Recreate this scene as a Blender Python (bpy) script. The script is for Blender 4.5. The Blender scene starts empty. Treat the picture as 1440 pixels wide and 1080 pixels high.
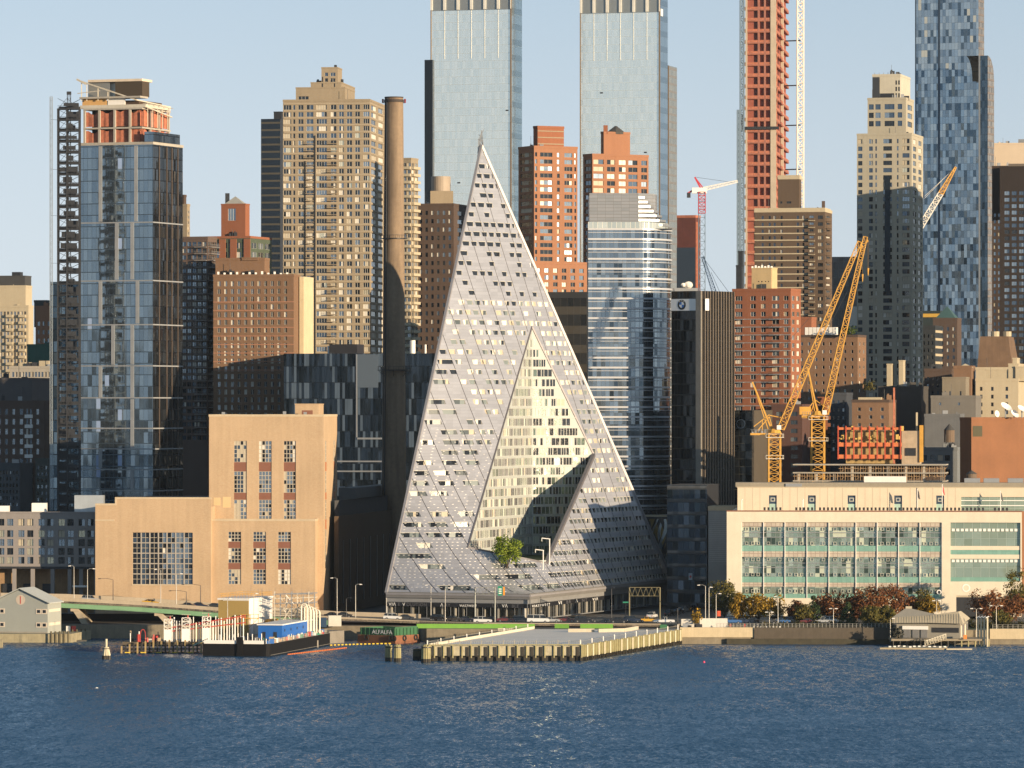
import bpy, math, random
from mathutils import Vector, Matrix
R = random.Random(7)
scene = bpy.context.scene

# ------------------------------------------------------------------ camera, sky, sun, exposure
CAM_H = 70.0          # metres above the river
F = 6968.0            # focal length in photo pixels (1440 wide)
HZ = 570.0            # photo row of the horizon
cam_d = bpy.data.cameras.new("camera"); cam = bpy.data.objects.new("camera", cam_d)
scene.collection.objects.link(cam); scene.camera = cam
cam.location = (0, 0, CAM_H); cam.rotation_euler = (math.pi/2, 0, 0)
cam_d.sensor_width = 36; cam_d.lens = F/1440*36
cam_d.shift_y = (HZ-540)/1440
cam_d.clip_start = 1; cam_d.clip_end = 60000

SUN_AZ, SUN_EL = math.radians(48), math.radians(7.2)   # azimuth to the right of straight behind the camera
sun_vec = Vector((math.sin(SUN_AZ)*math.cos(SUN_EL), -math.cos(SUN_AZ)*math.cos(SUN_EL), math.sin(SUN_EL)))
sd = bpy.data.lights.new("sun", 'SUN'); so = bpy.data.objects.new("sun", sd); scene.collection.objects.link(so)
sd.energy = 4.8; sd.angle = math.radians(0.5); sd.color = (1.0, .78, .52)
so.rotation_euler = sun_vec.to_track_quat('Z', 'Y').to_euler()
so.location = (300, -200, 300)
world = bpy.data.worlds.new("World"); scene.world = world; world.use_nodes = True
wn = world.node_tree.nodes; bg = wn["Background"]
sky = wn.new("ShaderNodeTexSky"); sky.sky_type = 'NISHITA'; sky.sun_disc = False
sky.sun_elevation = SUN_EL; sky.sun_rotation = math.pi - SUN_AZ
sky.altitude = 50; sky.air_density = 1.0; sky.dust_density = 0.2; sky.ozone_density = 2.0
tc = wn.new("ShaderNodeTexCoord"); lift = wn.new("ShaderNodeVectorMath"); lift.operation = 'ADD'; lift.inputs[1].default_value = (0, 0, .21)
world.node_tree.links.new(tc.outputs["Generated"], lift.inputs[0]); world.node_tree.links.new(lift.outputs[0], sky.inputs[0])
sepz = wn.new("ShaderNodeSeparateXYZ"); world.node_tree.links.new(tc.outputs["Generated"], sepz.inputs[0])
mr = wn.new("ShaderNodeMapRange"); mr.interpolation_type = 'SMOOTHSTEP'; world.node_tree.links.new(sepz.outputs[2], mr.inputs[0])
for i_, v_ in enumerate((-.02, .19, .15, .85)): mr.inputs[i_+1].default_value = v_          # hazy pale air near the horizon, clear blue higher up
hs = wn.new("ShaderNodeHueSaturation"); world.node_tree.links.new(mr.outputs[0], hs.inputs["Saturation"]); world.node_tree.links.new(sky.outputs[0], hs.inputs["Color"])
ms_ = wn.new("ShaderNodeVectorMath"); ms_.operation = 'ADD'; ms_.inputs[1].default_value = (.30, .47, .57)      # light scattered many times in the haze
world.node_tree.links.new(hs.outputs[0], ms_.inputs[0]); world.node_tree.links.new(ms_.outputs[0], bg.inputs[0]); bg.inputs[1].default_value = 0.12
vs = scene.view_settings; vs.view_transform = 'Standard'; vs.look = 'None'; vs.gamma = 1; vs.use_curve_mapping = False
vs.exposure = 0.82

# ------------------------------------------------------------------ helpers
def X(px, D): return (px-720)*D/F
def Z(py, D): return CAM_H-(py-HZ)*D/F
def V3(x, y, z): return Vector((x, y, z))
COL = scene.collection

class MB:
    """collects boxes, quads and tubes into ONE mesh object"""
    def __init__(s): s.v = []; s.f = []; s.m = []; s.uv = {}; s.ix = {}
    def vert(s, p):
        k = (round(p[0], 3), round(p[1], 3), round(p[2], 3))
        i = s.ix.get(k)
        if i is None:
            i = len(s.v); s.v.append(k); s.ix[k] = i
        return i
    def poly(s, pts, m=0, uv=None):
        ids = [s.vert(p) for p in pts]
        out = []; ou = []
        for j, i in enumerate(ids):
            if i not in out: out.append(i); ou.append(uv[j] if uv else None)
        if len(out) < 3: return
        if uv: s.uv[len(s.f)] = ou
        s.f.append(out); s.m.append(m)
    def hexa(s, c, m=0, mt=None):
        """c = 8 corners, bottom four then top four, counterclockwise from above"""
        for q in ((3, 2, 1, 0), (4, 5, 6, 7), (0, 1, 5, 4), (1, 2, 6, 5), (2, 3, 7, 6), (3, 0, 4, 7)):
            s.poly([c[i] for i in q], mt if (mt is not None and q[0] == 4) else m)
    def box(s, x0, x1, y0, y1, z0, z1, m=0):
        s.hexa([(x0, y0, z0), (x1, y0, z0), (x1, y1, z0), (x0, y1, z0), (x0, y0, z1), (x1, y0, z1), (x1, y1, z1), (x0, y1, z1)], m)
    def prism(s, foot, z0, z1, m=0, mt=None, top=None):
        """foot counterclockwise from above; top = optional other footprint at z1"""
        n = len(foot); t = top or foot
        for i in range(n):
            j = (i+1) % n
            s.poly([(foot[i][0], foot[i][1], z0), (foot[j][0], foot[j][1], z0), (t[j][0], t[j][1], z1), (t[i][0], t[i][1], z1)], m)
        s.poly([(p[0], p[1], z1) for p in t], m if mt is None else mt)
        s.poly([(p[0], p[1], z0) for p in reversed(foot)], m)
    def bar(s, a, b, r, m=0, n=4, r2=None):
        a = Vector(a); b = Vector(b); d = b-a
        if d.length < 1e-5: return
        q = d.to_track_quat('Z', 'Y'); r2 = r if r2 is None else r2
        off = math.pi/4 if n == 4 else 0
        k0 = []; k1 = []
        for i in range(n):
            t = 2*math.pi*i/n+off
            e = q @ Vector((math.cos(t), math.sin(t), 0))
            k0.append(a+e*r); k1.append(b+e*r2)
        for i in range(n):
            j = (i+1) % n
            s.poly([k0[i], k0[j], k1[j], k1[i]], m)
        s.poly(k0[::-1], m); s.poly(k1, m)
    def cyl(s, x, y, z0, z1, r, m=0, n=16, r2=None): s.bar((x, y, z0), (x, y, z1), r, m, n, r2)
    def build(s, name, mats, parent=None, loc=None, smooth=False):
        me = bpy.data.meshes.new(name); me.from_pydata(s.v, [], s.f)
        if not isinstance(mats, (list, tuple)): mats = [mats]
        for mt in mats: me.materials.append(mt)
        if len(mats) > 1 and s.m: me.polygons.foreach_set("material_index", s.m)
        if s.uv:
            lay = me.uv_layers.new(name="UVMap").data
            for p in me.polygons:
                u = s.uv.get(p.index)
                if u:
                    for k, li in enumerate(p.loop_indices): lay[li].uv = u[k]
        if smooth: me.polygons.foreach_set("use_smooth", [True]*len(me.polygons))
        me.update()
        o = bpy.data.objects.new(name, me); COL.objects.link(o)
        if parent is not None: o.parent = parent
        if loc is not None: o.location = loc
        return o

def tag(o, label=None, cat=None, group=None, kind=None):
    if label: o["label"] = label
    if cat: o["category"] = cat
    if group: o["group"] = group
    if kind: o["kind"] = kind
    return o
def thing(name, label, cat, loc=(0, 0, 0), rz=0, group=None):
    o = bpy.data.objects.new(name, None); COL.objects.link(o)
    o.location = loc; o.rotation_euler = (0, 0, rz); o.empty_display_size = 1
    return tag(o, label, cat, group)
def copy_tree(o, loc=None, rz=None, label=None, parent=None):
    c = o.copy(); COL.objects.link(c)
    if parent is not None: c.parent = parent
    for ch in list(KIDS.get(o.name, [])) or [x for x in o.children]: copy_tree(ch, parent=c)
    if loc is not None: c.location = loc
    if rz is not None: c.rotation_euler = (0, 0, rz)
    if label: c["label"] = label
    return c
KIDS = {}

# ------------------------------------------------------------------ materials
MATS = {}
class NT:
    def __init__(s, name):
        s.mat = bpy.data.materials.new(name); s.mat.use_nodes = True
        s.t = s.mat.node_tree; s.b = s.t.nodes["Principled BSDF"]; s.out = s.t.nodes["Material Output"]
    def n(s, typ, **kw):
        nd = s.t.nodes.new(typ)
        for k, v in kw.items(): setattr(nd, k, v)
        return nd
    def put(s, sock, v):
        if isinstance(v, bpy.types.NodeSocket): s.t.links.new(v, sock)
        elif isinstance(v, (tuple, list)) and sock.type == 'RGBA' and len(v) == 3: sock.default_value = (*v, 1)
        else: sock.default_value = v
    def math(s, op, a, b=0.0, c=0.0):
        nd = s.n("ShaderNodeMath", operation=op); s.put(nd.inputs[0], a); s.put(nd.inputs[1], b); s.put(nd.inputs[2], c)
        return nd.outputs[0]
    def vmath(s, op, a, b=(0, 0, 0), sc=None):
        nd = s.n("ShaderNodeVectorMath", operation=op); s.put(nd.inputs[0], a)
        if op == 'SCALE': s.put(nd.inputs[3], sc)
        else: s.put(nd.inputs[1], b)
        return nd.outputs[0]
    def mix(s, f, a, b):
        nd = s.n("ShaderNodeMix", data_type='RGBA'); s.put(nd.inputs[0], f); s.put(nd.inputs[6], a); s.put(nd.inputs[7], b)
        return nd.outputs[2]
    def noise(s, vec, scale, detail=3, rough=.55):
        nd = s.n("ShaderNodeTexNoise"); s.put(nd.inputs["Vector"], vec); nd.inputs["Scale"].default_value = scale
        nd.inputs["Detail"].default_value = detail; nd.inputs["Roughness"].default_value = rough
        return nd.outputs[0]
    def pos(s): return s.n("ShaderNodeNewGeometry").outputs["Position"]
    def p(s, **kw):
        for k, v in kw.items(): s.put(s.b.inputs[k.replace('_', ' ')], v)
        return s
def plain(name, col, rough=.7, metal=0.0, var=.18, scale=.25, streak=True, spec=.4):
    """a plain surface with weathering: broad blotches, fine grain and vertical streaks"""
    if name in MATS: return MATS[name]
    t = NT(name); P = t.pos()
    a = t.noise(P, scale, 4)
    f = t.noise(P, scale*9, 3)
    if streak:
        sv = t.vmath('MULTIPLY', P, (1.2, 1.2, .06)); c = t.noise(sv, scale*4, 2)
        m = t.math('ADD', t.math('MULTIPLY', a, .5), t.math('MULTIPLY', t.math('ADD', f, c), .25))
    else: m = t.math('ADD', t.math('MULTIPLY', a, .6), t.math('MULTIPLY', f, .4))
    k = t.math('MULTIPLY_ADD', t.math('SUBTRACT', m, .5), var*4, 1.0)
    cc = t.vmath('SCALE', t.vmath('ADD', (col[0], col[1], col[2]), (0, 0, 0)), sc=k)
    t.p(Base_Color=cc, Roughness=rough, Metallic=metal, Specular_IOR_Level=spec)
    MATS[name] = t.mat; return t.mat
def brick(name, col, var=.2, course=1.6):
    """brick seen from afar: course-sized tone changes, a few odd batches, rain streaks"""
    if name in MATS: return MATS[name]
    t = NT(name); P = t.pos()
    big = t.noise(P, .07, 4); fine = t.noise(t.vmath('MULTIPLY', P, (1, 1, 2.6)), course, 3, .7)
    st = t.noise(t.vmath('MULTIPLY', P, (.9, .9, .04)), 1.0, 3)
    m = t.math('ADD', t.math('MULTIPLY', big, .35), t.math('ADD', t.math('MULTIPLY', fine, .4), t.math('MULTIPLY', st, .25)))
    k = t.math('MULTIPLY_ADD', t.math('SUBTRACT', m, .5), var*5, 1.0)
    hue = t.mix(fine, (col[0]*1.05, col[1]*.95, col[2]*.9), (col[0]*.95, col[1]*1.05, col[2]*1.1))
    t.p(Base_Color=t.vmath('SCALE', hue, sc=k), Roughness=.92, Specular_IOR_Level=.2)
    MATS[name] = t.mat; return t.mat
def glass(name, col, metal, rough=.06, wob=.02, scale=.35):
    if name in MATS: return MATS[name]
    t = NT(name); P = t.pos()
    nz = t.n("ShaderNodeTexNoise"); nz.inputs["Scale"].default_value = scale; t.put(nz.inputs["Vector"], P)
    nv = t.vmath('ADD', t.n("ShaderNodeNewGeometry").outputs["Normal"], t.vmath('SCALE', t.vmath('SUBTRACT', nz.outputs[1], (.5, .5, .5)), sc=wob*2))
    t.p(Base_Color=col, Metallic=metal, Roughness=rough, Specular_IOR_Level=.6, Normal=t.vmath('NORMALIZE', nv))
    MATS[name] = t.mat; return t.mat
def curtain(name, cw, ch, c1, c2, mull, mw=.12, mh=.12, sp=0.0, spc=(.1, .1, .1), metal=.8, rough=.07, tilt=.02, lit=0.0, litc=(.5, .47, .4), dark=0.0, darkc=(.01, .012, .015), wave=.0, spm=.3, vary=1.0):
    """glass curtain wall laid out in metres on the UV map: panes with their own tone and tilt, mullions, spandrel bands"""
    if name in MATS: return MATS[name]
    t = NT(name)
    uv = t.n("ShaderNodeUVMap", uv_map="UVMap").outputs[0]
    sx = t.n("ShaderNodeSeparateXYZ"); t.put(sx.inputs[0], uv)
    u = t.math('DIVIDE', sx.outputs[0], cw); v = t.math('DIVIDE', sx.outputs[1], ch)
    iu, iv, fu, fv = t.math('FLOOR', u), t.math('FLOOR', v), t.math('FRACT', u), t.math('FRACT', v)
    spm_ = t.math('LESS_THAN', fv, sp) if sp else 0.0
    cx = t.n("ShaderNodeCombineXYZ"); t.put(cx.inputs[0], iu); t.put(cx.inputs[1], iv); t.put(cx.inputs[2], spm_)
    w = t.n("ShaderNodeTexWhiteNoise", noise_dimensions='3D'); t.put(w.inputs[0], cx.outputs[0])
    w2 = t.n("ShaderNodeTexWhiteNoise", noise_dimensions='3D'); t.put(w2.inputs[0], t.vmath('ADD', cx.outputs[0], (17.3, 5.1, 9.7)))
    col = t.mix(t.math('MULTIPLY', w.outputs[0], vary), c1, c2)
    met = metal
    if lit:
        lm = t.math('GREATER_THAN', w2.outputs[0], 1-lit); col = t.mix(lm, col, litc); met = t.math('MULTIPLY', t.math('SUBTRACT', 1.0, lm), metal)
    if dark:
        col = t.mix(t.math('LESS_THAN', w2.outputs[0], dark), col, darkc)
    if sp:
        col = t.mix(spm_, col, spc); met = t.mix(spm_, met if not isinstance(met, float) else (met,)*3, (spm,)*3)
    mm = t.math('MAXIMUM', t.math('LESS_THAN', fu, mw/cw), t.math('LESS_THAN', fv, mh/ch))
    col = t.mix(mm, col, mull)
    g = t.n("ShaderNodeNewGeometry")
    off = t.vmath('SCALE', t.vmath('SUBTRACT', w.outputs[1], (.5, .5, .5)), sc=tilt*2)
    if wave:
        nz = t.n("ShaderNodeTexNoise"); nz.inputs["Scale"].default_value = .22; t.put(nz.inputs["Vector"], t.vmath('MULTIPLY', g.outputs["Position"], (1, 1, .45)))
        off = t.vmath('ADD', off, t.vmath('SCALE', t.vmath('SUBTRACT', nz.outputs[1], (.5, .5, .5)), sc=wave*2))
    nv = t.vmath('NORMALIZE', t.vmath('ADD', g.outputs["Normal"], off))
    rr = t.math('MULTIPLY_ADD', mm, .4, rough)
    t.p(Base_Color=col, Metallic=met, Roughness=rr, Normal=nv, Specular_IOR_Level=.5)
    MATS[name] = t.mat; return t.mat

# window palette: index 0..5 panes, 6 frame
PAL = [glass("pane_black", (.012, .015, .02), 0, .05), glass("pane_blue", (.10, .14, .19), .7, .13),
       glass("pane_sky", (.30, .36, .42), .75, .17), plain("blind_cream", (.42, .37, .28), .6, var=.1, streak=False),
       plain("blind_white", (.6, .57, .5), .5, var=.08, streak=False), glass("pane_glint", (.75, .68, .5), .7, .12)]
FR_WHITE = plain("frame_white", (.6, .58, .52), .5, streak=False, var=.08)
FR_DARK = plain("frame_dark", (.05, .045, .04), .5, streak=False, var=.1)
FR_TAN = plain("frame_tan", (.33, .27, .19), .6, streak=False, var=.1)
STEEL = plain("dark_steel", (.035, .037, .042), .5, .3, streak=False)
CONC = plain("concrete", (.36, .33, .28), .85, var=.22)
WHITEP = plain("white_paint", (.75, .73, .69), .45, var=.08)
ROOFD = plain("roof_tar", (.06, .058, .055), .9, var=.3, streak=False)
GREYM = plain("grey_metal", (.32, .33, .34), .45, .5, var=.12)
W_STD = (4, 3, 3, 1, 1, 0); W_DARK = (6, 3, 2, 0.5, 0.3, 0); W_BRIGHT = (3, 2, 3, 3, 3, .6)

# ------------------------------------------------------------------ faces and towers
class Face:
    def __init__(s, o, u, L): s.o = Vector((o[0], o[1], 0)); s.u = Vector((u[0], u[1], 0)); s.n = Vector((u[1], -u[0], 0)); s.L = L
    def P(s, u, z, n=0): return s.o+s.u*u+s.n*n+Vector((0, 0, z))
    def box(s, mb, u0, u1, z0, z1, n0, n1, m=0):
        if u1-u0 < 1e-3 or z1-z0 < 1e-3: return
        P = s.P
        mb.hexa([P(u0, z0, n1), P(u1, z0, n1), P(u1, z0, n0), P(u0, z0, n0), P(u0, z1, n1), P(u1, z1, n1), P(u1, z1, n0), P(u0, z1, n0)], m)
    def quad(s, mb, u0, u1, z0, z1, n=0, m=0, uo=0):
        P = s.P; mb.poly([P(u0, z0, n), P(u1, z0, n), P(u1, z1, n), P(u0, z1, n)], m, [(u0+uo, z0), (u1+uo, z0), (u1+uo, z1), (u0+uo, z1)])
    def rot(s): return math.atan2(s.u.y, s.u.x)

GZ = 5.0
class Tier:
    """a box with its near corner at column xc, its left face ending at x0 and its right face at x1"""
    def __init__(s, base, D, th, x0, xc, x1, dl=25., dr=25.):
        s.D = D; s.th = th = math.radians(th); c, n = math.cos(th), math.sin(th)
        cx = X(xc, D)
        if x0 is not None:
            k = (x0-720)/F; s.Ll = (cx-k*D)/(c+k*n)
        else: s.Ll = dl
        if x1 is not None:
            k = (x1-720)/F; s.Lr = (k*D-cx)/(n-k*c)
        else: s.Lr = dr
        s.C = Vector((cx, D, 0))-Vector((base[0], base[1], 0))
        s.lu = Vector((c, -n, 0)); s.ru = Vector((n, c, 0))
        s.A = s.C-s.lu*s.Ll; s.Bk = s.C+s.ru*s.Lr; s.E = s.A+s.ru*s.Lr
        s.fl = Face(s.A, s.lu, s.Ll); s.fr = Face(s.C, s.ru, s.Lr)
        s.fb = Face(s.Bk, -s.lu, s.Ll); s.fk = Face(s.E, -s.ru, s.Lr)
    def foot(s, inset=0):
        i = inset; l = s.lu; r = s.ru
        return [s.A+l*i+r*i, s.C-l*i+r*i, s.Bk-l*i-r*i, s.E+l*i-r*i]
    def z(s, py): return Z(py, s.D)-GZ

def panes(mb, P, w, h, z0, nx, ny, rnd, wts, d=.0, fw=.09):
    """one window into mb: P(u, z, n) maps window coordinates; panes by weighted chance, frame as thin bars"""
    pick = rnd.choices(range(6), wts)[0]
    for i in range(nx):
        if rnd.random() < .35: pick = rnd.choices(range(6), wts)[0]
        a, b = -w/2+i*w/nx, -w/2+(i+1)*w/nx
        for j in range(ny):
            p2 = pick
            if ny > 1 and rnd.random() < .25: p2 = rnd.choices(range(6), wts)[0]
            c, e = z0+j*h/ny, z0+(j+1)*h/ny
            mb.poly([P(a, c, d), P(b, c, d), P(b, e, d), P(a, e, d)], p2)
    def bx(u0, u1, za, zb, n1):
        mb.poly([P(u0, za, n1), P(u1, za, n1), P(u1, zb, n1), P(u0, zb, n1)], 6)
        mb.poly([P(u1, za, d), P(u1, zb, d), P(u1, zb, n1), P(u1, za, n1)], 6)
        mb.poly([P(u0, za, n1), P(u0, zb, n1), P(u0, zb, d), P(u0, za, d)], 6)
        mb.poly([P(u0, zb, n1), P(u1, zb, n1), P(u1, zb, d), P(u0, zb, d)], 6)
    for i in range(nx+1):
        u = -w/2+i*w/nx; bx(max(u-fw/2, -w/2), min(u+fw/2, w/2), z0, z0+h, d+.06)
    for j in range(ny+1):
        z = z0+j*h/ny; bx(-w/2, w/2, max(z-fw/2, z0), min(z+fw/2, z0+h), d+.07)
WIN = {}
def win_mesh(w, h, nx, ny, seed, wts, frame, name='window'):
    k = (round(w, 2), round(h, 2), nx, ny, seed, wts, frame.name)
    if k not in WIN:
        mb = MB(); panes(mb, lambda u, z, n: Vector((u, -n, z)), w, h, 0, nx, ny, random.Random(hash(k[:5]) & 0xffff), wts)
        o = mb.build(name, PAL+[frame]); WIN[k] = o.data; bpy.data.objects.remove(o)
    return WIN[k]

class Bld:
    def __init__(s, name, label, cat, D, px, group=None, zb=GZ):
        s.loc = (X(px, D), D, zb); s.e = thing(name, label, cat, s.loc, 0, group); s.D = D
        s.nw = 0; s.rest = MB(); s.frame = FR_WHITE; s.cap = 100; s.nb = 0; s.brest = MB(); s.bal = None
    def tier(s, th, x0, xc, x1, D=None, **kw): return Tier(s.loc, D or s.D, th, x0, xc, x1, **kw)
    def window(s, f, uc, z0, w, h, n, nx=2, ny=1, wts=W_STD, fw=.09):
        if s.nw < s.cap:
            s.nw += 1
            o = bpy.data.objects.new('window', win_mesh(w, h, nx, ny, R.randrange(7), wts, s.frame)); COL.objects.link(o)
            o.parent = s.e; o.location = f.P(uc, z0, n); o.rotation_euler = (0, 0, f.rot())
        else:
            panes(s.rest, lambda u, z, d: f.P(uc+u, z, n+d), w, h, z0, nx, ny, R, wts)
    def balcony(s, f, u0, u1, z, dep, mats, rail=1.0, cap=100, solid=True, slab=.22):
        w = u1-u0; key = (round(w, 2), round(dep, 2), rail, solid, mats[0].name)
        if not hasattr(s, 'bm'): s.bm = {}
        if key not in s.bm:
            mb = MB(); mb.box(0, w, -dep, 0, 0, slab, 0)
            if solid:
                mb.box(0, w, -dep, -dep+.08, slab, slab+rail, 1); mb.box(0, .08, -dep+.08, 0, slab, slab+rail, 1); mb.box(w-.08, w, -dep+.08, 0, slab, slab+rail, 1)
            else:
                mb.box(0, w, -dep, -dep+.06, slab+rail-.08, slab+rail, 1)
                k = max(2, int(w/.5))
                for i in range(k+1): mb.box(i*(w-.05)/k, i*(w-.05)/k+.05, -dep, -dep+.05, slab, slab+rail-.08, 1)
            o = mb.build('balcony', mats); s.bm[key] = o.data; bpy.data.objects.remove(o)
        o = bpy.data.objects.new('balcony', s.bm[key]); COL.objects.link(o)
        o.parent = s.e; o.location = f.P(u0, z, 0); o.rotation_euler = (0, 0, f.rot())
    def done(s):
        if s.rest.f:
            o = s.rest.build('windows', PAL+[s.frame], s.e); o["kind"] = "stuff"
        return s

def ev(n, frac=.5, nx=2, m0=.03, m1=None):
    """n evenly spaced window columns: (start fraction, end fraction, panes)"""
    m1 = m0 if m1 is None else m1; p = (1-m0-m1)/n
    return [(m0+i*p+p*(1-frac)/2, m0+i*p+p*(1+frac)/2, nx) for i in range(n)]
def skin(b, mb, f, cols, rows, z0, z1, t=.35, u0=0., ny=1, wts=W_STD, m=0, skip=None, ms=None):
    """outer wall layer with real recessed openings; windows set at the back of them"""
    L = f.L; xs = []
    for c in cols: xs.append((max(c[0]*L, u0+.05), c[1]*L, c[2]))
    cur = u0
    for a, e, _ in xs:
        f.box(mb, cur, a, z0, z1, -t, 0, m); cur = e
    f.box(mb, cur, L, z0, z1, -t, 0, m)
    rows = sorted(rows)
    for ci, (a, e, nx) in enumerate(xs):
        cz = z0
        for ri, (ra, rb) in enumerate(rows):
            if ra < z0 or rb > z1: continue
            if skip and skip(ci, ri): continue
            f.box(mb, a, e, cz, ra, -t, 0 if ms is None else -.12, m if ms is None else ms); cz = rb
        f.box(mb, a, e, cz, z1, -t, 0 if ms is None else -.12, m if ms is None else ms)
    for ri, (ra, rb) in reversed(list(enumerate(rows))):
        if ra < z0 or rb > z1: continue
        for ci, (a, e, nx) in enumerate(xs):
            if skip and skip(ci, ri): continue
            b.window(f, (a+e)/2, ra, e-a, rb-ra, -t+.04, nx, ny, wts)
def rows_px(t, y0, pitch, h, y1):
    out = []; y = y0
    while y+h < y1: out.append((t.z(y+h), t.z(y))); y += pitch
    return out
def block(b, th, x0, xc, x1, yt, mat, D=None, yb=None, name='wall', L=None, Rr=None, t=.35, wts=W_STD, ny=1, cap_h=.9, capm=None, trim=.12, ms=None, m2=None, dl=25., dr=25., wtsR=None):
    """one tier: core, skins with windows, parapet. L / Rr = (cols, y0, pitch, h, ylimit[, skip])"""
    T = b.tier(th, x0, xc, x1, D, dl=dl, dr=dr); z1 = T.z(yt); z0 = 0 if yb is None else T.z(yb)
    mb = MB(); mb.prism(T.foot(t if (L or Rr) else 0), z0, z1)
    mats = [mat]+([m2] if m2 else [])
    if L or Rr:
        for f, S, u0 in ((T.fl, L, 0.), (T.fr, Rr, t)):
            if S: skin(b, mb, f, S[0], rows_px(T, *S[1:5]), z0, z1, t, u0, ny, wts if (f is T.fl or wtsR is None) else wtsR, 0, S[5] if len(S) > 5 else None, ms)
            else: f.box(mb, u0, f.L, z0, z1, -t, 0)
    mb.build(name, mats, b.e)
    if cap_h:
        pb = MB(); ft = T.foot(-trim); fi = T.foot(.45)
        for i in range(4):
            j = (i+1) % 4
            pb.hexa([V3(ft[i].x, ft[i].y, z1), V3(ft[j].x, ft[j].y, z1), V3(fi[j].x, fi[j].y, z1), V3(fi[i].x, fi[i].y, z1),
                     V3(ft[i].x, ft[i].y, z1+cap_h), V3(ft[j].x, ft[j].y, z1+cap_h), V3(fi[j].x, fi[j].y, z1+cap_h), V3(fi[i].x, fi[i].y, z1+cap_h)])
        pb.build('parapet', capm or mat, b.e)
        rb = MB(); rb.prism(T.foot(.46), z1, z1+.05); rb.build('roof', ROOFD, b.e)
        if T.Ll*T.Lr > 140 and T.Ll > 9:
            q = random.Random(int(x0*3+yt) if x0 is not None else int(yt))
            for k in range(q.choice((2, 3, 4))):
                p = T.A+T.lu*(T.Ll*q.uniform(.05, .9))+T.ru*(T.Lr*q.uniform(.12, .3)); w, h = q.uniform(.8, 2.4), q.uniform(1.0, 2.6)
                rb = MB(); rb.box(p.x, p.x+w, p.y, p.y+w*.8, z1+.055, z1+h)
                if k % 2: rb.box(p.x+.2, p.x+w*.5, p.y+.1, p.y+w*.5, z1+h, z1+h+.5)
                rb.build('roof_unit', q.choice((GREYM, STEEL, mat)), b.e)
            p = T.A+T.lu*(T.Ll*q.uniform(.1, .9))+T.ru*2; rb = MB(); rb.bar((p.x, p.y, z1+.05), (p.x, p.y, z1+q.uniform(3, 6)), .07, 0, 5); rb.build('antenna', STEEL, b.e)
    return T
def cwall(b, T, z0, z1, matL, matR, name='curtain_wall', roofm=None):
    """box of curtain wall glass with metres as UV"""
    for f, m in ((T.fl, matL), (T.fr, matR), (T.fb, matR), (T.fk, matL)):
        mb = MB(); f.quad(mb, 0, f.L, z0, z1, 0)
        if f is T.fl or f is T.fr: mb.build(name, m, b.e)
        else:
            mb.build('rear_wall', m, b.e)
    mb = MB(); mb.prism(T.foot(.05), z1-.3, z1+.02); mb.build('roof', roofm or ROOFD, b.e)
# ------------------------------------------------------------------ setting: water, ground, near bank
def water_mat():
    """choppy river: wave facets as normals from layered noise, long in depth so they read as ripples"""
    t = NT("river_water"); P = t.pos(); acc = (0, 0, 1.0)
    def lay(sx, sy, det, amp, off):
        nz = t.n("ShaderNodeTexNoise"); nz.inputs["Scale"].default_value = 1; nz.inputs["Detail"].default_value = det; nz.inputs["Roughness"].default_value = .6
        t.put(nz.inputs["Vector"], t.vmath('ADD', t.vmath('MULTIPLY', P, (sx, sy, 0)), (off, off*.7, 0)))
        return t.vmath('MULTIPLY', t.vmath('SUBTRACT', nz.outputs[1], (.5, .5, .5)), (amp*.7, amp, 0))
    gust = t.noise(t.vmath('MULTIPLY', P, (.006, .011, 0)), 1, 4, .6)
    gs = t.n("ShaderNodeMapRange"); t.put(gs.inputs[0], gust); gs.inputs[1].default_value = .3; gs.inputs[2].default_value = .7; gs.inputs[3].default_value = .6; gs.inputs[4].default_value = 1.55
    fine = t.vmath('ADD', lay(1.3, .36, 3, .5, 3.1), t.vmath('ADD', lay(.34, .1, 2, .26, 11.7), lay(3.6, 1.1, 2, .45, 7.9)))
    nv = t.vmath('ADD', t.vmath('SCALE', fine, sc=gs.outputs[0]), t.vmath('ADD', lay(.03, .02, 2, .12, 29.0), (0, -.19, 1)))
    t.p(Base_Color=(.011, .055, .12), Roughness=.15, IOR=1.333, Specular_IOR_Level=.5, Normal=t.vmath('NORMALIZE', nv))
    return t.mat
wm = MB()
wm.poly([(-6000, -90, 0), (6000, -90, 0), (6000, 1700, 0), (-6000, 1700, 0)])
tag(wm.build("river_water", water_mat()), kind="structure")
gr = MB()
front = [(-6000, 1488), (X(-40, 1488), 1488), (X(132, 1488), 1488), (X(470, 1480), 1480), (X(592, 1476), 1476), (X(600, 1460), 1460), (X(955, 1453), 1453), (X(1060, 1453), 1453), (X(1440, 1450), 1450), (6000, 1450)]
GRND = plain("city_ground", (.11, .105, .1), .95, var=.25, scale=.08, streak=False)
SEAW = plain("seawall_stone", (.2, .17, .12), .9, var=.4, scale=.5)
for i in range(len(front)-1):
    a, b_ = front[i], front[i+1]
    gr.poly([(a[0], a[1], -3), (b_[0], b_[1], -3), (b_[0], b_[1], 4.2), (a[0], a[1], 4.2)], 1)
    gr.poly([(a[0], a[1], 4.2), (b_[0], b_[1], 4.2), (b_[0], 30000, 4.2), (a[0], 30000, 4.2)], 0)
tag(gr.build("ground", [GRND, SEAW]), kind="structure")
tb = MB(); tb.prism([(-9000, -9000), (9000, -9000), (9000, -140), (-9000, -140)], -1, 30, top=[(-9000, -9000), (9000, -9000), (9000, -190), (-9000, -190)])
tag(tb.build("terrain", plain("wooded_bank", (.05, .05, .035), .95, var=.4, scale=.02, streak=False)), kind="structure")

def text_mesh(name, cu, parent):
    tmp = bpy.data.objects.new(name, cu); me = bpy.data.meshes.new_from_object(tmp); bpy.data.objects.remove(tmp)
    o = bpy.data.objects.new(name, me); COL.objects.link(o); o.parent = parent; return o
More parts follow.
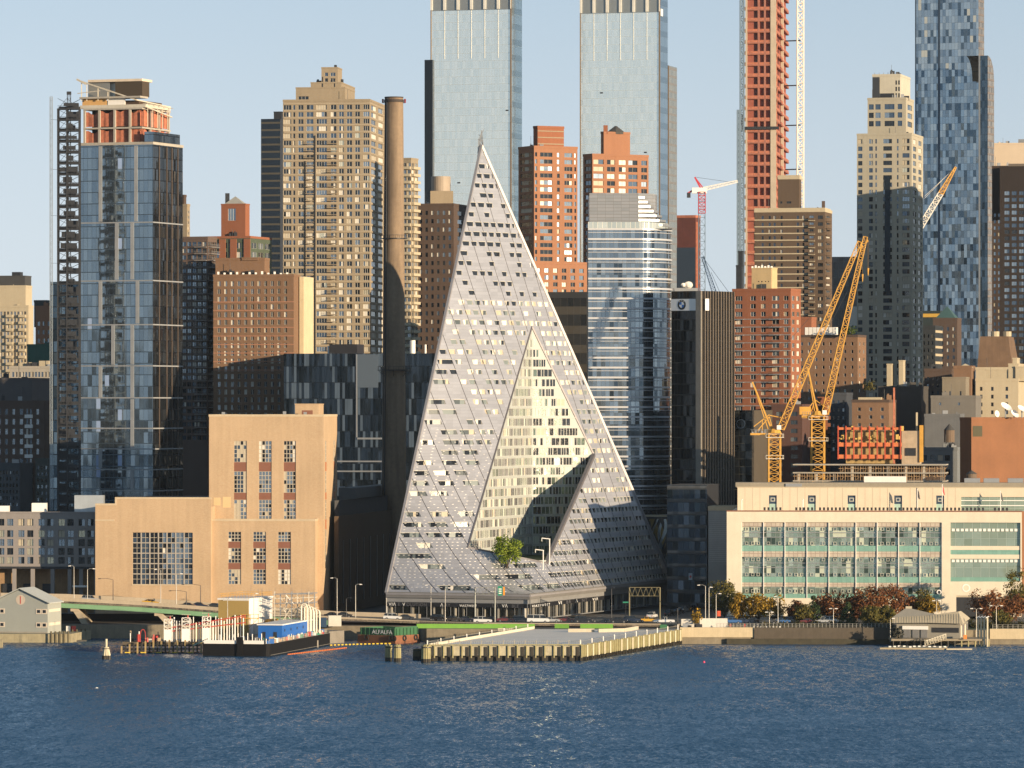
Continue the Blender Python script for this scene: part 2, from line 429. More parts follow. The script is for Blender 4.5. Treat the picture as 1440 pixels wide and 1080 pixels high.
# ------------------------------------------------------------------ the pyramid tower
def pyramid():
    zl, zt = 12.6, 153.3
    FL, M, BR, BL = Vector((X(543, 1513), 1513)), Vector((X(745, 1496), 1496)), Vector((X(945, 1624), 1624)), Vector((X(677, 1590), 1590))
    base = (FL.x, FL.y, GZ)
    root = thing("pyramid_tower", "grey metal pyramid apartment tower with sloped facade and green courtyard cut", "building", base)
    def plan(a, b):
        f = M*(1-b)+FL*b; k = BR*(1-b)+BL*b; return f*(1-a)+k*a
    def S(a, b, lift=0.0):
        p = plan(a, b); return Vector((p.x-base[0], p.y-base[1], zl+(zt-zl)*a*b-GZ+lift))
    def proj(a, b):
        p = S(a, b); D = p.y+base[1]; return 720+F*(p.x+base[0])/D, HZ+F*(CAM_H-p.z-GZ)/D
    def inv(px, py, a=.4, b=.4):
        for _ in range(60):
            x, y = proj(a, b); e = 1e-4
            xa, ya = proj(a+e, b); xb, yb = proj(a, b+e)
            j11, j21, j12, j22 = (xa-x)/e, (ya-y)/e, (xb-x)/e, (yb-y)/e
            det = j11*j22-j12*j21; dx, dy = px-x, py-y
            a += .6*(j22*dx-j12*dy)/det; b += .6*(-j21*dx+j11*dy)/det
            a = min(max(a, .005), .995); b = min(max(b, .005), .995)
        return a, b
    RQ = .33
    hole = [inv(748, 460, .75, .7), inv(658, 770, .2, .6), inv(768, 792, .15, .15), inv(835, 640, .6, .3)]
    NG = 8; HQ = [(748, 460), (658, 770), (768, 792), (835, 640)]     # top, left, bottom, right corners of the cut
    grid = []
    for i in range(NG+1):
        row = []
        for j in range(NG+1):
            u, v = i/NG, j/NG
            px = (HQ[0][0]*(1-u)+HQ[1][0]*u)*(1-v)+(HQ[3][0]*(1-u)+HQ[2][0]*u)*v
            py = (HQ[0][1]*(1-u)+HQ[1][1]*u)*(1-v)+(HQ[3][1]*(1-u)+HQ[2][1]*u)*v
            g0 = hole[0][0]*(1-u)*(1-v)+hole[1][0]*u*(1-v)+hole[3][0]*(1-u)*v+hole[2][0]*u*v
            g1 = hole[0][1]*(1-u)*(1-v)+hole[1][1]*u*(1-v)+hole[3][1]*(1-u)*v+hole[2][1]*u*v
            row.append(inv(px, py, g0, g1))
        grid.append(row)
    def ccw(q):
        ar = sum(q[i][0]*q[(i+1) % 4][1]-q[(i+1) % 4][0]*q[i][1] for i in range(4)); return q if ar > 0 else q[::-1]
    cells_h = [ccw([grid[i][j], grid[i+1][j], grid[i+1][j+1], grid[i][j+1]]) for i in range(NG) for j in range(NG)]
    edge_hole = [[grid[i][0] for i in range(NG+1)], [grid[NG][j] for j in range(NG+1)], [grid[NG-i][NG] for i in range(NG+1)], [grid[0][NG-j] for j in range(NG+1)]]
    bx = [min(g[0] for r_ in grid for g in r_), max(g[0] for r_ in grid for g in r_), min(g[1] for r_ in grid for g in r_), max(g[1] for r_ in grid for g in r_)]
    def half(poly, p, q, keep_in):
        out = []; n = len(poly)
        def sd(v): return (q[0]-p[0])*(v[1]-p[1])-(q[1]-p[1])*(v[0]-p[0])
        for i in range(n):
            u, v = poly[i], poly[(i+1) % n]; su, sv = sd(u), sd(v)
            if not keep_in: su, sv = -su, -sv
            if su >= 0: out.append(u)
            if (su > 0 and sv < 0) or (su < 0 and sv > 0):
                t = su/(su-sv); out.append((u[0]+(v[0]-u[0])*t, u[1]+(v[1]-u[1])*t))
        return out
    def area(q): return abs(sum(q[i][0]*q[(i+1) % len(q)][1]-q[(i+1) % len(q)][0]*q[i][1] for i in range(len(q))))/2
    def cut(poly):
        xs = [p[0] for p in poly]; ys = [p[1] for p in poly]
        if max(xs) < bx[0] or min(xs) > bx[1] or max(ys) < bx[2] or min(ys) > bx[3]: return [poly], True
        todo = [poly]; clean = True
        for hp in cells_h:
            hx = [p[0] for p in hp]; hy = [p[1] for p in hp]; nxt = []
            for pl in todo:
                px_ = [p[0] for p in pl]; py_ = [p[1] for p in pl]
                if max(px_) <= min(hx) or min(px_) >= max(hx) or max(py_) <= min(hy) or min(py_) >= max(hy): nxt.append(pl); continue
                pieces = []; cur = pl
                for i in range(4):
                    o = half(cur, hp[i], hp[(i+1) % 4], False)
                    if len(o) > 2 and area(o) > 1e-9: pieces.append(o)
                    cur = half(cur, hp[i], hp[(i+1) % 4], True)
                    if len(cur) < 3 or area(cur) < 1e-9: cur = []; break
                if not cur: nxt.append(pl)
                else: clean = False; nxt += pieces
            todo = nxt
        return todo, clean
    def ab(c, d):
        b = (-d+math.sqrt(d*d+4*RQ*c))/(2*RQ); return max(0, d+RQ*b), max(0, b)
    # skin metal: brushed panels with floor courses; sits between seams
    t = NT("brushed_panels"); P = t.pos()
    sx = t.n("ShaderNodeSeparateXYZ"); t.put(sx.inputs[0], P)
    row = t.math('FLOOR', t.math('DIVIDE', sx.outputs[2], 1.02)); 
    cx = t.n("ShaderNodeCombineXYZ"); t.put(cx.inputs[0], t.math('FLOOR', t.math('DIVIDE', sx.outputs[0], 2.3))); t.put(cx.inputs[1], row)
    wnz = t.n("ShaderNodeTexWhiteNoise", noise_dimensions='3D'); t.put(wnz.inputs[0], cx.outputs[0])
    line = t.math('LESS_THAN', t.math('FRACT', t.math('DIVIDE', sx.outputs[2], 1.02)), .07)
    k = t.math('MULTIPLY_ADD', wnz.outputs[0], .16, .9)
    k = t.math('MULTIPLY', k, t.math('MULTIPLY_ADD', t.noise(P, .05, 3), .3, .85))
    k = t.math('MULTIPLY', k, t.math('MULTIPLY_ADD', line, -.2, 1.0))
    t.p(Base_Color=t.vmath('SCALE', (.42, .42, .442), sc=k), Metallic=.42, Roughness=.33)
    PANEL = t.mat
    REVEAL = plain("reveal_cream", (.46, .44, .39), .6, var=.1, streak=False)
    SEAM = plain("seam_grey", (.06, .06, .07), .6, streak=False)
    EDGE = plain("edge_metal", (.3, .29, .3), .5, .3, streak=False)
    pitch = 3.15; nk = int((zt-zl)/pitch)
    surf = MB(); wrest = MB(); nwin = 0
    def dlo(c): return c-RQ
    def dhi(c): return 1-RQ*c
    wins = []
    H_ = zt-zl
    seams = [-.27+.064*i for i in range(20)]
    for k in range(nk+1):
        za = zl+k*pitch; zb = min(za+pitch, zt)
        zs = [za, za+pitch*.34, min(za+pitch*.80, zt), zb]
        if za+pitch*.3 >= zt: zs = [za, zt]
        for j in range(len(zs)-1):
            c0, c1 = (zs[j]-zl)/H_, (zs[j+1]-zl)/H_
            if c1 <= c0: continue
            cm = (c0+c1)/2
            # boundaries along the course: arc length modules
            D0 = dlo(cm); D1 = dhi(cm); N = 400
            pts = []; s = 0; prev = None
            for i in range(N+1):
                d = D0+(D1-D0)*i/N; a, b = ab(max(cm, 1e-4), d); p = plan(a, b)
                if prev is not None: s += (p-prev).length
                pts.append((s, d)); prev = p
            def d_at(sv):
                lo, hi = 0, N
                while hi-lo > 1:
                    m_ = (lo+hi)//2
                    if pts[m_][0] < sv: lo = m_
                    else: hi = m_
                (s0, d0), (s1, d1) = pts[lo], pts[hi]
                return d0+(d1-d0)*((sv-s0)/(s1-s0) if s1 > s0 else 0)
            Lc = pts[-1][0]
            cells = []   # (s0, s1, isWindow)
            if j == 1 and len(zs) == 4 and k > 0 or (j == 1 and k == 0):
                sv = .9; rk = random.Random(100+k)
                while sv < Lc-1.2:
                    dm = d_at(sv+1.5); hi = c0 > .745
                    south = dm > .22
                    if south and c0 < .22: w, g, pr = 2.1, .75, .97
                    elif south: w, g, pr = 2.5, 1.1, .8
                    elif c0 < .085: w, g, pr = rk.choice((5.5, 7.5, 10.5)), 2.4, .6
                    else: w, g, pr = rk.choice((4.4, 5.2, 5.8)), rk.choice((1.2, 2.0, 3.4)), .68
                    if hi: w, g, pr = rk.choice((2.6, 3.2)), .9, .75
                    if c0 > .645 and not hi: pr = .45
                    w = min(w, Lc-1.0-sv)
                    if w > 1.2: cells.append((sv, sv+w, rk.random() < pr))
                    sv += w; cells.append((sv, min(sv+g, Lc), False)); sv += g
                cells = [(0, .9, False)]+cells
                if cells[-1][1] < Lc: cells.append((cells[-1][1], Lc, False))
            else:
                n = max(1, int(Lc/4)); cells = [(Lc*i/n, Lc*(i+1)/n, False) for i in range(n)]
            for s0, s1, isw in cells:
                n = max(1, int((s1-s0)/3.0)+1)
                dd = [d_at(s0+(s1-s0)*i/n) for i in range(n+1)]
                if s0 == 0: dd[0] = None
                if s1 >= Lc-1e-6: dd[-1] = 'E'
                def dv(x, c): return dlo(c) if x is None else dhi(c) if x == 'E' else min(max(x, dlo(c)), dhi(c))
                lowp = [ab(c0, dv(x, c0)) for x in dd]; upp = [ab(c1, dv(x, c1)) for x in dd]
                poly = lowp+upp[::-1]
                pcs, clean = cut(poly)
                if isw and clean and dd[0] is not None and dd[-1] != 'E':
                    wins.append((lowp, upp, zs[j], zs[j+1], c0)); continue
                if clean:
                    for i in range(n): surf.poly([S(*lowp[i]), S(*lowp[i+1]), S(*upp[i+1]), S(*upp[i])])
                else:
                    for pc in pcs: surf.poly([S(*q) for q in pc])
    surf.build("sloped_facade", PANEL, root)
    # recessed windows: vertical glass under the upper edge, cheeks and floor from the opening back to it
    rnd = random.Random(8)
    def add_win(mb, low, up, za, zb, c0, org):
        pal = (1, 2, 3, 3, 5, 2) if low[0][0]-RQ*low[0][1] > .22 and c0 > .2 else (6, 7, 4, .8, .5, 0)  # right strip gets brighter pane colours in place of sun glints
        L0, L1, U0, U1 = S(*low[0])-org, S(*low[-1])-org, S(*up[0])-org, S(*up[-1])-org
        zf = L0.z
        B0, B1 = Vector((U0.x, U0.y, zf)), Vector((U1.x, U1.y, zf))
        opn = c0 > .745
        mb.poly([L0, L1, B1, B0], 6); mb.poly([L0, B0, U0], 6); mb.poly([L1, U1, B1], 6)
        n = max(2, int((B1-B0).length/.85)); pick = rnd.choices(range(6), pal)[0]
        for i in range(n):
            if rnd.random() < .6: pick = rnd.choices(range(6), pal)[0]
            a, b = B0.lerp(B1, i/n), B0.lerp(B1, (i+1)/n); a2, b2 = U0.lerp(U1, i/n), U0.lerp(U1, (i+1)/n)
            mb.poly([a, b, b2, a2], 0 if (opn or c0 > .645) else pick)
        # lip under the upper edge
        d = (U1-U0).normalized(); o = Vector((d.y, -d.x, 0))
        if o.y > 0: o = -o
        mb.hexa([U0+o*.12-V3(0, 0, .1), U1+o*.12-V3(0, 0, .1), U1-V3(0, 0, .1), U0-V3(0, 0, .1), U0+o*.12+V3(0, 0, .06), U1+o*.12+V3(0, 0, .06), U1+V3(0, 0, .06), U0+V3(0, 0, .06)], 6)
    VPAL = [PAL[0], plain("pane_slate", (.07, .085, .09), .25, .0, var=.1, streak=False, spec=.6), plain("pane_misty", (.17, .2, .2), .3, .0, var=.15, streak=False, spec=.6), PAL[3], PAL[4], plain("painted_glint", (.7, .68, .6), .6, var=.05, streak=False)]  # last pane colour is a painted sun glint
    order = sorted(range(len(wins)), key=lambda i: -(S(*wins[i][0][0])-S(*wins[i][0][-1])).length)
    top100 = set(order[:100])
    for i, w_ in enumerate(wins):
        if i in top100:
            org = S(*w_[0][0]); mb = MB(); add_win(mb, *w_, org); mb.build("window", VPAL+[REVEAL], root, org)
        else: add_win(wrest, *w_, Vector((0, 0, 0)))
    wrest.build("windows", VPAL+[REVEAL], root)["kind"] = "stuff"
    # seams that follow the fall line
    clip = MB()
    def inside(a, b):
        for hp in cells_h:
            if all((hp[(i+1) % 4][0]-hp[i][0])*(b-hp[i][1])-(hp[(i+1) % 4][1]-hp[i][1])*(a-hp[i][0]) > -1e-5 for i in range(4)): return True
        return False
    for d in seams:
        sm = MB(); cm = min(d+RQ, (1-d)/RQ, 1.0); n = 70; prev = None
        for i in range(n+1):
            c = cm*i/n
            a, b = ab(c, d)
            if a > 1 or b > 1 or inside(a, b):
                prev = None
                if sm.f: sm.build("panel_seam", SEAM, root); sm = MB()
                continue
            p = S(a, b, .04)
            if prev is not None: sm.bar(prev, p, .10, 0, 4)
            prev = p
        if sm.f: sm.build("panel_seam", SEAM, root)
    # panel clips in courses low on the slope, their glints painted white
    for k in range(2, 60):
        c = k*.0068
        if c > .36: break
        s = 0; N = 500; nxt = 1.0; prev = None
        for i in range(N+1):
            d = dlo(c)+(dhi(c)-dlo(c))*i/N*.55; a, b = ab(c, d)
            if a > 1 or b > 1: continue
            p = S(a, b, .02)
            if prev is not None: s += (p-prev).length
            prev = p
            if s > nxt:
                nxt = s+rnd.choice((1.5, 1.5, 1.6, 3.1))+(c*8 if c > .15 else 0)
                if inside(a, b): continue
                a2, b2 = ab(c, d+.006); q = S(a2, b2, .02)
                if (q-p).length < 3: clip.bar(p, p+(q-p).normalized()*.6, .07, 0, 4)
    clip.build("clip_glints", WHITEP, root)["kind"] = "stuff"
    # outer rims
    def rim(mb, pts, r):
        for i in range(len(pts)-1): mb.bar(pts[i], pts[i+1], r, 0, 4)
    rm = MB()
    rim(rm, [S(i/30, 1, .1) for i in range(31)], .55); rim(rm, [S(1, i/30, .1) for i in range(31)], .55)
    rim(rm, [S(0, i/20, -.1) for i in range(21)], .4); rim(rm, [S(i/20, 0, -.1) for i in range(21)], .4)
    rm.build("roof_rim", EDGE, root)
    hr = MB()
    for i in range(4): rim(hr, [S(g[0], g[1], .15) for g in edge_hole[i]], (.3, .3, .75, .35)[i])
    hr.build("courtyard_rim", plain("rim_dark", (.16, .15, .16), .5, .3, streak=False), root)
    # perimeter walls under the rims
    wl = MB()
    for fn in (lambda q: (q, 1.0), lambda q: (1.0, 1-q)):
        for i in range(40):
            p, q = S(*fn(i/40)), S(*fn((i+1)/40))
            wl.poly([Vector((p.x, p.y, 0)), p, q, Vector((q.x, q.y, 0))])
    wl.build("rear_wall", curtain("via_rear", 2.2, 3.15, (.3, .36, .4), (.15, .2, .24), (.5, .5, .5), sp=.4, spc=(.5, .5, .5)), root)
    # courtyard walls, floor, windows
    CW = plain("courtyard_white", (.36, .38, .36), .55, var=.08)
    fz = 22.0-GZ
    cw = MB(); pg = [S(*h) for h in hole]
    cw.poly([Vector((p.x, p.y, fz)) for p in pg], 1)
    class Poly:
        def __init__(s, pts):
            s.p = pts; s.s = [0]
            for i in range(len(pts)-1): s.s.append(s.s[-1]+(Vector((pts[i+1].x-pts[i].x, pts[i+1].y-pts[i].y, 0))).length)
            s.L = s.s[-1]
        def at(s, v):
            i = 0
            while i < len(s.s)-2 and s.s[i+1] < v: i += 1
            return i, (v-s.s[i])/(s.s[i+1]-s.s[i])
        def P(s, v, z, n=0):
            i, t = s.at(v); a, b = s.p[i], s.p[i+1]; q = a.lerp(b, t); u = Vector((b.x-a.x, b.y-a.y, 0)).normalized()
            return Vector((q.x+u.y*n, q.y-u.x*n, z))
        def top(s, v):
            i, t = s.at(v); return s.p[i].z*(1-t)+s.p[i+1].z*t
        box = Face.box
    def wall_face(pts, seed, glassy):
        f = Poly([S(*g) for g in pts]); L = f.L; top = f.top
        rr = random.Random(seed)
        mb = MB(); n = 40
        for i in range(n):
            mb.poly([f.P(L*i/n, fz), f.P(L*(i+1)/n, fz), f.P(L*(i+1)/n, top(L*(i+1)/n)), f.P(L*i/n, top(L*i/n))])
        mb.build("courtyard_wall", CW, root)
        wr = MB(); slabs = MB(); cnt = 0
        k = 0; z = fz+.5
        while z < 150:
            s = .4
            while s < L-.6:
                w = rr.choice((.75, .9, 1.1, 1.5, 1.9, 2.8)); w = min(w, L-.3-s)
                if min(top(s), top(s+w)) > z+2.5 and w > .4:
                    pal = (8, 3, 2.5, 1.2, 1.2, 0) if rr.random() < glassy else (3, 5, 5, 1, 2, .4)
                    uc = s+w/2
                    panes(wr, lambda uu, zz, d: f.P(uc+uu, zz, .06+d), w, 2.36, z, 2 if w > 1.3 else 1, 1, rr, pal, fw=.08)
                s += w+rr.choice((.12, .18, .25, .4))
            a0 = next((L*i/60 for i in range(61) if top(L*i/60) > z+2.8), None)
            a1 = next((L*i/60 for i in range(60, -1, -1) if top(L*i/60) > z+2.8), None)
            if a0 is not None and a1-a0 > 2:
                for i in range(6): f.box(slabs, a0+(a1-a0)*i/6, a0+(a1-a0)*(i+1)/6, z+2.42, z+2.72, 0, .22)
            z += pitch
        wr.build("courtyard_windows", [PAL[0], glass("pane_green", (.13, .17, .14), .6, .06), glass("pane_palegreen", (.36, .42, .34), .65, .08), PAL[3], plain("blind_mint", (.42, .46, .38), .5, var=.08, streak=False), PAL[5], WHITEP], root)["kind"] = "stuff"
        slabs.build("floor_edges", CW, root)["kind"] = "stuff"
    cw.build("courtyard_floor", [CW, plain("lawn_dark", (.05, .07, .02), .9)], root)
    wall_face(edge_hole[0][::-1], 1, .6); wall_face(edge_hole[3][::-1], 2, .7); wall_face(edge_hole[2][::-1], 3, .7); wall_face(edge_hole[1][::-1], 4, .7)
    # lattice tip
    tp = MB(); ap = S(1, 1)
    for dx, dz in ((-1.6, 2.2), (-.6, 3.6), (.1, 5.0)):
        tp.bar(ap+V3(-1.2, 0, -6), ap+V3(dx*.6, 0, dz), .18); tp.bar(ap+V3(.9, 0, -3), ap+V3(dx*.5, .5, dz), .14)
    for i in range(7):
        z = -6+i*1.4; tp.bar(ap+V3(-1.6+i*.12, 0, z), ap+V3(.9-i*.08, 0, z+.9), .12); tp.bar(ap+V3(.9-i*.08, 0, z), ap+V3(-1.6+i*.12, .3, z+1.2), .1)
    tp.bar(ap+V3(-.2, 0, 3), ap+V3(.9, 0, 5.6), .12)
    tp.build("roof_lattice", GREYM, root)
    # glass base: fascia, name band, columns, glazing
    segs = [(FL, M), (M, BR)]
    fas = MB(); gl = MB(); mul = MB(); band = MB(); colm = MB(); cls = MB()
    for si, (p, q) in enumerate(segs):
        u = (q-p); L = u.length; u.normalize(); f = Face((p.x-base[0], p.y-base[1]), (u.x, u.y), L)
        Lx = L if si == 0 else L
        f.box(fas, 0, Lx, 6.35, 8.1, -.8, .12)
        f.quad(gl, 0, Lx, 0.3, 6.35, -.9)
        f.box(band, 0.2, (L if si == 0 else .2), 3.75, 4.95, -.6, -.45)
        n = int(L/2.6)
        for i in range(n+1):
            s = min(L-.1, i*L/n); f.box(mul, s, s+.1, .2, 6.3, -.85, -.7)
        f.box(cls, .1, L-.1, 5.06, 6.3, -.65, -.5); f.box(mul, 0, L, 4.9, 5.0, -.85, -.68); f.box(mul, 0, L, 0, .3, -.9, -.6)
        for i in range(int(L/7)+1):
            s = 1+i*7.0
            if s < L-1:
                pt = f.P(s, 0, -1.9); colm.cyl(pt.x, pt.y, 0, 6.3, .42, 0, 12)
                if rnd.random() < .6: pt = f.P(s+2.4, 0, -2.6); colm.cyl(pt.x, pt.y, 0, rnd.uniform(2.5, 5), .3, 0, 10)
    fas.build("fascia", plain("fascia_grey", (.23, .22, .21), .5, .4, var=.12), root)
    gm = NT("lobby_glass"); gm.p(Base_Color=(.03, .035, .035), Roughness=.03, Alpha=.35, Specular_IOR_Level=.3)
    gl.build("lobby_glazing", gm.mat, root); mul.build("mullion", GREYM, root)
    cls.build("clerestory", plain("clerestory", (.3, .3, .3), .4, .3, var=.15), root)
    band.build("name_band", plain("band_black", (.015, .015, .018), .4, streak=False), root)
    colm.build("lobby_columns", plain("lobby_column", (.6, .56, .48), .7), root)["kind"] = "stuff"
    back = MB()
    for (p, q) in segs:
        u = (q-p).normalized(); L = (q-p).length; f = Face((p.x-base[0], p.y-base[1]), (u.x, u.y), L); f.box(back, 15 if p is M else 0, L-15 if p is FL else L, 0, 7.2, -14.5, -14)
    back.build("lobby_wall", plain("lobby_shade", (.02, .019, .018), .8, streak=False), root)  # wall coloured near black for the shade inside the lobby
    # lettering on the band
    u = (M-FL).normalized(); f = Face((FL.x-base[0], FL.y-base[1]), (u.x, u.y), (M-FL).length)
    LETW = plain("letter_white", (.8, .8, .78), .5, streak=False, var=.02); LETG = plain("letter_grey", (.11, .11, .12), .5, streak=False, var=.02)
    def word(txt, s, size, mat, sp=1.15):
        cu = bpy.data.curves.new("lettering", 'FONT'); cu.body = txt; cu.size = size; cu.extrude = .02; cu.space_character = 1.15
        cu.materials.append(mat); cu.space_character = sp; o = text_mesh("lettering", cu, root)
        o.location = f.P(s, 3.84, -.42); o.rotation_euler = (math.pi/2, 0, f.rot()); 
        return o
    W_ = f.L/202.0
    for txt, px, sz, mt in (("VI\u039b", 546, .72, LETW), ("E", 559, .72, LETG), ("V", 565.5, .72, LETW), ("OLUTION", 571, .72, LETG), ("\u039b", 619, .72, LETW), ("RY", 625.5, .72, LETG),
                            ("VIA57WEST", 646, .52, LETW), ("LO", 692, .72, LETG), ("V\u039b", 705.5, .72, LETW), ("BLE", 719, .72, LETG)):
        word(txt, (px-543)*W_, sz*1.9, mt)
    # the same band runs on along the south front
    u2 = (BR-M).normalized(); f = Face((M.x-base[0], M.y-base[1]), (u2.x, u2.y), (BR-M).length)
    b2 = MB(); f.box(b2, 0.2, 78, 3.75, 4.95, -.6, -.45); b2.build("name_band", MATS["band_black"], root)
    def s_at(px):
        k = (px-720)/F; return (k*M.y-M.x)/(u2.x-k*u2.y)
    for txt, px, sz, mt in (("VIA57WEST", 750, .62, LETW), ("VI", 787, .8, LETW), ("BR", 798, .8, LETG), ("\u039b", 811, .8, LETW), ("NT", 820, .8, LETG), ("VI\u039b", 835, .7, LETW)):
        o = word(txt, s_at(px), sz*1.75, mt, 1.3); o.scale = (2.35, 1, 1)
    return root
pyramid()
# ------------------------------------------------------------------ city: shared builders
def lattice(mb, a, b, w, n, r, m=0, w2=None, up=None):
    """four-chord lattice boom from a to b"""
    a = Vector(a); b = Vector(b); d = (b-a).normalized(); w2 = w if w2 is None else w2
    s = d.cross(Vector((0, 1, 0)) if up is None else up).normalized(); t = d.cross(s).normalized()
    prev = None
    for i in range(n+1):
        q = a.lerp(b, i/n); k = (w+(w2-w)*i/n)/2
        c = [q+s*k+t*k, q-s*k+t*k, q-s*k-t*k, q+s*k-t*k]
        for j in range(4): mb.bar(c[j], c[(j+1) % 4], r*.6, m)
        if prev:
            for j in range(4):
                mb.bar(prev[j], c[j], r, m)
                mb.bar(prev[j], c[(j+1) % 4], r*.6, m) if i % 2 else mb.bar(prev[(j+1) % 4], c[j], r*.6, m)
        prev = c
def rooftop(b, T, zt, items, mat=None):
    """small roof boxes: (u fraction along left face, depth fraction, w, d, h)"""
    for fu, fd, w, d, h in items:
        mb = MB(); p = T.A+T.lu*(T.Ll*fu)+T.ru*(T.Lr*fd); q = [p, p+T.lu*w, p+T.lu*w+T.ru*d, p+T.ru*d]
        mb.prism(q, zt+.06, zt+h); mb.build('roof_unit', mat or GREYM, b.e)
def water_tank(label, px, yb, yt, w_px, D, zt=None, mat=None):
    t = thing("water_tank", label, "water tank", (X(px, D), D, Z(yb, D))); h = (yb-yt)*D/F; r = w_px*D/F/2
    mb = MB(); mb.cyl(0, 0, h*.28, h*.75, r, 0, 14); mb.build("tank", mat or plain("tank_wood", (.14, .1, .07), .9), t)
    mb = MB(); mb.cyl(0, 0, h*.752, h, r*1.08, 0, 14, r2=.08); mb.build("roof", ROOFD, t)
    for sx, sy in ((-1, -1), (1, -1), (-1, 1), (1, 1)):
        mb = MB(); mb.bar((sx*r*.7, sy*r*.7, 0), (sx*r*.6, sy*r*.6, h*.279), .12); mb.build("leg", STEEL, t)

TAN = brick("brick_tan", (.27, .22, .155), .18); SAND = brick("brick_sand", (.43, .312, .20), .22)
BROWN = brick("brick_brown", (.19, .115, .072), .2); RED = brick("brick_red", (.25, .10, .056), .16)
ORED = brick("brick_orange", (.28, .137, .08), .16); DKBR = brick("brick_dark", (.085, .06, .048), .15)
GREYB = brick("stone_grey", (.26, .245, .2), .12); CREAM = brick("stone_cream", (.42, .36, .255), .14)
SPAND = plain("spandrel_brown", (.2, .085, .055), .7, var=.1, streak=False)
NET = plain("orange_netting", (.37, .13, .075), .85, var=.6, scale=.9)
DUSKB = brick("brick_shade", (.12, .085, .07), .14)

# ------------------------------------------------------------------ far row
# twin glass towers behind the pyramid
def twin(px0, px1, px2, side, label, D, band_y, group):
    b = Bld("glass_skyscraper", label, "skyscraper", D, px1, group)
    T = b.tier(16, px0, px1, px2, D); z1 = T.z(-60)
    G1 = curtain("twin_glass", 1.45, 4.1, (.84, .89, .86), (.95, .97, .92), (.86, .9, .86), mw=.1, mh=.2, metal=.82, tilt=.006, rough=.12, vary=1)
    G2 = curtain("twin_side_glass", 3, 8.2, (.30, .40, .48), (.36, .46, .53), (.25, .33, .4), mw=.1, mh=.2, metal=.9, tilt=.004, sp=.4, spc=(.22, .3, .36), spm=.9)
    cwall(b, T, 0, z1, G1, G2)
    zb = T.z(band_y)
    mb = MB(); T.fl.box(mb, .6, T.Ll-.2, zb, z1-.5, 0, .25); mb.build("top_band", curtain("twin_band", 1.2, 30, (.12, .15, .17), (.2, .23, .25), (.3, .32, .32), mw=.2, metal=.6), b.e)
    for i in range(7):
        u = T.Ll*(i+.02)/6
        mb = MB(); T.fl.box(mb, max(0, u-.5), min(T.Ll, u+.9), zb+.3, z1-.4, .26, .9); T.fl.box(mb, max(0, u-.12), min(T.Ll, u+.14), zb-4.1*6.2, zb, .02, .2)
        mb.build("pilaster", plain("pilaster_stone", (.62, .6, .54), .5), b.e)
    mb = MB(); T.fl.box(mb, T.Ll-.55, T.Ll+.25, 0, z1, .03, .55); T.fl.box(mb, -.15, .35, 0, z1, .03, .4); mb.build("corner_fin", plain("fin_bronze", (.28, .2, .13), .4, .5), b.e)
    for fu, fz in ((.93, 156), (.33, 257)) if side == 'n' else ((.25, 130), (.8, 215)):
        mb = MB(); z = T.z(fz); T.fl.box(mb, T.Ll*fu, T.Ll*fu+1.6, z, z+.7, .02, .12); mb.build("vent", STEEL, b.e)
    return b, T
g_tw = "twin glass skyscrapers behind the pyramid"
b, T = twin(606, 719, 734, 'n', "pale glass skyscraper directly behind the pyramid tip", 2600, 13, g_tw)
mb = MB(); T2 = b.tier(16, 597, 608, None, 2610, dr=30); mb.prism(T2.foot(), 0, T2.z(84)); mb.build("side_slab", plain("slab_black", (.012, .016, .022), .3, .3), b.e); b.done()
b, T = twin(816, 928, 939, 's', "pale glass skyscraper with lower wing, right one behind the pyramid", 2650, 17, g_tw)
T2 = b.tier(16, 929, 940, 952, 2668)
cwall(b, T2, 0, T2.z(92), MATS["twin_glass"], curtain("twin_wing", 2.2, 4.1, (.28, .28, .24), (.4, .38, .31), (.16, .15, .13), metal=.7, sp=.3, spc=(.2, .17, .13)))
mb = MB(); T2.fl.box(mb, T2.Ll-.9, T2.Ll+.3, 0, T2.z(92), .03, .5); mb.build("corner_fin", MATS["fin_bronze"], b.e)
mb = MB(); T.fr.box(mb, 1.5, 5.5, T.z(22), T.z(12), .02, .3); mb.build("round_panel", WHITEP, b.e); b.done()

# tall glass tower with mottled panes, far right
b = Bld("mottled_skyscraper", "very tall blue glass skyscraper with mottled checkered panes and stepped shoulder", "skyscraper", 2650, 1384)
T = b.tier(22, 1287, 1376, 1384, 2650)
GA = curtain("mottled_glass", 1.7, 3.6, (.25, .31, .37), (.52, .58, .62), (.22, .27, .31), mw=.1, mh=.1, metal=.85, tilt=.03, lit=.07, litc=(.42, .44, .42), dark=.15, darkc=(.11, .155, .2))
GB = curtain("mottled_side", 1.8, 3.6, (.2, .17, .14), (.5, .42, .33), (.07, .06, .05), metal=.7, tilt=.03, sp=.3, spc=(.22, .16, .11))
cwall(b, T, 0, T.z(-60), GA, GB)
for fu in (0, .36):
    mb = MB(); T.fl.box(mb, T.Ll*fu, T.Ll*fu+(1.2 if fu else .5), 0, T.z(-60), .03, .35); mb.build("vertical_rib", plain("rib_steelblue", (.06, .085, .12), .3, .6, streak=False), b.e)
T2 = b.tier(22, 1377, 1389, 1398, 2632); zt = T2.z(112); mb = MB()
n = 10; prof = [(T2.fr.L*i/n) for i in range(n+1)]
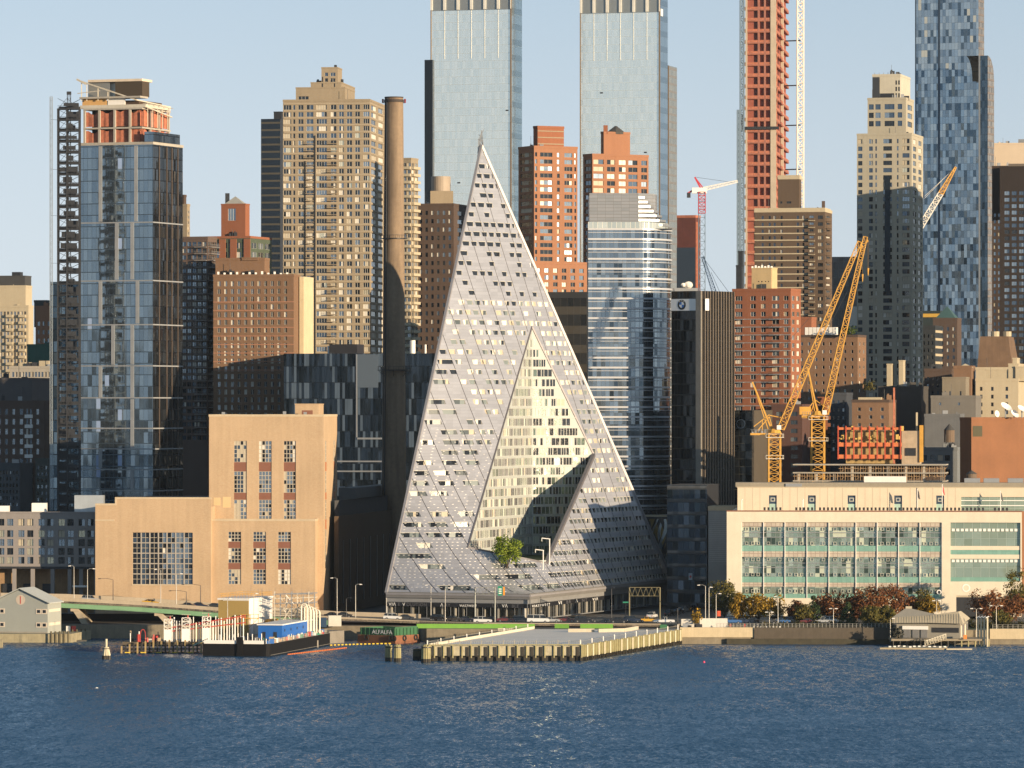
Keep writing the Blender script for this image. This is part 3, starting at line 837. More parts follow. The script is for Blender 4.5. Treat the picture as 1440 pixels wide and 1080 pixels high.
for i in range(n):
    f = lambda s: zt+(T2.z(78)-zt)*math.sqrt(max(0, 1-(s/T2.fr.L)**2))
    T2.fr.quad(mb, prof[i], prof[i+1], 0, f(prof[i+1]), 0)
    P = T2.fr.P; mb.poly([P(prof[i], f(prof[i+1])), P(prof[i+1], f(prof[i+1])), P(prof[i], f(prof[i]))], 0, [(prof[i], f(prof[i+1])), (prof[i+1], f(prof[i+1])), (prof[i], f(prof[i]))])
    mb.poly([P(prof[i], f(prof[i])), P(prof[i+1], f(prof[i+1])), P(prof[i+1], f(prof[i+1]), -12), P(prof[i], f(prof[i]), -12)], 0, [(0, 0), (1, 0), (1, 1), (0, 1)])
T2.fl.quad(mb, 0, T2.Ll, 0, T2.z(78), 0, 1)
mb.build("shoulder", [GB, curtain("shoulder_glass", 1.5, 3.6, (.04, .07, .1), (.1, .15, .2), (.05, .06, .08), metal=.8, tilt=.02)], b.e)
mb = MB(); T2.fl.box(mb, -.2, .5, 0, T2.z(78), .03, .6); mb.build("vertical_rib", GREYM, b.e); b.done()

# red tower under construction
b = Bld("construction_tower", "slender concrete tower under construction wrapped in orange red netting", "tower", 3000, 1100)
T = b.tier(7, 1047, 1091, 1109, 3000); z1 = T.z(-30); flr = 15.6*3000/F
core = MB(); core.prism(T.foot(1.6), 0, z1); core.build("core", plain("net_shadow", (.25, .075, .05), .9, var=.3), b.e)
FRC = plain("raw_concrete", (.42, .35, .27), .9, var=.2)
nets = plain("red_safety_net", (.29, .12, .085), .85, var=.4, scale=.5)
for f in (T.fl, T.fr):
    sl = MB(); k = 0; z = 2.0
    while z < z1:
        f.box(sl, 0, f.L, z, z+2.2, -1.5, .1, 1); f.box(sl, 0 if f is T.fl else .2, f.L, z+.3, z+.8, .11, .25, 0); z += flr; k += 1
    sl.build("floor_edges", [nets, NET], b.e)["kind"] = "stuff"
    for fr_ in ((.03, .42, .62) if f is T.fl else (.55,)):
        mb = MB(); w = 1.1 if f is T.fl else 5.; f.box(mb, f.L*fr_, f.L*fr_+w, 0, z1, -1.4, .12 if fr_ != .03 else .4); mb.build("column", FRC if fr_ in (.03, .55) else nets, b.e)
mb = MB(); T.fl.box(mb, T.Ll-3.2, T.Ll+.2, 0, z1, -1, .5); mb.build("column", FRC, b.e)
mb = MB(); T.fl.box(mb, -2, T.Ll+2, T.z(182), T.z(178), .5, 1.6); T.fl.box(mb, -2.6, 0, T.z(185), T.z(160), -.5, 1); mb.build("work_platform", STEEL, b.e)
# netting roll: ragged bulges on the corner
R2 = random.Random(3); mb = MB()
for i in range(46):
    z = 4+i*flr; p = T.fr.P(R2.uniform(0, 1.2), z, .1); q = T.fr.P(R2.uniform(.5, 2.4), z+flr*.8, R2.uniform(.2, 1.2)); mb.bar(p, q, R2.uniform(.3, .55), 0, 5, R2.uniform(.1, .3))
mb.build("loose_netting", NET, b.e)["kind"] = "stuff"
b.done()
def mast(name, label, cat, px0, px1, y0, y1, D, mat, n, r, off=0, ties=()):
    t = thing(name, label, cat, (X((px0+px1)/2, D), D+off, max(GZ-.8, Z(y1, D)))); z0 = t.location.z
    mb = MB(); w = (px1-px0)*D/F; lattice(mb, (0, 0, 0), (0, 0, Z(y0, D)-z0), w, n, r); mb.build("mast", mat, t)
    for ty, dx in ties:
        m2 = MB(); m2.bar((0, 0, Z(ty, D)-z0), (dx, 4, Z(ty, D)-z0), .5); m2.build("tie", STEEL, t)
    return t, z0
LATW = plain("lattice_white", (.72, .68, .6), .5, streak=False, var=.05); LATB = plain("lattice_blue", (.16, .22, .28), .5, .3, streak=False)
mast("crane_mast", "white lattice crane mast tied to the red tower", "crane mast", 1121, 1130, -40, 700, 3032, LATW, 66, .55, ties=[(57, -9), (120, -9), (176, -9), (238, -9)])
mast("hoist_mast", "blue grey hoist mast climbing the left side of the red tower", "hoist mast", 1041, 1046, -40, 620, 2990, LATB, 90, .6)
mast("hoist_mast", "shorter dark hoist rail lower on the red tower's left", "hoist mast", 1037, 1040, 155, 620, 2975, LATB, 60, .6)
b = Bld("dark_tower", "thin dark tower sliver left of the red tower foot", "tower", 2700, 1040)
block(b, 20, 1035, 1043, 1046, 375, STEEL, 2700); block(b, 20, 1038, 1044, 1046, 355, STEEL, 2700, yb=375); b.done()

# wrapped building with small red and white crane
b = Bld("wrapped_building", "unfinished block wrapped in dark red netting beside the small red crane", "building", 2350, 978)
T = block(b, 20, 952, 978, 985, 306, plain("net_maroon", (.10, .032, .025), .9, var=.35, scale=.4), 2350, cap_h=1.2, capm=NET)
mb = MB(); T.fl.box(mb, 0, T.Ll, 0, T.z(348), .05, .4); mb.build("glazing", curtain("wrap_glass", 1.5, 3.4, (.10, .16, .22), (.16, .22, .28), (.08, .1, .12), metal=.8), b.e)
mb = MB(); T.fr.box(mb, .3, 1.8, T.z(405), T.z(312), .03, .5); mb.build("netting_strip", NET, b.e); b.done()
def small_crane():
    D = 2300; t = thing("tower_crane", "small red and white tower crane with raised jib against the sky", "crane", (X(987, D), D, GZ)); s = D/F
    def P(px, py, dy=0): return Vector((X(px, D)-t.location.x, dy, Z(py, D)-GZ))
    RC = plain("crane_red", (.42, .035, .05), .5, streak=False)
    mb = MB(); lattice(mb, (0, 0, 0), P(987, 272), 9*s, 44, .18); mb.build("mast", LATB, t)
    mb = MB(); lattice(mb, P(987, 300), P(987, 270), 9.5*s, 6, .22); mb.build("slewing_section", RC, t)
    mb = MB(); lattice(mb, P(989, 266), P(1037, 255), 5*s, 16, .18, 0, 3*s); mb.build("jib", LATW, t)
    mb = MB(); mb.box(P(973, 0).x, P(994, 0).x, -1.2, 1.2, P(0, 272).z, P(0, 264).z); mb.build("machine_deck", WHITEP, t)
    mb = MB(); mb.bar(P(986, 266), P(977, 249), .5); mb.bar(P(990, 266), P(977, 249), .35); mb.build("mast_head", RC, t)
    mb = MB(); mb.bar(P(974, 268), P(967, 272), .6); mb.build("counter_jib", RC, t)
    mb = MB(); mb.box(P(966, 0).x, P(971, 0).x, -1, 1, P(0, 278).z, P(0, 271).z); mb.build("counterweight", STEEL, t)
    mb = MB(); mb.bar(P(977, 249), P(1030, 256.5), .08, 0, 3); mb.build("stay_cable", STEEL, t)
small_crane()
def boom_crane():
    D = 2200; t = thing("crane_boom", "grey blue lattice crane boom rising behind the roof with the round emblem", "crane", (X(1005, D), D, GZ))
    def P(px, py): return Vector((X(px, D)-t.location.x, 0, Z(py, D)-GZ))
    LG = plain("lattice_grey", (.3, .36, .42), .5, .3, streak=False)
    mb = MB(); lattice(mb, P(1014, 440), P(988, 361), 2.4, 18, .16, 0, 1.0); mb.build("boom", LG, t)
    mb = MB(); mb.bar(P(988, 361), P(1030, 418), .09, 0, 3); mb.bar(P(1000, 383), P(1013, 413), .09, 0, 3); mb.build("hoist_cable", STEEL, t)
    mb = MB(); mb.bar((0, 0, 0), P(1014, 440), 2.0); mb.build("mast", LG, t)
boom_crane()

# beige tower with shaded foot, right
b = Bld("setback_tower", "beige setback tower with crown openings, sunlit top and dark foot", "skyscraper", 2000, 1275); b.frame = FR_DARK
BEIGE = brick("stone_beige", (.36, .33, .26), .16)
T = block(b, 14, 1205, 1282, 1298, 190, BEIGE, 2000, L=([(.02, .1, 1), (.22, .29, 2), (.335, .365, 1), (.48, .64, 3), (.73, .76, 1), (.83, .96, 3)], 195, 10.2, 6.2, 640), Rr=(ev(2, .6, 2), 195, 10.2, 6.5, 640), wts=(4, 4, 3, 1, 2, .2))
mb = MB(); T.fl.box(mb, T.Ll*.51, T.Ll*.61, T.z(410), T.z(247), .02, .3); mb.build("glass_strip", curtain("strip_dark", 1, 3, (.03, .05, .08), (.05, .08, .11), (.03, .04, .05)), b.e)
T = block(b, 14, 1220, 1274, 1285, 140, BEIGE, 2004, yb=190, L=([(.03, .16, 1), (.2, .34, 1), (.44, .7, 2), (.78, .9, 1)], 146, 11.8, 7.5, 188), Rr=([(.2, .8, 2)], 146, 11.8, 7.5, 188), wts=(2, 5, 3, 0, 0, 0))
T = block(b, 14, 1227, 1266, 1280, 107, plain("crown_stone", (.45, .42, .34), .8), 2008, yb=140, L=([(.04, .12, 1), (.16, .24, 1), (.82, .88, 1), (.92, .98, 1)], 113, 9, 6, 140), wts=(9, 0, 0, 0, 0, 0))
mb = MB(); T.fl.box(mb, T.Ll*.28, T.Ll*.78, T.z(139), T.z(131), -.2, .15); mb.build("louvre", STEEL, b.e)
mb = MB(); T.fl.box(mb, 0, T.Ll*.26, T.z(140), T.z(108), .05, .3); mb.build("dark_bay", curtain("crown_dark", 1.8, 2.2, (.02, .025, .03), (.04, .05, .06), (.1, .1, .1), mw=.4, mh=.4), b.e)
for i in range(6):
    mb = MB(); p = T.A+T.lu*(T.Ll*(.1+i*.16)); mb.cyl(p.x, p.y+3, T.z(107)+.06, T.z(101), .12, 0, 6); mb.build("antenna", GREYM, b.e)
b.done()

# far right block with rows of windows and pale building behind it
b = Bld("pale_slab", "pale sunlit blank-walled building top at the far right edge", "building", 2700, 1446)
block(b, 10, 1394, 1446, None, 203, plain("pale_render", (.55, .45, .34), .85, var=.08), 2700, dr=30)
rooftop(b, b.tier(10, 1394, 1446, None, 2700), Z(203, 2700)-GZ, [(.15, .2, 3, 3, 1.4), (.5, .3, 6, 3, 1.2), (.72, .1, 4, 4, 3)]); b.done()
b = Bld("dark_window_block", "dark brown tower with a grid of grey windows at the right edge", "building", 1945, 1570); b.frame = FR_DARK
block(b, 8, 1406, 1570, None, 236, brick("brick_black", (.03, .024, .022), .2), 1945, L=(ev(15, .7, 2), 268, 9.1, 5.6, 560), wts=(2, 6, 4, 0, 0, 0), dr=30); b.done()
b = Bld("dark_stepped_tower", "narrow dark tower stepping down beside the mottled glass skyscraper", "building", 2080, 1420); b.frame = FR_DARK
block(b, 8, 1395, 1427, None, 236, brick("brick_umber", (.05, .036, .03), .2), 2080, L=(ev(5, .5, 1), 300, 9, 5, 500), wts=W_DARK, dr=25)
mb = MB(); T = b.tier(8, 1418, 1448, None, 2060, dr=20); mb.prism(T.foot(), Z(300, 2060)-GZ, Z(230, 2060)-GZ); mb.build("penthouse", curtain("pent_glass", 2, 3, (.2, .25, .25), (.35, .4, .38), (.25, .2, .15)), b.e); b.done()

# ------------------------------------------------------------------ middle row, left side
b = Bld("balcony_tower", "tan apartment block with a dark roof tank at the far left edge", "building", 2250, 45); b.frame = FR_TAN
T = block(b, 12, -40, 40, 47, 432, CREAM, 2250, L=([(.5+.06*i, .5+.06*i+.04, 2) for i in range(8)], 438, 9.6, 5.5, 560))
for k in range(10):
    z = T.z(440+k*9.6)-2.0
    for u in (.62, .84): b.balcony(T.fl, T.Ll*u, T.Ll*u+3.2, z, 1.6, [CREAM, CREAM])
T2 = block(b, 12, -40, 36, 45, 404, CREAM, 2254, yb=432)
T3 = block(b, 12, -40, 35, 44, 389, plain("tank_dark", (.05, .05, .05), .7), 2256, yb=404, cap_h=.5)
rooftop(b, T3, T3.z(389), [(.72, .3, 4, 4, 2.2)], STEEL); b.done()
b = Bld("narrow_brick_block", "narrow orange brick building tucked left of the construction hoist", "building", 2050, 66)
block(b, 12, 50, 80, None, 433, ORED, 2050, L=(ev(4, .5, 2), 452, 12, 6, 500), dr=20); block(b, 12, 48, 66, None, 425, ROOFD, 2060, yb=460, dr=14); b.done()
b = Bld("green_wrapped_block", "low block wrapped in green netting near the left edge", "building", 1980, 66)
block(b, 12, 38, 80, None, 487, plain("net_green", (.04, .1, .075), .9, var=.2), 1980, dr=16); b.done()
b = Bld("flat_roof_block", "low pale building with a long window row at the left", "building", 1930, 78); b.frame = FR_DARK
T = block(b, 12, 14, 82, None, 518, plain("pale_grey_wall", (.34, .31, .26), .8), 1930, L=(ev(14, .7, 2), 523, 14, 7, 560), dr=16)
rooftop(b, T, T.z(518), [(.3, .3, 6, 5, 2.4), (.55, .2, 4, 4, 3), (.12, .2, 5, 4, 2)], CREAM); b.done()
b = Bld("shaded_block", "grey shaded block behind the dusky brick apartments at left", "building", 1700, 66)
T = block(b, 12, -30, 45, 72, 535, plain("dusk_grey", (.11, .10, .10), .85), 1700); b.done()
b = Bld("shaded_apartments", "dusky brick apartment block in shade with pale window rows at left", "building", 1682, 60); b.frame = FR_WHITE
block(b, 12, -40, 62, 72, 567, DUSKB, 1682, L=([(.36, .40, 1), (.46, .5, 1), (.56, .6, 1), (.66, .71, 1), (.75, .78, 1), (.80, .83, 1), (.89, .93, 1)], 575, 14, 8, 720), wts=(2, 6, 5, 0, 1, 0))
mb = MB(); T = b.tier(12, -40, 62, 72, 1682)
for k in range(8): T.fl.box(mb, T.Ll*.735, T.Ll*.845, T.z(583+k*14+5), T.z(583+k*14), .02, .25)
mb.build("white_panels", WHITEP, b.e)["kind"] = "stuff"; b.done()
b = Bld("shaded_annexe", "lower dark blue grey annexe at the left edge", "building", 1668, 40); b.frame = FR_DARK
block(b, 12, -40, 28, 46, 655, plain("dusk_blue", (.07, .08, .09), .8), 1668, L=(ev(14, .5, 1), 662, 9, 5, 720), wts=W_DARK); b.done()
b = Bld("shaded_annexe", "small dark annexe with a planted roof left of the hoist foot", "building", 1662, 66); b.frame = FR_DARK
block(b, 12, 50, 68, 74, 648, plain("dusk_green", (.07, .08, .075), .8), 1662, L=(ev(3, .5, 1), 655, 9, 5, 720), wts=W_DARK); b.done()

# left glass tower topped by orange construction floors
b = Bld("glass_tower", "blue glass tower with unfinished orange top floors at left", "skyscraper", 1620, 215)
T = b.tier(20, 111, 215, 257); z1 = T.z(203); fl = 16.1*1620/F
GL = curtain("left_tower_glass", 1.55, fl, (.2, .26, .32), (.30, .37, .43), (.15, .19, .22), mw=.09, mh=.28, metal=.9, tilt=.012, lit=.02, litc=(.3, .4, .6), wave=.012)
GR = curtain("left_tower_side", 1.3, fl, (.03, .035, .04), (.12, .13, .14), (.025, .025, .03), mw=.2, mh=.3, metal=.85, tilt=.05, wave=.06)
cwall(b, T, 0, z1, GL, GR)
PALE = plain("band_pale", (.31, .32, .33), .5, .2, streak=False)
for y in (312, 394, 456, 514, 559, 602, 631, 660, 690):
    mb = MB(); T.fl.box(mb, 0, T.Ll+.1, T.z(y)-.3, T.z(y)+.1, .02, .16); T.fr.box(mb, .02, T.Lr, T.z(y)-.3, T.z(y)+.1, .02, .16); mb.build("floor_band", PALE, b.e)
for y0, y1, fr_ in ((203, 312, (.27, .75)), (312, 394, (.49, .7)), (394, 456, (.27, .77)), (456, 514, (.44, .7)), (514, 560, (.27, .7)), (560, 631, (.7,)), (631, 660, (.27,)), (660, 690, (.7,)), (690, 715, (.27,))):
    for q in fr_:
        mb = MB(); T.fl.box(mb, T.Ll*q, T.Ll*q+1.2, T.z(y1)+.31, T.z(y0)-.31, .02, .2); mb.build("vertical_panel", PALE, b.e)
for q in (.2, .45, .62, .82):
    mb = MB(); T.fr.box(mb, T.Lr*q, T.Lr*q+.5, 0, z1-.4, .02, .15); mb.build("vertical_panel", plain("side_fin", (.12, .09, .07), .5, .3), b.e)
mb = MB(); mb.prism(T.foot(-.2), z1, z1+.9); mb.build("floor_slab", CONC, b.e)
To = b.tier(20, 117, 200, 240, 1622)
zz = [203, 178, 151]
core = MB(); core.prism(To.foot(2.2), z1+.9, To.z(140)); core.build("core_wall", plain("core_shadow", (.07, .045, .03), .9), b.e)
for i in range(2):
    za, zb = To.z(zz[i]), To.z(zz[i+1])
    mb = MB(); mb.prism(To.foot(0), zb-.55, zb); mb.build("floor_slab", CONC, b.e)
    for k, (f, q0, q1) in enumerate(((To.fl, 0, .24), (To.fl, .26, .5), (To.fl, .52, .76), (To.fl, .78, 1), (To.fr, .02, .3), (To.fr, .33, .64), (To.fr, .67, .98))):
        hgt = R.uniform(.8, 1.05)
        mb = MB(); n = 7
        for j in range(n):
            u0, u1 = f.L*(q0+(q1-q0)*j/n), f.L*(q0+(q1-q0)*(j+1)/n); n0 = -.9+.07*math.sin(j*2.1+k); n1 = -.9+.07*math.sin((j+1)*2.1+k); P = f.P
            h0, h1 = za+.6+(zb-za-1.2)*(hgt+.1*math.sin(j+k)), za+.6+(zb-za-1.2)*(hgt+.1*math.sin(j+1+k))
            mb.poly([P(u0, za+.3 if i else za+.9, n0), P(u1, za+.3 if i else za+.9, n1), P(u1, min(h1, zb-.6), n1), P(u0, min(h0, zb-.6), n0)])
        mb.build("netting", NET, b.e)
for f, qs in ((To.fl, (0.0, .25, .51, .77)), (To.fr, (.3, .62, .95))):
    for q in qs:
        mb = MB(); f.box(mb, f.L*q, f.L*q+.7, z1+.9, To.z(151)-.55, -.75, -.1); mb.build("column", CONC, b.e)
Tt = b.tier(20, 112, 205, 240, 1622)
mb = MB(); Tt.fl.box(mb, 0, Tt.Ll, Tt.z(151)+.01, Tt.z(165)+3.2+.6, -.4, .3); mb.prism(Tt.foot(0), Tt.z(151)+.02, Tt.z(151)+1.1); mb.build("edge_beam", plain("beam_pale", (.5, .46, .38), .8), b.e)
mb = MB(); Tt.fl.box(mb, .4, Tt.Ll*.38, Tt.z(151)+1.1, Tt.z(137), -1.6, -1.2); mb.build("plywood_wall", plain("plywood", (.55, .33, .13), .8), b.e)
mb = MB(); Tt.fl.box(mb, Tt.Ll*.4, Tt.Ll*.66, Tt.z(151)+1.1, Tt.z(136), -1.8, -1.3); mb.build("tarpaulin", WHITEP, b.e)
mb = MB(); Tt.fl.box(mb, 0, Tt.Ll*.92, Tt.z(137), Tt.z(134.5), -6, .2); mb.build("floor_slab", CONC, b.e)
mb = MB(); Tt.fl.box(mb, 1.2, 9, Tt.z(134.5), Tt.z(112), -9, -4); mb.build("glass_shaft", curtain("shaft_glass", 1.4, 1.8, (.2, .27, .33), (.5, .54, .55), (.45, .42, .36), mw=.14), b.e)
Tp = b.tier(20, 162, 200, 210, 1626); mb = MB(); mb.prism(Tp.foot(), Tt.z(134.5), Tp.z(114)); mb.build("penthouse", curtain("louvre_brown", .5, 20, (.10, .075, .05), (.14, .1, .07), (.06, .045, .03), mw=.1, metal=.1, rough=.6), b.e)
mb = MB(); T5 = b.tier(20, 124, 200, 210, 1626); T5.fl.box(mb, 0, T5.Ll, Tp.z(114)+.01, Tp.z(110.5), -8, .3); mb.build("penthouse_roof", plain("cap_cream", (.6, .5, .38), .7), b.e)
mb = MB(); P = Tt.fl.P
for q in (.02, .1, .27, .42): mb.bar(P(Tt.Ll*q, Tt.z(140), -.5), P(Tt.Ll*q, Tt.z(113+q*30), -.5), .2)
mb.bar(P(-1, Tt.z(110), -.4), P(Tt.Ll*.85, Tt.z(140), -.4), .3); mb.bar(P(-1, Tt.z(129), -.4), P(Tt.Ll*.3, Tt.z(126), -.4), .16); mb.bar(P(-1.2, Tt.z(109), -.4), P(2, Tt.z(116), -.4), .4)
mb.bar(P(Tt.Ll*.85, Tt.z(140), -.4), Tt.fr.P(Tt.Lr, Tt.z(146), 0), .25); mb.bar(Tt.fr.P(0, Tt.z(150), 0), Tt.fr.P(Tt.Lr*1.05, Tt.z(160), 0), .25)
for q in (.1, .3, .5, .7, .9): mb.bar(Tt.fr.P(Tt.Lr*q, Tt.z(178), -.2), Tt.fr.P(Tt.Lr*q, Tt.z(144+q*3), -.2), .16); mb.bar(Tt.fr.P(Tt.Lr*q, Tt.z(144+q*3), -2), Tt.fr.P(Tt.Lr*q, Tt.z(146+q*3), 1.8), .12)
mb.build("roof_truss", plain("truss_pale", (.5, .45, .36), .7, streak=False), b.e)
Tg = b.tier(20, 203, 216, 257, 1619.5); mb = MB(); Tg.fl.quad(mb, 0, Tg.Ll, z1+.9, Tg.z(185)); Tg.fr.quad(mb, 0, Tg.Lr*.9, z1+.9, Tg.z(185), 0, 1); mb.build("curtain_wall", [GL, GR], b.e)
Tw = b.tier(20, 70, 112, None, 1632, dr=18); cwall(b, Tw, 0, Tw.z(396), curtain("left_wing_glass", 1.4, fl, (.04, .07, .10), (.2, .27, .33), (.04, .05, .06), mw=.15, mh=.3, metal=.85, tilt=.03), STEEL)
b.done()
# hoist tower at its left
D = 1612; h = thing("construction_hoist", "dark steel construction hoist tower beside the blue glass tower", "hoist", (X(97, D), D, GZ)); zt = Z(153, D)-GZ; w = 15*D/F
mb = MB()
for sx in (-w, -w*.15, w):
    for sy in (-2.2, 2.2): mb.bar((sx, sy, 0), (sx, sy, zt), .3)
mb.build("frame", STEEL, h)
k = 0; z = 1.0
while z < zt:
    mb = MB(); mb.box(-w-.2, w+.2, -2.4, 2.4, z, z+.28); mb.box(-w, w, -2.3, -2.2, z+1.0, z+1.15); mb.box(-w, w, -2.3, -2.2, z+.5, z+.58); mb.box(-w, w, 2.2, 2.3, z+.3, z+1.1); [mb.bar((xx, -2.2, z), (xx, -2.2, z+1.1), .05) for xx in (-w*.7, -w*.4, 0, w*.3, w*.6)]; mb.bar((-w, -2.2, z), (-w*.15, -2.2, z+3.5), .08); mb.bar((w, 2.2, z), (-w*.15, 2.2, z+3.5), .08)
    if R.random() < .85: mb.box(-w*.1, w*R.uniform(.5, .95), -.8, 1.8, z+.28, z+R.uniform(1.4, 3.1), 0)
    mb.box(w*R.uniform(-.9, .2), w*R.uniform(.3, .95), -2.15, -2.0, z+1.15, z+R.uniform(1.5, 3.0)); mb.bar((-w, 2.2, z), (w, 2.2, z+3.5), .12); mb.bar((w, -2.2, z), (-w, -2.2, z+3.5), .1)
    if z < 60: mb.box(-w, -w*.2, .5, 1.8, z+.28, z+2.9, 0)
    mb.build("platform", STEEL, h); z += 3.56; k += 1
mb = MB(); lattice(mb, (0, 0, 0), (0, 0, zt+5.2), 1.1, 84, .1); mb.box(-.7, .7, -.7, .7, zt+4.6, zt+5.6); mb.build("mast", STEEL, h)
t, z0 = mast("hoist_mast", "thin grey lattice mast standing free left of the hoist tower", "hoist mast", 70.3, 73.6, 136, 718, 1606, plain("lattice_light", (.25, .28, .3), .5, .3, streak=False), 110, .1)
for py in (168, 238, 303, 370, 440):
    mb = MB(); mb.bar((0, 0, Z(py, 1606)-z0), (2.6, 3.5, Z(py, 1606)-z0), .07); mb.build("tie", STEEL, t)

# banded balcony slab right of the glass tower
BALG = plain("balcony_grey", (.2, .19, .18), .6)
b = Bld("balcony_tower", "glassy tower with stacked white balconies right of the blue glass tower", "building", 1760, 300); b.frame = FR_DARK
T = block(b, 20, 254, 292, 305, 336, DUSKB, 1760, L=(ev(5, .8, 2), 340, 9.4, 6, 620), Rr=(ev(4, .8, 2), 340, 9.4, 6, 620), wts=(3, 4, 4, 0, 1, 0))
for k in range(29):
    z = T.z(348+k*9.4); b.balcony(T.fr, .5, T.Lr-.2, z, 1.3, [BALG, BALG], rail=.9, solid=False); b.balcony(T.fl, T.Ll*.55, T.Ll-.2, z, 1.2, [BALG, BALG], rail=.9, solid=False)
b.done()
b = Bld("tan_sliver", "thin tan building edge just right of the blue glass tower's top", "building", 1900, 264); block(b, 20, 240, 263, 267, 290, TAN, 1900, Rr=(ev(1, .6, 2), 296, 7.5, 4, 420)); block(b, 20, 240, 259, 262, 277, DKBR, 1905, yb=290); b.done()
b = Bld("pyramid_roof_tower", "red brick tower with a small pyramid skylight roof and chimney", "building", 1900, 350)
T = block(b, 18, 290, 352, 382, 335, plain("green_panel", (.07, .09, .06), .6), 1900, L=(ev(6, .7, 2), 341, 13, 8, 390), Rr=(ev(3, .8, 2), 341, 13, 8, 390), wts=(3, 4, 3, 1, 2, 0), capm=RED)
mb = MB()
for q in (.02, .3, .55, .86): T.fl.box(mb, T.Ll*q, T.Ll*q+2.6, T.z(390), T.z(336), .02, .4)
mb.build("brick_pier", RED, b.e)
T2 = block(b, 18, 311, 345, 351, 288, RED, 1908, yb=335, L=([(.28, .6, 3)], 293, 60, 17, 320), wts=(0, 0, 6, 0, 2, 0), cap_h=.5)
z = T2.z(288)+.06; ft = T2.foot(.5); c = sum((Vector((p.x, p.y, 0)) for p in ft), Vector())/4; mb = MB()
for i in range(4): mb.poly([V3(ft[i].x, ft[i].y, z), V3(ft[(i+1) % 4].x, ft[(i+1) % 4].y, z), V3(c.x, c.y, z+3.4)])
mb.build("pyramid_skylight", plain("skylight_stone", (.42, .40, .34), .5, .3), b.e)
mb = MB(); p = T2.A+T2.lu*2.4; mb.box(p.x-.8, p.x+.8, p.y+2, p.y+3.6, z, T2.z(271)); mb.build("flue", STEEL, b.e); b.done()
# dark banded slab
b = Bld("dark_slab_tower", "dark slab tower with faint brown bands left of the tan apartment tower", "skyscraper", 2200, 394)
T = b.tier(14, 367, 394, 402); cwall(b, T, 0, T.z(167), curtain("dark_slab", 30, 10.2*2200/F*1.0, (.022, .03, .042), (.026, .036, .05), (.02, .025, .03), mh=.1, sp=.28, spc=(.10, .085, .06), metal=.5, rough=.25, tilt=.0), STEEL)
T2 = block(b, 14, 385, 396, 402, 158, STEEL, 2205, yb=170, cap_h=.4); b.done()
# tan apartment tower
b = Bld("tan_apartment_tower", "tall tan brick apartment tower with stepped top behind the chimney", "skyscraper", 1950, 541); b.frame = FR_WHITE
cols = [(.005, .095, 3), (.115, .14, 1), (.175, .235, 2), (.27, .35, 2), (.385, .505, 4), (.55, .615, 2), (.645, .70, 2), (.735, .795, 2), (.83, .885, 2), (.925, .995, 3)]
T = block(b, 7, 398, 520, 541, 142, TAN, 1950, L=(cols, 147, 10.02, 6.6, 600), Rr=(ev(2, .7, 2), 147, 10.02, 6.6, 600), wts=(5, 3, 3, 2, 3, .6), cap_h=.8)
sl = MB()
for k in range(46): sl_z = T.z(145.2+k*10.02); T.fl.box(sl, .3, T.Ll, sl_z-.12, sl_z+.14, .01, .14); T.fr.box(sl, .0, T.Lr, sl_z-.12, sl_z+.14, .01, .14)
sl.build("floor_edges", plain("slab_edge", (.36, .3, .215), .8), b.e)["kind"] = "stuff"
for k in range(36):
    z = T.z(194+k*10.02+8.2)
    for q0, q1 in ((.265, .355), (.51, .625)): b.balcony(T.fl, T.Ll*q0, T.Ll*q1, z, 1.5, [TAN, FR_DARK], rail=1.0, solid=False)
for q in (.25, .363):
    mb = MB(); T.fl.box(mb, T.Ll*q, T.Ll*q+.45, 0, T.z(190 if q > .3 else 226), .15, .3); mb.build("dark_joint", STEEL, b.e)
T2 = block(b, 7, 416, 485, 499, 124, TAN, 1956, yb=142, L=([(.05, .26, 3)], 135, 9, 5, 141), wts=W_DARK, cap_h=.5); T3 = block(b, 7, 437, 480, 499, 117, TAN, 1957, yb=124, cap_h=.5)
T4 = block(b, 7, 452, 475, 481, 96, TAN, 1958, yb=117, L=([(.2, .4, 1), (.55, .85, 2)], 102, 8, 5, 116), wts=W_DARK, cap_h=.5)
mb = MB(); T4.fl.box(mb, T4.Ll*.05, T4.Ll*.12, T3.z(142), T4.z(108), .6, .9); T4.fl.box(mb, T4.Ll*.8, T4.Ll*.86, T3.z(142), T4.z(112), .6, .9); T4.fl.box(mb, T4.Ll*.75, T4.Ll*.9, T4.z(96)+.6, T4.z(91), -2, -1); mb.build("flue_pipe", STEEL, b.e)
b.done()
b = Bld("tan_apartment_tower", "tan balcony tower slice just right of the tall chimney", "building", 1872, 586); b.frame = FR_WHITE
T = block(b, 20, 565, 578, 588, 224, TAN, 1872, L=([(.1, .45, 2), (.6, .95, 2)], 229, 10, 6, 560), Rr=(ev(2, .7, 2), 229, 10, 6, 560), cap_h=.6)
for k in range(28): b.balcony(T.fr, .4, T.Lr-.2, T.z(238+k*10), 1.1, [CREAM, CREAM], rail=.8); b.balcony(T.fl, T.Ll*.05, T.Ll*.97, T.z(238+k*10), .9, [CREAM, CREAM], rail=.8)
b.done()
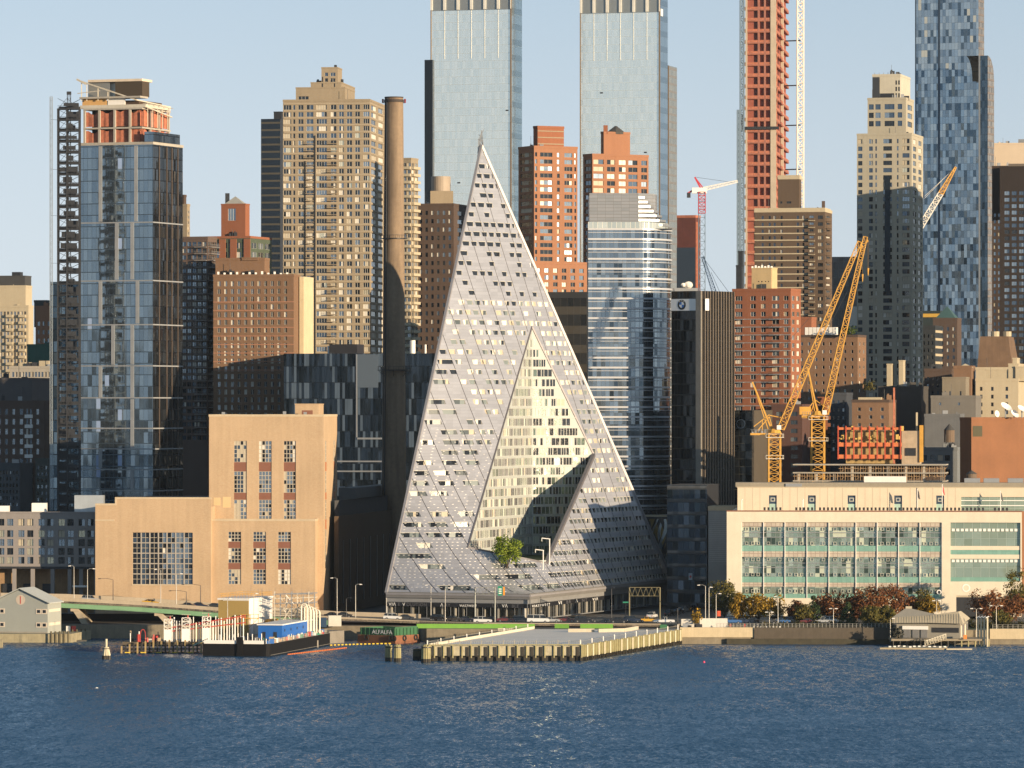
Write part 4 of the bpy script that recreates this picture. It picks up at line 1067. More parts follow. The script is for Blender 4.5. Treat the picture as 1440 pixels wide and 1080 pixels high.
# brown brick block
b = Bld("brown_brick_block", "brown brick apartment block with small square windows and a sunlit pale end wall", "building", 1742, 420); b.frame = FR_WHITE
T = block(b, 12, 300, 413, 422, 389, BROWN, 1742, L=(ev(11, .44, 2, .03, .06), 395, 10.9, 7, 640), wts=(4, 3, 3, 1, 4, 0))
T2 = block(b, 12, 303, 372, 379, 366, BROWN, 1748, yb=389); block(b, 12, 340, 363, 372, 363, BROWN, 1748, yb=366, cap_h=.3)
mb = MB(); Te = b.tier(12, 421, 427, 441, 1748); mb.prism(Te.foot(), 0, Te.z(389)); mb.build("end_wall", plain("end_cream", (.55, .46, .3), .8), b.e)
for k in range(9):
    mb = MB(); z = T.z(425+k*12); T.fl.box(mb, 0, T.Ll, z, z+.35, .01, .06); mb.build("string_course", plain("course_pink", (.32, .16, .1), .85), b.e)
for k in range(12):
    p = T.A+T.lu*(T.Ll*(.06+k*.078)); mb = MB(); mb.box(p.x-.35, p.x+.35, p.y+.8, p.y+1.5, T.z(389)+.06, T.z(389)+R.uniform(1.3, 2)); mb.build("roof_vent", WHITEP, b.e)
b.done()
# dark reflective college block
b = Bld("dark_glass_block", "dark reflective glass block behind the sandy brick plant and chimney", "building", 1705, 600)
T = b.tier(10, 399, 612, None, 1705, dr=26)
GD = curtain("dark_block_glass", .9, 5.6, (.012, .02, .03), (.035, .05, .07), (.012, .018, .026), mw=.06, mh=.2, metal=.7, tilt=.02, lit=.16, litc=(.06, .085, .12), wave=.05)
cwall(b, T, 0, T.z(497), GD, STEEL)
mb = MB(); T.fl.box(mb, T.Ll*.485, T.Ll*.625, T.z(545), T.z(498), .02, .3); mb.build("pale_panel", curtain("pale_panel", 1.2, 5, (.10, .14, .19), (.12, .165, .22), (.08, .11, .15), mw=.06, metal=.3, rough=.4), b.e)
mb = MB(); T.fl.box(mb, T.Ll*.48, T.Ll*.488, T.z(615), T.z(498), .02, .4); T.fl.box(mb, T.Ll*.488, T.Ll*.66, T.z(618), T.z(615.5), .02, .4); T.fl.box(mb, T.Ll*.3, T.Ll*.7, T.z(650), T.z(648), .02, .4); T.fl.box(mb, T.Ll*.3, T.Ll*.7, T.z(664), T.z(662), .02, .4); mb.build("frame_line", GREYM, b.e)
mb = MB(); T6 = b.tier(10, 463, 502, None, 1712, dr=12); mb.prism(T6.foot(), T.z(497)+.03, T6.z(484)); mb.build("roof_box", plain("box_black", (.02, .02, .024), .5), b.e)
for px, w_, yt in ((462, 4, 486), (580, 8, 478), (598, 3, 484)):
    mb = MB(); mb.cyl(X(px, 1712)-b.loc[0], 10, T.z(497)+.03, T.z(yt), w_*.12, 0, 10); mb.build("roof_stack", WHITEP, b.e)
b.done()
# tall chimney
D = 1640; t = thing("brick_chimney", "tall tan brick chimney with a dark ring top left of the pyramid", "chimney", (X(554, D), D, GZ)); zt = Z(138, D)-GZ
mb = MB(); rb_, rt = 18.5*D/F, 13*D/F
nt = NT("chimney_brick"); Pz = nt.pos(); sz = nt.n("ShaderNodeSeparateXYZ"); nt.put(sz.inputs[0], Pz)
blot = nt.noise(nt.vmath('MULTIPLY', Pz, (.5, .5, .05)), .9, 4); left_dark = nt.n("ShaderNodeMapRange"); nt.put(left_dark.inputs[0], nt.math('ADD', nt.math('MULTIPLY', sz.outputs[0], -.13), nt.math('MULTIPLY', blot, 2.0)))
left_dark.inputs[1].default_value = 5.7; left_dark.inputs[2].default_value = 6.6  # shaft colour darkens in streaks towards the left side
left_dark.inputs[3].default_value = 0; left_dark.inputs[4].default_value = .75
rust = nt.n("ShaderNodeMapRange"); nt.put(rust.inputs[0], nt.math('ADD', nt.math('MULTIPLY', sz.outputs[2], .09), blot)); rust.inputs[1].default_value = 15.6; rust.inputs[2].default_value = 16.6; rust.inputs[3].default_value = 0; rust.inputs[4].default_value = .7
cc = nt.mix(rust.outputs[0], (.22, .16, .105), (.16, .08, .038)); cc = nt.mix(left_dark.outputs[0], cc, (.07, .05, .035))
nt.p(Base_Color=nt.vmath('SCALE', cc, sc=nt.math('MULTIPLY_ADD', nt.noise(Pz, .8, 4), .5, .75)), Roughness=.9)
mb.cyl(0, 0, 0, zt, rb_, 0, 32, rt); mb.build("shaft", nt.mat, t)
mb = MB(); mb.cyl(0, 0, zt, zt+.4, rt*1.02, 0, 32); mb.cyl(0, 0, zt-1.4, zt-.5, rt*1.08, 0, 32); mb.build("top_ring", plain("soot_ring", (.045, .035, .03), .8), t)
for py in (336, 521):
    z = Z(py, D)-GZ; r = rb_+(rt-rb_)*z/zt; mb = MB(); mb.cyl(0, 0, z, z+.25, r+(1.0 if py < 400 else 1.7), 0, 24)
    for i in range(20):
        a = i*math.pi/10; rr = r+(.95 if py < 400 else 1.6); mb.bar((math.cos(a)*rr, math.sin(a)*rr, z+.25), (math.cos(a)*rr, math.sin(a)*rr, z+1.3), .05); a2 = a+math.pi/10; mb.bar((math.cos(a)*rr, math.sin(a)*rr, z+1.3), (math.cos(a2)*rr, math.sin(a2)*rr, z+1.3), .05)
        if py > 400 and i % 3 == 0: mb.bar((math.cos(a)*r, math.sin(a)*r, z-2), (math.cos(a)*rr, math.sin(a)*rr, z), .1)
    mb.build("platform", STEEL, t)
mb = MB(); mb.bar((-rb_*.75, -rb_*.7, 2), (-rt*.75, -rt*.7, zt), .22); mb.bar((-rb_*.9, -rb_*.5, 2), (-rt*.9, -rt*.5, zt), .1); mb.build("ladder", STEEL, t)
for sx in (-1, 1):
    mb = MB(); mb.bar((sx*rt*1.2, -.3, zt-1.6), (sx*rt*1.2, -.3, zt-.3), .3, 0, 6); mb.bar((sx*rt*.9, 0, zt-1.6), (sx*rt*1.25, -.3, zt-1.6), .1); mb.build("warning_lamp", plain("lamp_red", (.2, .02, .02), .4), t)
# dark brown tower with round tank
b = Bld("dark_brick_tower", "dark brown tower with a round pale tank housing left of the pyramid tip", "building", 2000, 640); b.frame = FR_DARK
block(b, 14, 586, 638, 656, 289, DKBR, 2000, L=(ev(6, .45, 1), 296, 11.8, 6, 520), Rr=([(.3, .7, 1)], 296, 11.8, 6, 520), wts=(6, 3, 3, 0, .3, 0))
mb = MB(); mb.cyl(X(620, 2010)-b.loc[0], 12, Z(289, 2000)-GZ+.05, Z(248, 2010)-GZ, 13.6*2005/F, 0, 24); mb.build("tank_housing", plain("tank_beige", (.32, .26, .2), .6), b.e)
mb = MB(); mb.box(X(605, 2000)-b.loc[0], X(637, 2000)-b.loc[0], 3, 9.5, Z(289, 2000)-GZ+.06, Z(268, 2000)-GZ); mb.build("roof_house", TAN, b.e); b.done()
# ------------------------------------------------------------------ middle row, right of the pyramid
g_red = "orange red brick apartment towers beside the pyramid"
b = Bld("red_brick_tower", "orange brick apartment tower right of the pyramid tip, stepped and widening downwards", "skyscraper", 1900, 760, g_red); b.frame = FR_TAN
T = block(b, 62, 729, 751, 812, 208, ORED, 1900, L=(ev(1, .8, 3), 214, 9.8, 6, 640), Rr=([(.02, .07, 1), (.14, .42, 3), (.53, .59, 1), (.70, .88, 3), (.93, .97, 1)], 214, 9.8, 6, 640), wts=W_DARK, wtsR=(6, 3, 2, 1, 1.6, .1))
block(b, 62, 722, 748, 826, 371, ORED, 1893, L=(ev(2, .6, 2), 377, 9.8, 6, 640), Rr=(ev(6, .5, 2), 377, 9.8, 6, 640))
T2 = block(b, 62, 750, 756, 793, 180, RED, 1906, yb=208); mb = MB()
for y in (184, 193, 202): T2.fr.box(mb, 0, T2.Lr, T2.z(y)-.2, T2.z(y)+.2, .01, .1)
mb.build("brick_course", TAN, b.e); b.done()
b = Bld("red_brick_tower", "orange brick apartment tower with a roof tank behind the rounded glass tower", "skyscraper", 1960, 850, g_red); b.frame = FR_TAN
T = block(b, 60, 820, 833, 912, 219, ORED, 1960, L=(ev(1, .7, 2), 224, 10, 6, 640), Rr=([(.02, .2, 2), (.26, .4, 2), (.47, .6, 2), (.64, .8, 2), (.87, .97, 2)], 224, 10, 6.6, 640), wts=W_DARK, wtsR=(6, 3, 2, 1, 2, .1))
T2 = block(b, 60, 845, 849, 886, 188, ORED, 1966, yb=219)
mb = MB(); mb.cyl(X(866, 1972)-b.loc[0], 12, T2.z(188)+.06, T2.z(185), 3.4, 0, 12); mb.cyl(X(866, 1972)-b.loc[0], 12, T2.z(185), T2.z(176), 3.6, 0, 8, .4); mb.build("roof_tank", ROOFD, b.e)
mb = MB(); p = T2.C; mb.box(p.x-.1, p.x+1.6, p.y+.5, p.y+2.2, T2.z(188)+.06, T2.z(176)); mb.build("flue", RED, b.e); b.done()
b = Bld("bronze_glass_block", "dark bronze banded office block between pyramid and rounded glass tower", "building", 1800, 826)
T = b.tier(10, 770, 836, None, dr=20); cwall(b, T, 0, T.z(412), curtain("bronze_glass", 2.4, 7.0, (.02, .019, .017), (.04, .037, .032), (.05, .045, .035), mw=.14, mh=.2, metal=.5, sp=.42, spc=(.07, .06, .045), rough=.2), STEEL)
mb = MB(); T.fl.box(mb, 0, T.Ll, T.z(419), T.z(412)+.4, .02, .3); mb.build("parapet", plain("bronze_cap", (.03, .03, .03), .4), b.e); b.done()

# rounded glass tower
b = Bld("rounded_glass_tower", "blue glass tower with curved corner and white floor bands right of the pyramid", "skyscraper", 1680, 905)
D = 1680; xl, xr = X(827, D), X(946, D)
def rpath(x0, x1, yb, rad, off=0.0, n=14):
    """front edge from x0 to the curved right corner, in local coordinates"""
    pts = [Vector((x0-b.loc[0], yb-off, 0)), Vector((x1-rad-b.loc[0], yb-off+1.2, 0))]
    cx, cy = x1-rad-b.loc[0], yb+1.2+rad*1.7
    for i in range(1, n+1):
        a = -math.pi/2+i*math.pi/2/n; pts.append(Vector((cx+math.cos(a)*(rad+off), cy+math.sin(a)*(rad*1.7+off), 0)))
    return pts
pp = rpath(xl, xr, 0, 11.5)
def wallpath(mb, pts, z0, z1, m=0, uv=True):
    s = 0
    for i in range(len(pts)-1):
        p, q = pts[i], pts[i+1]; L = (q-p).length
        mb.poly([V3(p.x, p.y, z0), V3(q.x, q.y, z0), V3(q.x, q.y, z1), V3(p.x, p.y, z1)], m, [(s, z0), (s+L, z0), (s+L, z1), (s, z1)]); s += L
zz = lambda y: Z(y, D)-GZ
GT = curtain("rounded_glass", 1.45, 3.9, (.15, .19, .23), (.27, .32, .36), (.11, .13, .15), mw=.12, mh=.1, metal=.85, tilt=.01, dark=.14, darkc=(.06, .085, .11), wave=.01)
mb = MB(); wallpath(mb, pp, 0, zz(321)); mb.build("curtain_wall", GT, b.e)
mb = MB(); e = pp[-1]; a = pp[0]; mb.prism([a+V3(0, .1, 0)]+[p+V3(-.1, .1, 0) for p in pp[1:]]+[V3(e.x, e.y+3, 0), V3(a.x, e.y+3, 0)], 0, zz(321)-.05); mb.build("core", STEEL, b.e)
WB = plain("band_white", (.46, .47, .49), .4, .2, var=.06, streak=False)
k = 0; y = 321.
pin = rpath(xl, xr, 0, 11.5, .02); pout = rpath(xl, xr, 0, 11.5, .55)
ptch = 13.9
while y < 735:
    for dy, hh in ((0, .62),):
        z1 = zz(y+dy); z0 = z1-hh; mb = MB()
        for i in range(len(pin)-1):
            c = [pout[i], pout[i+1], pin[i+1], pin[i]]; mb.hexa([V3(p.x, p.y, z0) for p in c]+[V3(p.x, p.y, z1) for p in c])
        mb.build("floor_band", WB, b.e)
    mb = MB(); z1 = zz(y+5.5); z0 = z1-.18
    for i in range(len(pin)-1):
        c = [pout[i], pout[i+1], pin[i+1], pin[i]]; mb.hexa([V3(p.x, p.y, z0) for p in c]+[V3(p.x, p.y, z1) for p in c])
    mb.build("sill_line", WB, b.e)
    y += ptch
CR = curtain("crown_metal", 2.7, 1.1, (.30, .31, .32), (.36, .36, .37), (.2, .2, .2), mw=.1, mh=.16, metal=.5, rough=.35, tilt=.004)
pc = [V3(X(829, D)-b.loc[0], 3, 0), V3(X(898, D)-b.loc[0], 3, 0)]
mb = MB(); ft = [pc[0], pc[1], pc[1]+V3(6, 7, 0), pc[1]+V3(7, 20, 0), pc[0]+V3(0, 20, 0)]
wallpath(mb, ft+[ft[0]], zz(321), zz(271)); mb.prism([p+V3(0, .05, 0) for p in ft], zz(271)-.4, zz(271)); mb.build("crown", CR, b.e)
for i in range(7):
    z0 = zz(317-i*6.4); z1 = z0+.75; s = 11-i*1.35; mb = MB(); q = pc[1]
    mb.prism([q+V3(.1, .1, 0), q+V3(s*.75, s*.35, 0), q+V3(s, s*1.1, 0), q+V3(s, 16, 0), q+V3(.1, 16, 0)], z0, z1); mb.build("crown_terrace", GREYM, b.e)
mb = MB(); wallpath(mb, rpath(xl, xr, 0, 11.5, -.6), zz(321)+.02, zz(312)); mb.build("terrace_rail", curtain("rail_glass", 1.6, 5, (.4, .44, .42), (.55, .57, .52), (.6, .58, .5), mw=.15, metal=.5), b.e)
mb = MB(); mb.box(pp[0].x, pp[-1].x, 3, 20, zz(321)-.04, zz(321)+.02); mb.build("roof", ROOFD, b.e); b.done()

# ribbed tower with round emblem
b = Bld("ribbed_office_tower", "black office tower with brown vertical ribs and a white sign with round emblem", "skyscraper", 1660, 988)
T = b.tier(38, 944, 986, 1031); z1 = T.z(409)
BG = curtain("black_glass", 1.25, 3.6, (.006, .008, .011), (.013, .016, .02), (.03, .027, .022), mw=.07, mh=.3, metal=.4, tilt=.012, rough=.05)
cwall(b, T, 0, z1, BG, BG)
mb = MB(); T.fl.box(mb, T.Ll-1.9, T.Ll+.25, 0, z1, .02, .5); mb.build("corner_pier", plain("pier_grey", (.23, .21, .18), .8), b.e)
RIB = plain("rib_brown", (.19, .155, .12), .6, streak=False, var=.08)
n = 12
for i in range(n+1):
    mb = MB(); u = T.Lr*i/n; T.fr.box(mb, max(.02, u-.13), min(T.Lr, u+.13), 0, z1, .02, .6); mb.build("rib", RIB, b.e)
SIGN = plain("sign_white", (.78, .78, .76), .5, streak=False, var=.02)
mb = MB(); zs0, zs1 = T.z(436.5), T.z(420); T.fl.box(mb, .1, T.Ll-1.9, zs0, zs1, .02, .3); T.fr.box(mb, .9, 3.0, zs0, zs1, .9, 1.1); mb.build("sign_panel", SIGN, b.e)
f = T.fl; uc = T.Ll*.37; zc = (zs0+zs1)/2; r = (zs1-zs0)*.43
def disc(mb, f, uc, zc, r0, r1, n, d, m, a0=0, a1=360):
    k = max(3, int(n*(a1-a0)/360))
    for i in range(k):
        a, c = math.radians(a0+(a1-a0)*i/k), math.radians(a0+(a1-a0)*(i+1)/k)
        pts = [f.P(uc+math.cos(a)*r0, zc+math.sin(a)*r0, d), f.P(uc+math.cos(a)*r1, zc+math.sin(a)*r1, d), f.P(uc+math.cos(c)*r1, zc+math.sin(c)*r1, d), f.P(uc+math.cos(c)*r0, zc+math.sin(c)*r0, d)]
        mb.poly(pts if r0 > 0 else pts[1:3]+[f.P(uc, zc, d)], m)
mb = MB(); disc(mb, f, uc, zc, 0, r, 40, .33, 0); disc(mb, f, uc, zc, 0, r*.6, 32, .36, 1, 0, 90); disc(mb, f, uc, zc, 0, r*.6, 32, .36, 2, 90, 180); disc(mb, f, uc, zc, 0, r*.6, 32, .36, 1, 180, 270); disc(mb, f, uc, zc, 0, r*.6, 32, .36, 2, 270, 360)
mb.build("emblem", [plain("emblem_black", (.012, .012, .014), .4, streak=False, var=.02), SIGN, plain("emblem_blue", (.03, .16, .5), .4, streak=False, var=.02)], b.e)
for ch, an in (("B", 128), ("M", 90), ("W", 52)):
    cu = bpy.data.curves.new("emblem_letter", 'FONT'); cu.body = ch; cu.size = r*.36; cu.align_x = 'CENTER'; cu.align_y = 'CENTER'; cu.extrude = .01; cu.materials.append(SIGN)
    o = text_mesh("emblem_letter", cu, b.e); a = math.radians(an); o.location = f.P(uc+math.cos(a)*r*.8, zc+math.sin(a)*r*.8, .36); o.rotation_euler = (math.pi/2, math.radians(90-an), f.rot())
mb = MB(); mb.box(T.A.x+1, T.A.x+9, T.A.y+2, T.A.y+8, z1+.03, z1+1.2); mb.build("roof_unit", GREYM, b.e)
for px, rr in ((968, 1.5), (961, .9)):
    mb = MB(); c = Vector((X(px, 1665)-b.loc[0], 4, z1+2)); 
    for i in range(3): mb.bar(c+V3(0, .3*i, .05*i), c+V3(0, -.3, -.2), rr*(1-i*.3), 0, 12, rr*.3)
    mb.build("dish", WHITEP, b.e)
b.done()
b = Bld("glass_podium", "dark blue glass podium below the black ribbed tower", "building", 1600, 994)
T = b.tier(12, 938, 994, None, dr=24); cwall(b, T, 0, T.z(682), curtain("podium_glass", 1.8, 4.2, (.02, .035, .05), (.05, .07, .10), (.04, .045, .05), mw=.1, mh=.5, metal=.8, tilt=.03, sp=.3, spc=(.08, .085, .09)), STEEL); b.done()
b = Bld("louvred_block", "small grey louvred block with a cream parapet below the ribbed tower", "building", 1590, 1030)
T = block(b, 10, 996, 1032, None, 718, plain("louvre_grey", (.24, .25, .25), .6), 1590, dr=18, cap_h=1.4, capm=CREAM)
mb = MB()
for k in range(26): T.fl.box(mb, .3, T.Ll-.3, T.z(790)+k*.62, T.z(790)+k*.62+.22, .01, .12)
mb.build("louvres", GREYM, b.e)["kind"] = "stuff"
b.done()
b = Bld("wave_wall_block", "dark building with a rippling mirror mural beside the pyramid's right foot", "building", 1625, 944)
T = b.tier(14, 905, 945, 952); cwall(b, T, 0, T.z(727), plain("mural_base", (.02, .022, .025), .4), STEEL)
mb = MB(); f = T.fl
for i in range(16):
    cx = T.Ll*(.1+.8*R.random()); ph = R.random()*6; w_ = R.uniform(.25, .9); m = R.choice((0, 1, 2)); prev = None
    for k in range(15):
        z = T.z(800)+k*(T.z(730)-T.z(800))/14; u = cx+1.3*math.sin(z*.33+ph)
        a, c = max(.1, min(T.Ll-.1, u-w_)), max(.12, min(T.Ll-.05, u+w_*(.4+.6*math.sin(k*.5+ph)**2)))
        if prev: mb.poly([f.P(prev[0], prev[2], .06+i*.012), f.P(prev[1], prev[2], .06+i*.012), f.P(c, z, .06+i*.012), f.P(a, z, .06+i*.012)], m)
        prev = (a, c, z)
mb.build("mural", [plain("mural_black", (.015, .016, .02), .2), glass("mural_grey", (.25, .3, .33), .8, .2), plain("mural_gold", (.16, .11, .03), .4, .5)], b.e)
mb = MB(); T.fl.box(mb, -1, T.Ll, T.z(727)+.03, T.z(724), -.5, .1); mb.build("top_rail", CREAM, b.e); b.done()

# red brick building below the crane
b = Bld("red_brick_block", "red brick apartment block with balconies and a yellowish tank block on its roof", "building", 1760, 1118); b.frame = FR_WHITE
T = block(b, 20, 1030, 1112, 1126, 409, RED, 1760, L=([(.05, .17, 3), (.31, .40, 2), (.49, .57, 2), (.68, .80, 2), (.88, .96, 2)], 416, 11.1, 6.4, 690), Rr=(ev(2, .6, 2), 416, 11.1, 6.4, 690), wts=(4, 3, 4, 2, 3, .2))
for k in range(23):
    z = T.z(449+k*11.1)
    mb = MB(); T.fl.box(mb, 0, T.Ll, z, z+.25, .01, .14); mb.build("floor_band", PALE, b.e)
    if k < 20:
        for q0, q1 in ((.02, .2), (.64, .83)): b.balcony(T.fl, T.Ll*q0, T.Ll*q1, z-.1, 1.3, [GREYM, FR_DARK], rail=.9, solid=False)
T2 = block(b, 20, 1057, 1085, 1093, 378, plain("tank_yellow", (.5, .37, .2), .85), 1766, yb=409, L=([(.3, .38, 1), (.45, .55, 1), (.65, .72, 1), (.8, .87, 1)], 395, 20, 1.5, 400), wts=W_DARK, cap_h=.4)
mb = MB()
for i in range(7): p = T2.A+T2.lu*(T2.Ll*i/6.2); mb.box(p.x, p.x+.7, p.y+1, p.y+1.6, T2.z(378)+.06, T2.z(378)+1.0+.3*(i % 2))
mb.build("roof_vents", WHITEP, b.e)["kind"] = "stuff"; b.done()
b = Bld("gridded_dark_block", "dark gridded glass building with a faint ring emblem behind the first yellow crane", "building", 1680, 1085)
T = b.tier(12, 1030, 1058, 1088); cwall(b, T, 0, T.z(577), curtain("gridded_glass", 2.2, 2.6, (.012, .014, .016), (.03, .035, .04), (.075, .07, .055), mw=.14, mh=.14, metal=.5), plain("brown_blank", (.075, .06, .042), .85))
mb = MB(); disc(mb, T.fl, T.Ll*.42, T.z(596), 1.35, 1.55, 28, .05, 0); mb.build("ring_emblem", GREYM, b.e); b.done()
b = Bld("shaded_brick_block", "shaded brick block with blue grey windows behind the yellow crane mast", "building", 1720, 1140); b.frame = FR_DARK
block(b, 14, 1085, 1128, 1160, 572, brick("brick_plum", (.09, .05, .042), .15), 1720, L=([(.15, .35, 2), (.62, .85, 2)], 579, 12, 6, 700), wts=(1, 6, 5, 0, 0, 0)); b.done()
# brown balcony slab tower
b = Bld("brown_slab_tower", "brown slab tower with pale floor bands, cream top and rounded balconies at its right", "skyscraper", 1900, 1160); b.frame = FR_DARK
BRS = brick("brick_umber_slab", (.10, .072, .052), .16)  # umber tone of the slab tower's own brick
T = block(b, 12, 1061, 1160, 1170, 298, BRS, 1900, L=([(.10, .13, 1), (.20, .23, 1), (.27, .30, 1), (.37, .40, 1), (.60, .63, 1), (.68, .71, 1), (.78, .84, 2), (.90, .97, 3)], 303, 9.55, 5, 600), Rr=(ev(1, .6, 2), 303, 9.55, 5, 600), cap_h=1.2, capm=CREAM, wts=(5, 3, 3, 1, 2, .4))
for k in range(21):
    mb = MB(); z = T.z(309.5+k*9.55); T.fl.box(mb, 0, T.Ll*.86, z, z+.42, .01, .12); mb.build("floor_band", CREAM, b.e)
    mb = MB(); c = T.C; n_ = 10; rr = 2.9; ft = [V3(c.x-.3, c.y+.3, 0)]+[V3(c.x+rr*math.sin(a*math.pi/n_)*1.0, c.y+1.0-rr*.6*math.cos(a*math.pi/n_)+1.5, 0) for a in range(n_+1)]
    mb.prism(ft, z-.5, z+.9); mb.build("balcony", BRS, b.e)
    if k % 1 == 0: b.balcony(T.fl, T.Ll*.77, T.Ll*.86, z-.3, 1.2, [CREAM, BRS], rail=.9)
T2 = block(b, 12, 1061, 1160, 1168, 292, CREAM, 1902, yb=298.3, cap_h=0)
mb = MB(); rr_ = b.tier(12, 1126, 1160, 1168, 1899); T2 = block(b, 12, 1094, 1124, 1127, 252, BRS, 1908, yb=292, L=([(.1, .2, 1), (.4, .62, 2)], 283, 20, 3, 290), wts=W_DARK, cap_h=1.6, capm=CREAM)
mb = MB(); p = T2.A; mb.box(p.x+2.5, p.x+6, p.y+2, p.y+5, T2.z(252)+.06, T2.z(247)); mb.build("roof_unit", STEEL, b.e)
mb = MB(); p = rr_.fl.P(rr_.Ll*.88, 0, -4); mb.box(p.x-.6, p.x+.6, p.y, p.y+1.2, rr_.z(292)+.06, rr_.z(282)); mb.build("flue", DKBR, b.e); b.done()
b = Bld("dark_tower", "dark glass tower in shade between brown slab and beige setback tower", "building", 2350, 1204); b.frame = FR_DARK
T = b.tier(14, 1165, 1206, None, dr=25); cwall(b, T, 0, T.z(361), curtain("ink_glass", 2.4, 3.8, (.012, .018, .028), (.022, .03, .045), (.02, .025, .03), metal=.5, mh=.2), STEEL)
mb = MB(); T.fl.box(mb, T.Ll*.7, T.Ll, T.z(480), T.z(431), .02, .2); mb.build("lit_glazing", curtain("pale_glazing", 2.6, 4, (.3, .42, .5), (.42, .52, .58), (.1, .14, .18), metal=.7), b.e); b.done()
b = Bld("brown_brick_hotel", "brown brick building with a white canopy roof behind the crane booms", "building", 1860, 1205); b.frame = FR_WHITE
T = block(b, 16, 1120, 1206, 1218, 474, BROWN, 1860, L=(ev(8, .3, 1), 481, 11, 4.6, 640), Rr=(ev(2, .4, 1), 481, 11, 4.6, 640), wts=(5, 3, 3, 0, 3, 0), capm=DKBR)
for i in range(8):
    mb = MB(); u = T.Ll*(.13+i*.065); T.fl.box(mb, u, u+T.Ll*.058, T.z(474)+.06, T.z(457)-.8, -4, -1); mb.build("canopy_bay", WHITEP, b.e)
block(b, 16, 1120, 1141, 1148, 449, RED, 1866, yb=474)
b.done()
def shrub(label, px, py, w_px, h_px, D, mat, name="rooftop_shrub", cat="shrub", n=160):
    t = thing(name, label, cat, (X(px, D), D, Z(py, D))); w, h = w_px*D/F/2, h_px*D/F; mb = MB(); rr = random.Random(px*7+py)
    for i in range(n):
        x, y, z = rr.gauss(0, .45)*w, rr.gauss(0, .45)*w, abs(rr.gauss(.4, .3))*h; s = rr.uniform(.2, .5)
        a, e = Vector((rr.uniform(-1, 1), rr.uniform(-1, 1), rr.uniform(-.4, 1))).normalized()*s, Vector((rr.uniform(-1, 1), rr.uniform(-1, 1), rr.uniform(-1, 1))).normalized()*s
        c = Vector((x, y, min(z, h))); mb.poly([c-a, c-e, c+a, c+e])
    mb.build("foliage", mat, t); m2 = MB(); m2.bar((0, 0, 0), (0, 0, h*.5), .1); m2.build("stem", MATS["tank_wood"] if "tank_wood" in MATS else DKBR, t)
def leafm(name, c1, c2, c3):
    if name in MATS: return MATS[name]
    t = NT(name); g = t.n("ShaderNodeNewGeometry"); r = g.outputs["Random Per Island"]
    big = t.noise(g.outputs["Position"], .35, 2)
    f = t.math('ADD', t.math('MULTIPLY', r, .5), t.math('MULTIPLY', big, .5))
    rp = t.n("ShaderNodeValToRGB"); t.put(rp.inputs[0], f); e = rp.color_ramp.elements
    e[0].position = .3; e[0].color = (*c1, 1); e[1].position = .7; e[1].color = (*c3, 1); m_ = e.new(.5); m_.color = (*c2, 1)
    tr = t.n("ShaderNodeBsdfTranslucent"); t.put(tr.inputs[0], rp.outputs[0]); ms = t.n("ShaderNodeMixShader"); ms.inputs[0].default_value = .25
    t.p(Base_Color=rp.outputs[0], Roughness=.7, Specular_IOR_Level=.2)
    t.t.links.new(t.b.outputs[0], ms.inputs[1]); t.t.links.new(tr.outputs[0], ms.inputs[2]); t.t.links.new(ms.outputs[0], t.out.inputs[0])
    MATS[name] = t.mat; return t.mat
LG = leafm("leaf_green", (.03, .055, .012), (.06, .09, .02), (.1, .13, .03)); LY = leafm("leaf_yellow", (.13, .09, .015), (.27, .17, .02), (.42, .25, .03))
LR = leafm("leaf_rust", (.08, .03, .014), (.17, .066, .024), (.26, .115, .04)); LO = leafm("leaf_olive", (.06, .06, .018), (.11, .10, .025), (.18, .14, .03)); LPINE = leafm("leaf_pine", (.02, .04, .018), (.04, .065, .025), (.065, .09, .03))
LC = leafm("leaf_lime", (.08, .13, .01), (.16, .22, .02), (.26, .32, .04))
shrub("green rooftop shrubs on the brown brick hotel", 1197, 470, 22, 12, 1856, LG)

# ------------------------------------------------------------------ low city at the right
def lowb(label, th, x0, xc, x1, yt, mat, D, L=None, name="low_building", tiers=(), fr=FR_DARK, wts=W_STD, cap=1.0, **kw):
    b = Bld(name, label, "building", D, xc); b.frame = fr; T = block(b, th, x0, xc, x1, yt, mat, D, L=L, wts=wts, cap_h=cap, **kw)
    for t in tiers: block(b, th, *t[:4], t[4], t[5], yb=t[6], L=t[7] if len(t) > 7 else None, wts=wts, cap_h=.5)
    return b, T
b, T = lowb("shaded dark building with warm lit slits right of the beige tower", 14, 1290, 1315, 1325, 461, plain("ink_wall", (.025, .03, .036), .7), 2050, L=(ev(4, .4, 1), 470, 10, 5, 560), wts=(7, 1, 1, 1, 0, 0))
mb = MB()
for k in range(6): T.fr.box(mb, .4, T.Lr-.3, T.z(466+k*11)-.5, T.z(466+k*11)+.5, .02, .2)
mb.build("sunlit_ledge", CREAM, b.e)["kind"] = "stuff"; b.done()
b, T = lowb("dark brick building with a green copper pyramid roof", 14, 1312, 1346, 1352, 450, DKBR, 2250, L=(ev(4, .4, 1), 460, 10, 5, 540), wts=W_DARK)
mb = MB(); ft = T.foot(1); c = sum((Vector((p.x, p.y, 0)) for p in ft), Vector())/4; z = T.z(450)+.9
for i in range(4): mb.poly([V3(ft[i].x, ft[i].y, z), V3(ft[(i+1) % 4].x, ft[(i+1) % 4].y, z), V3(c.x, c.y, T.z(430))])
mb.build("copper_roof", plain("copper_green", (.05, .1, .095), .6), b.e); b.done()
b, T = lowb("dark green glass block with yellow roof strip behind the beige tower", 14, 1298, 1322, 1330, 440, plain("ink_green", (.02, .03, .03), .6), 2300); mb = MB(); T.fl.box(mb, 0, T.Ll, T.z(446), T.z(441), .03, .3); mb.build("yellow_strip", plain("yellow_strip", (.5, .3, .05), .6), b.e); b.done()
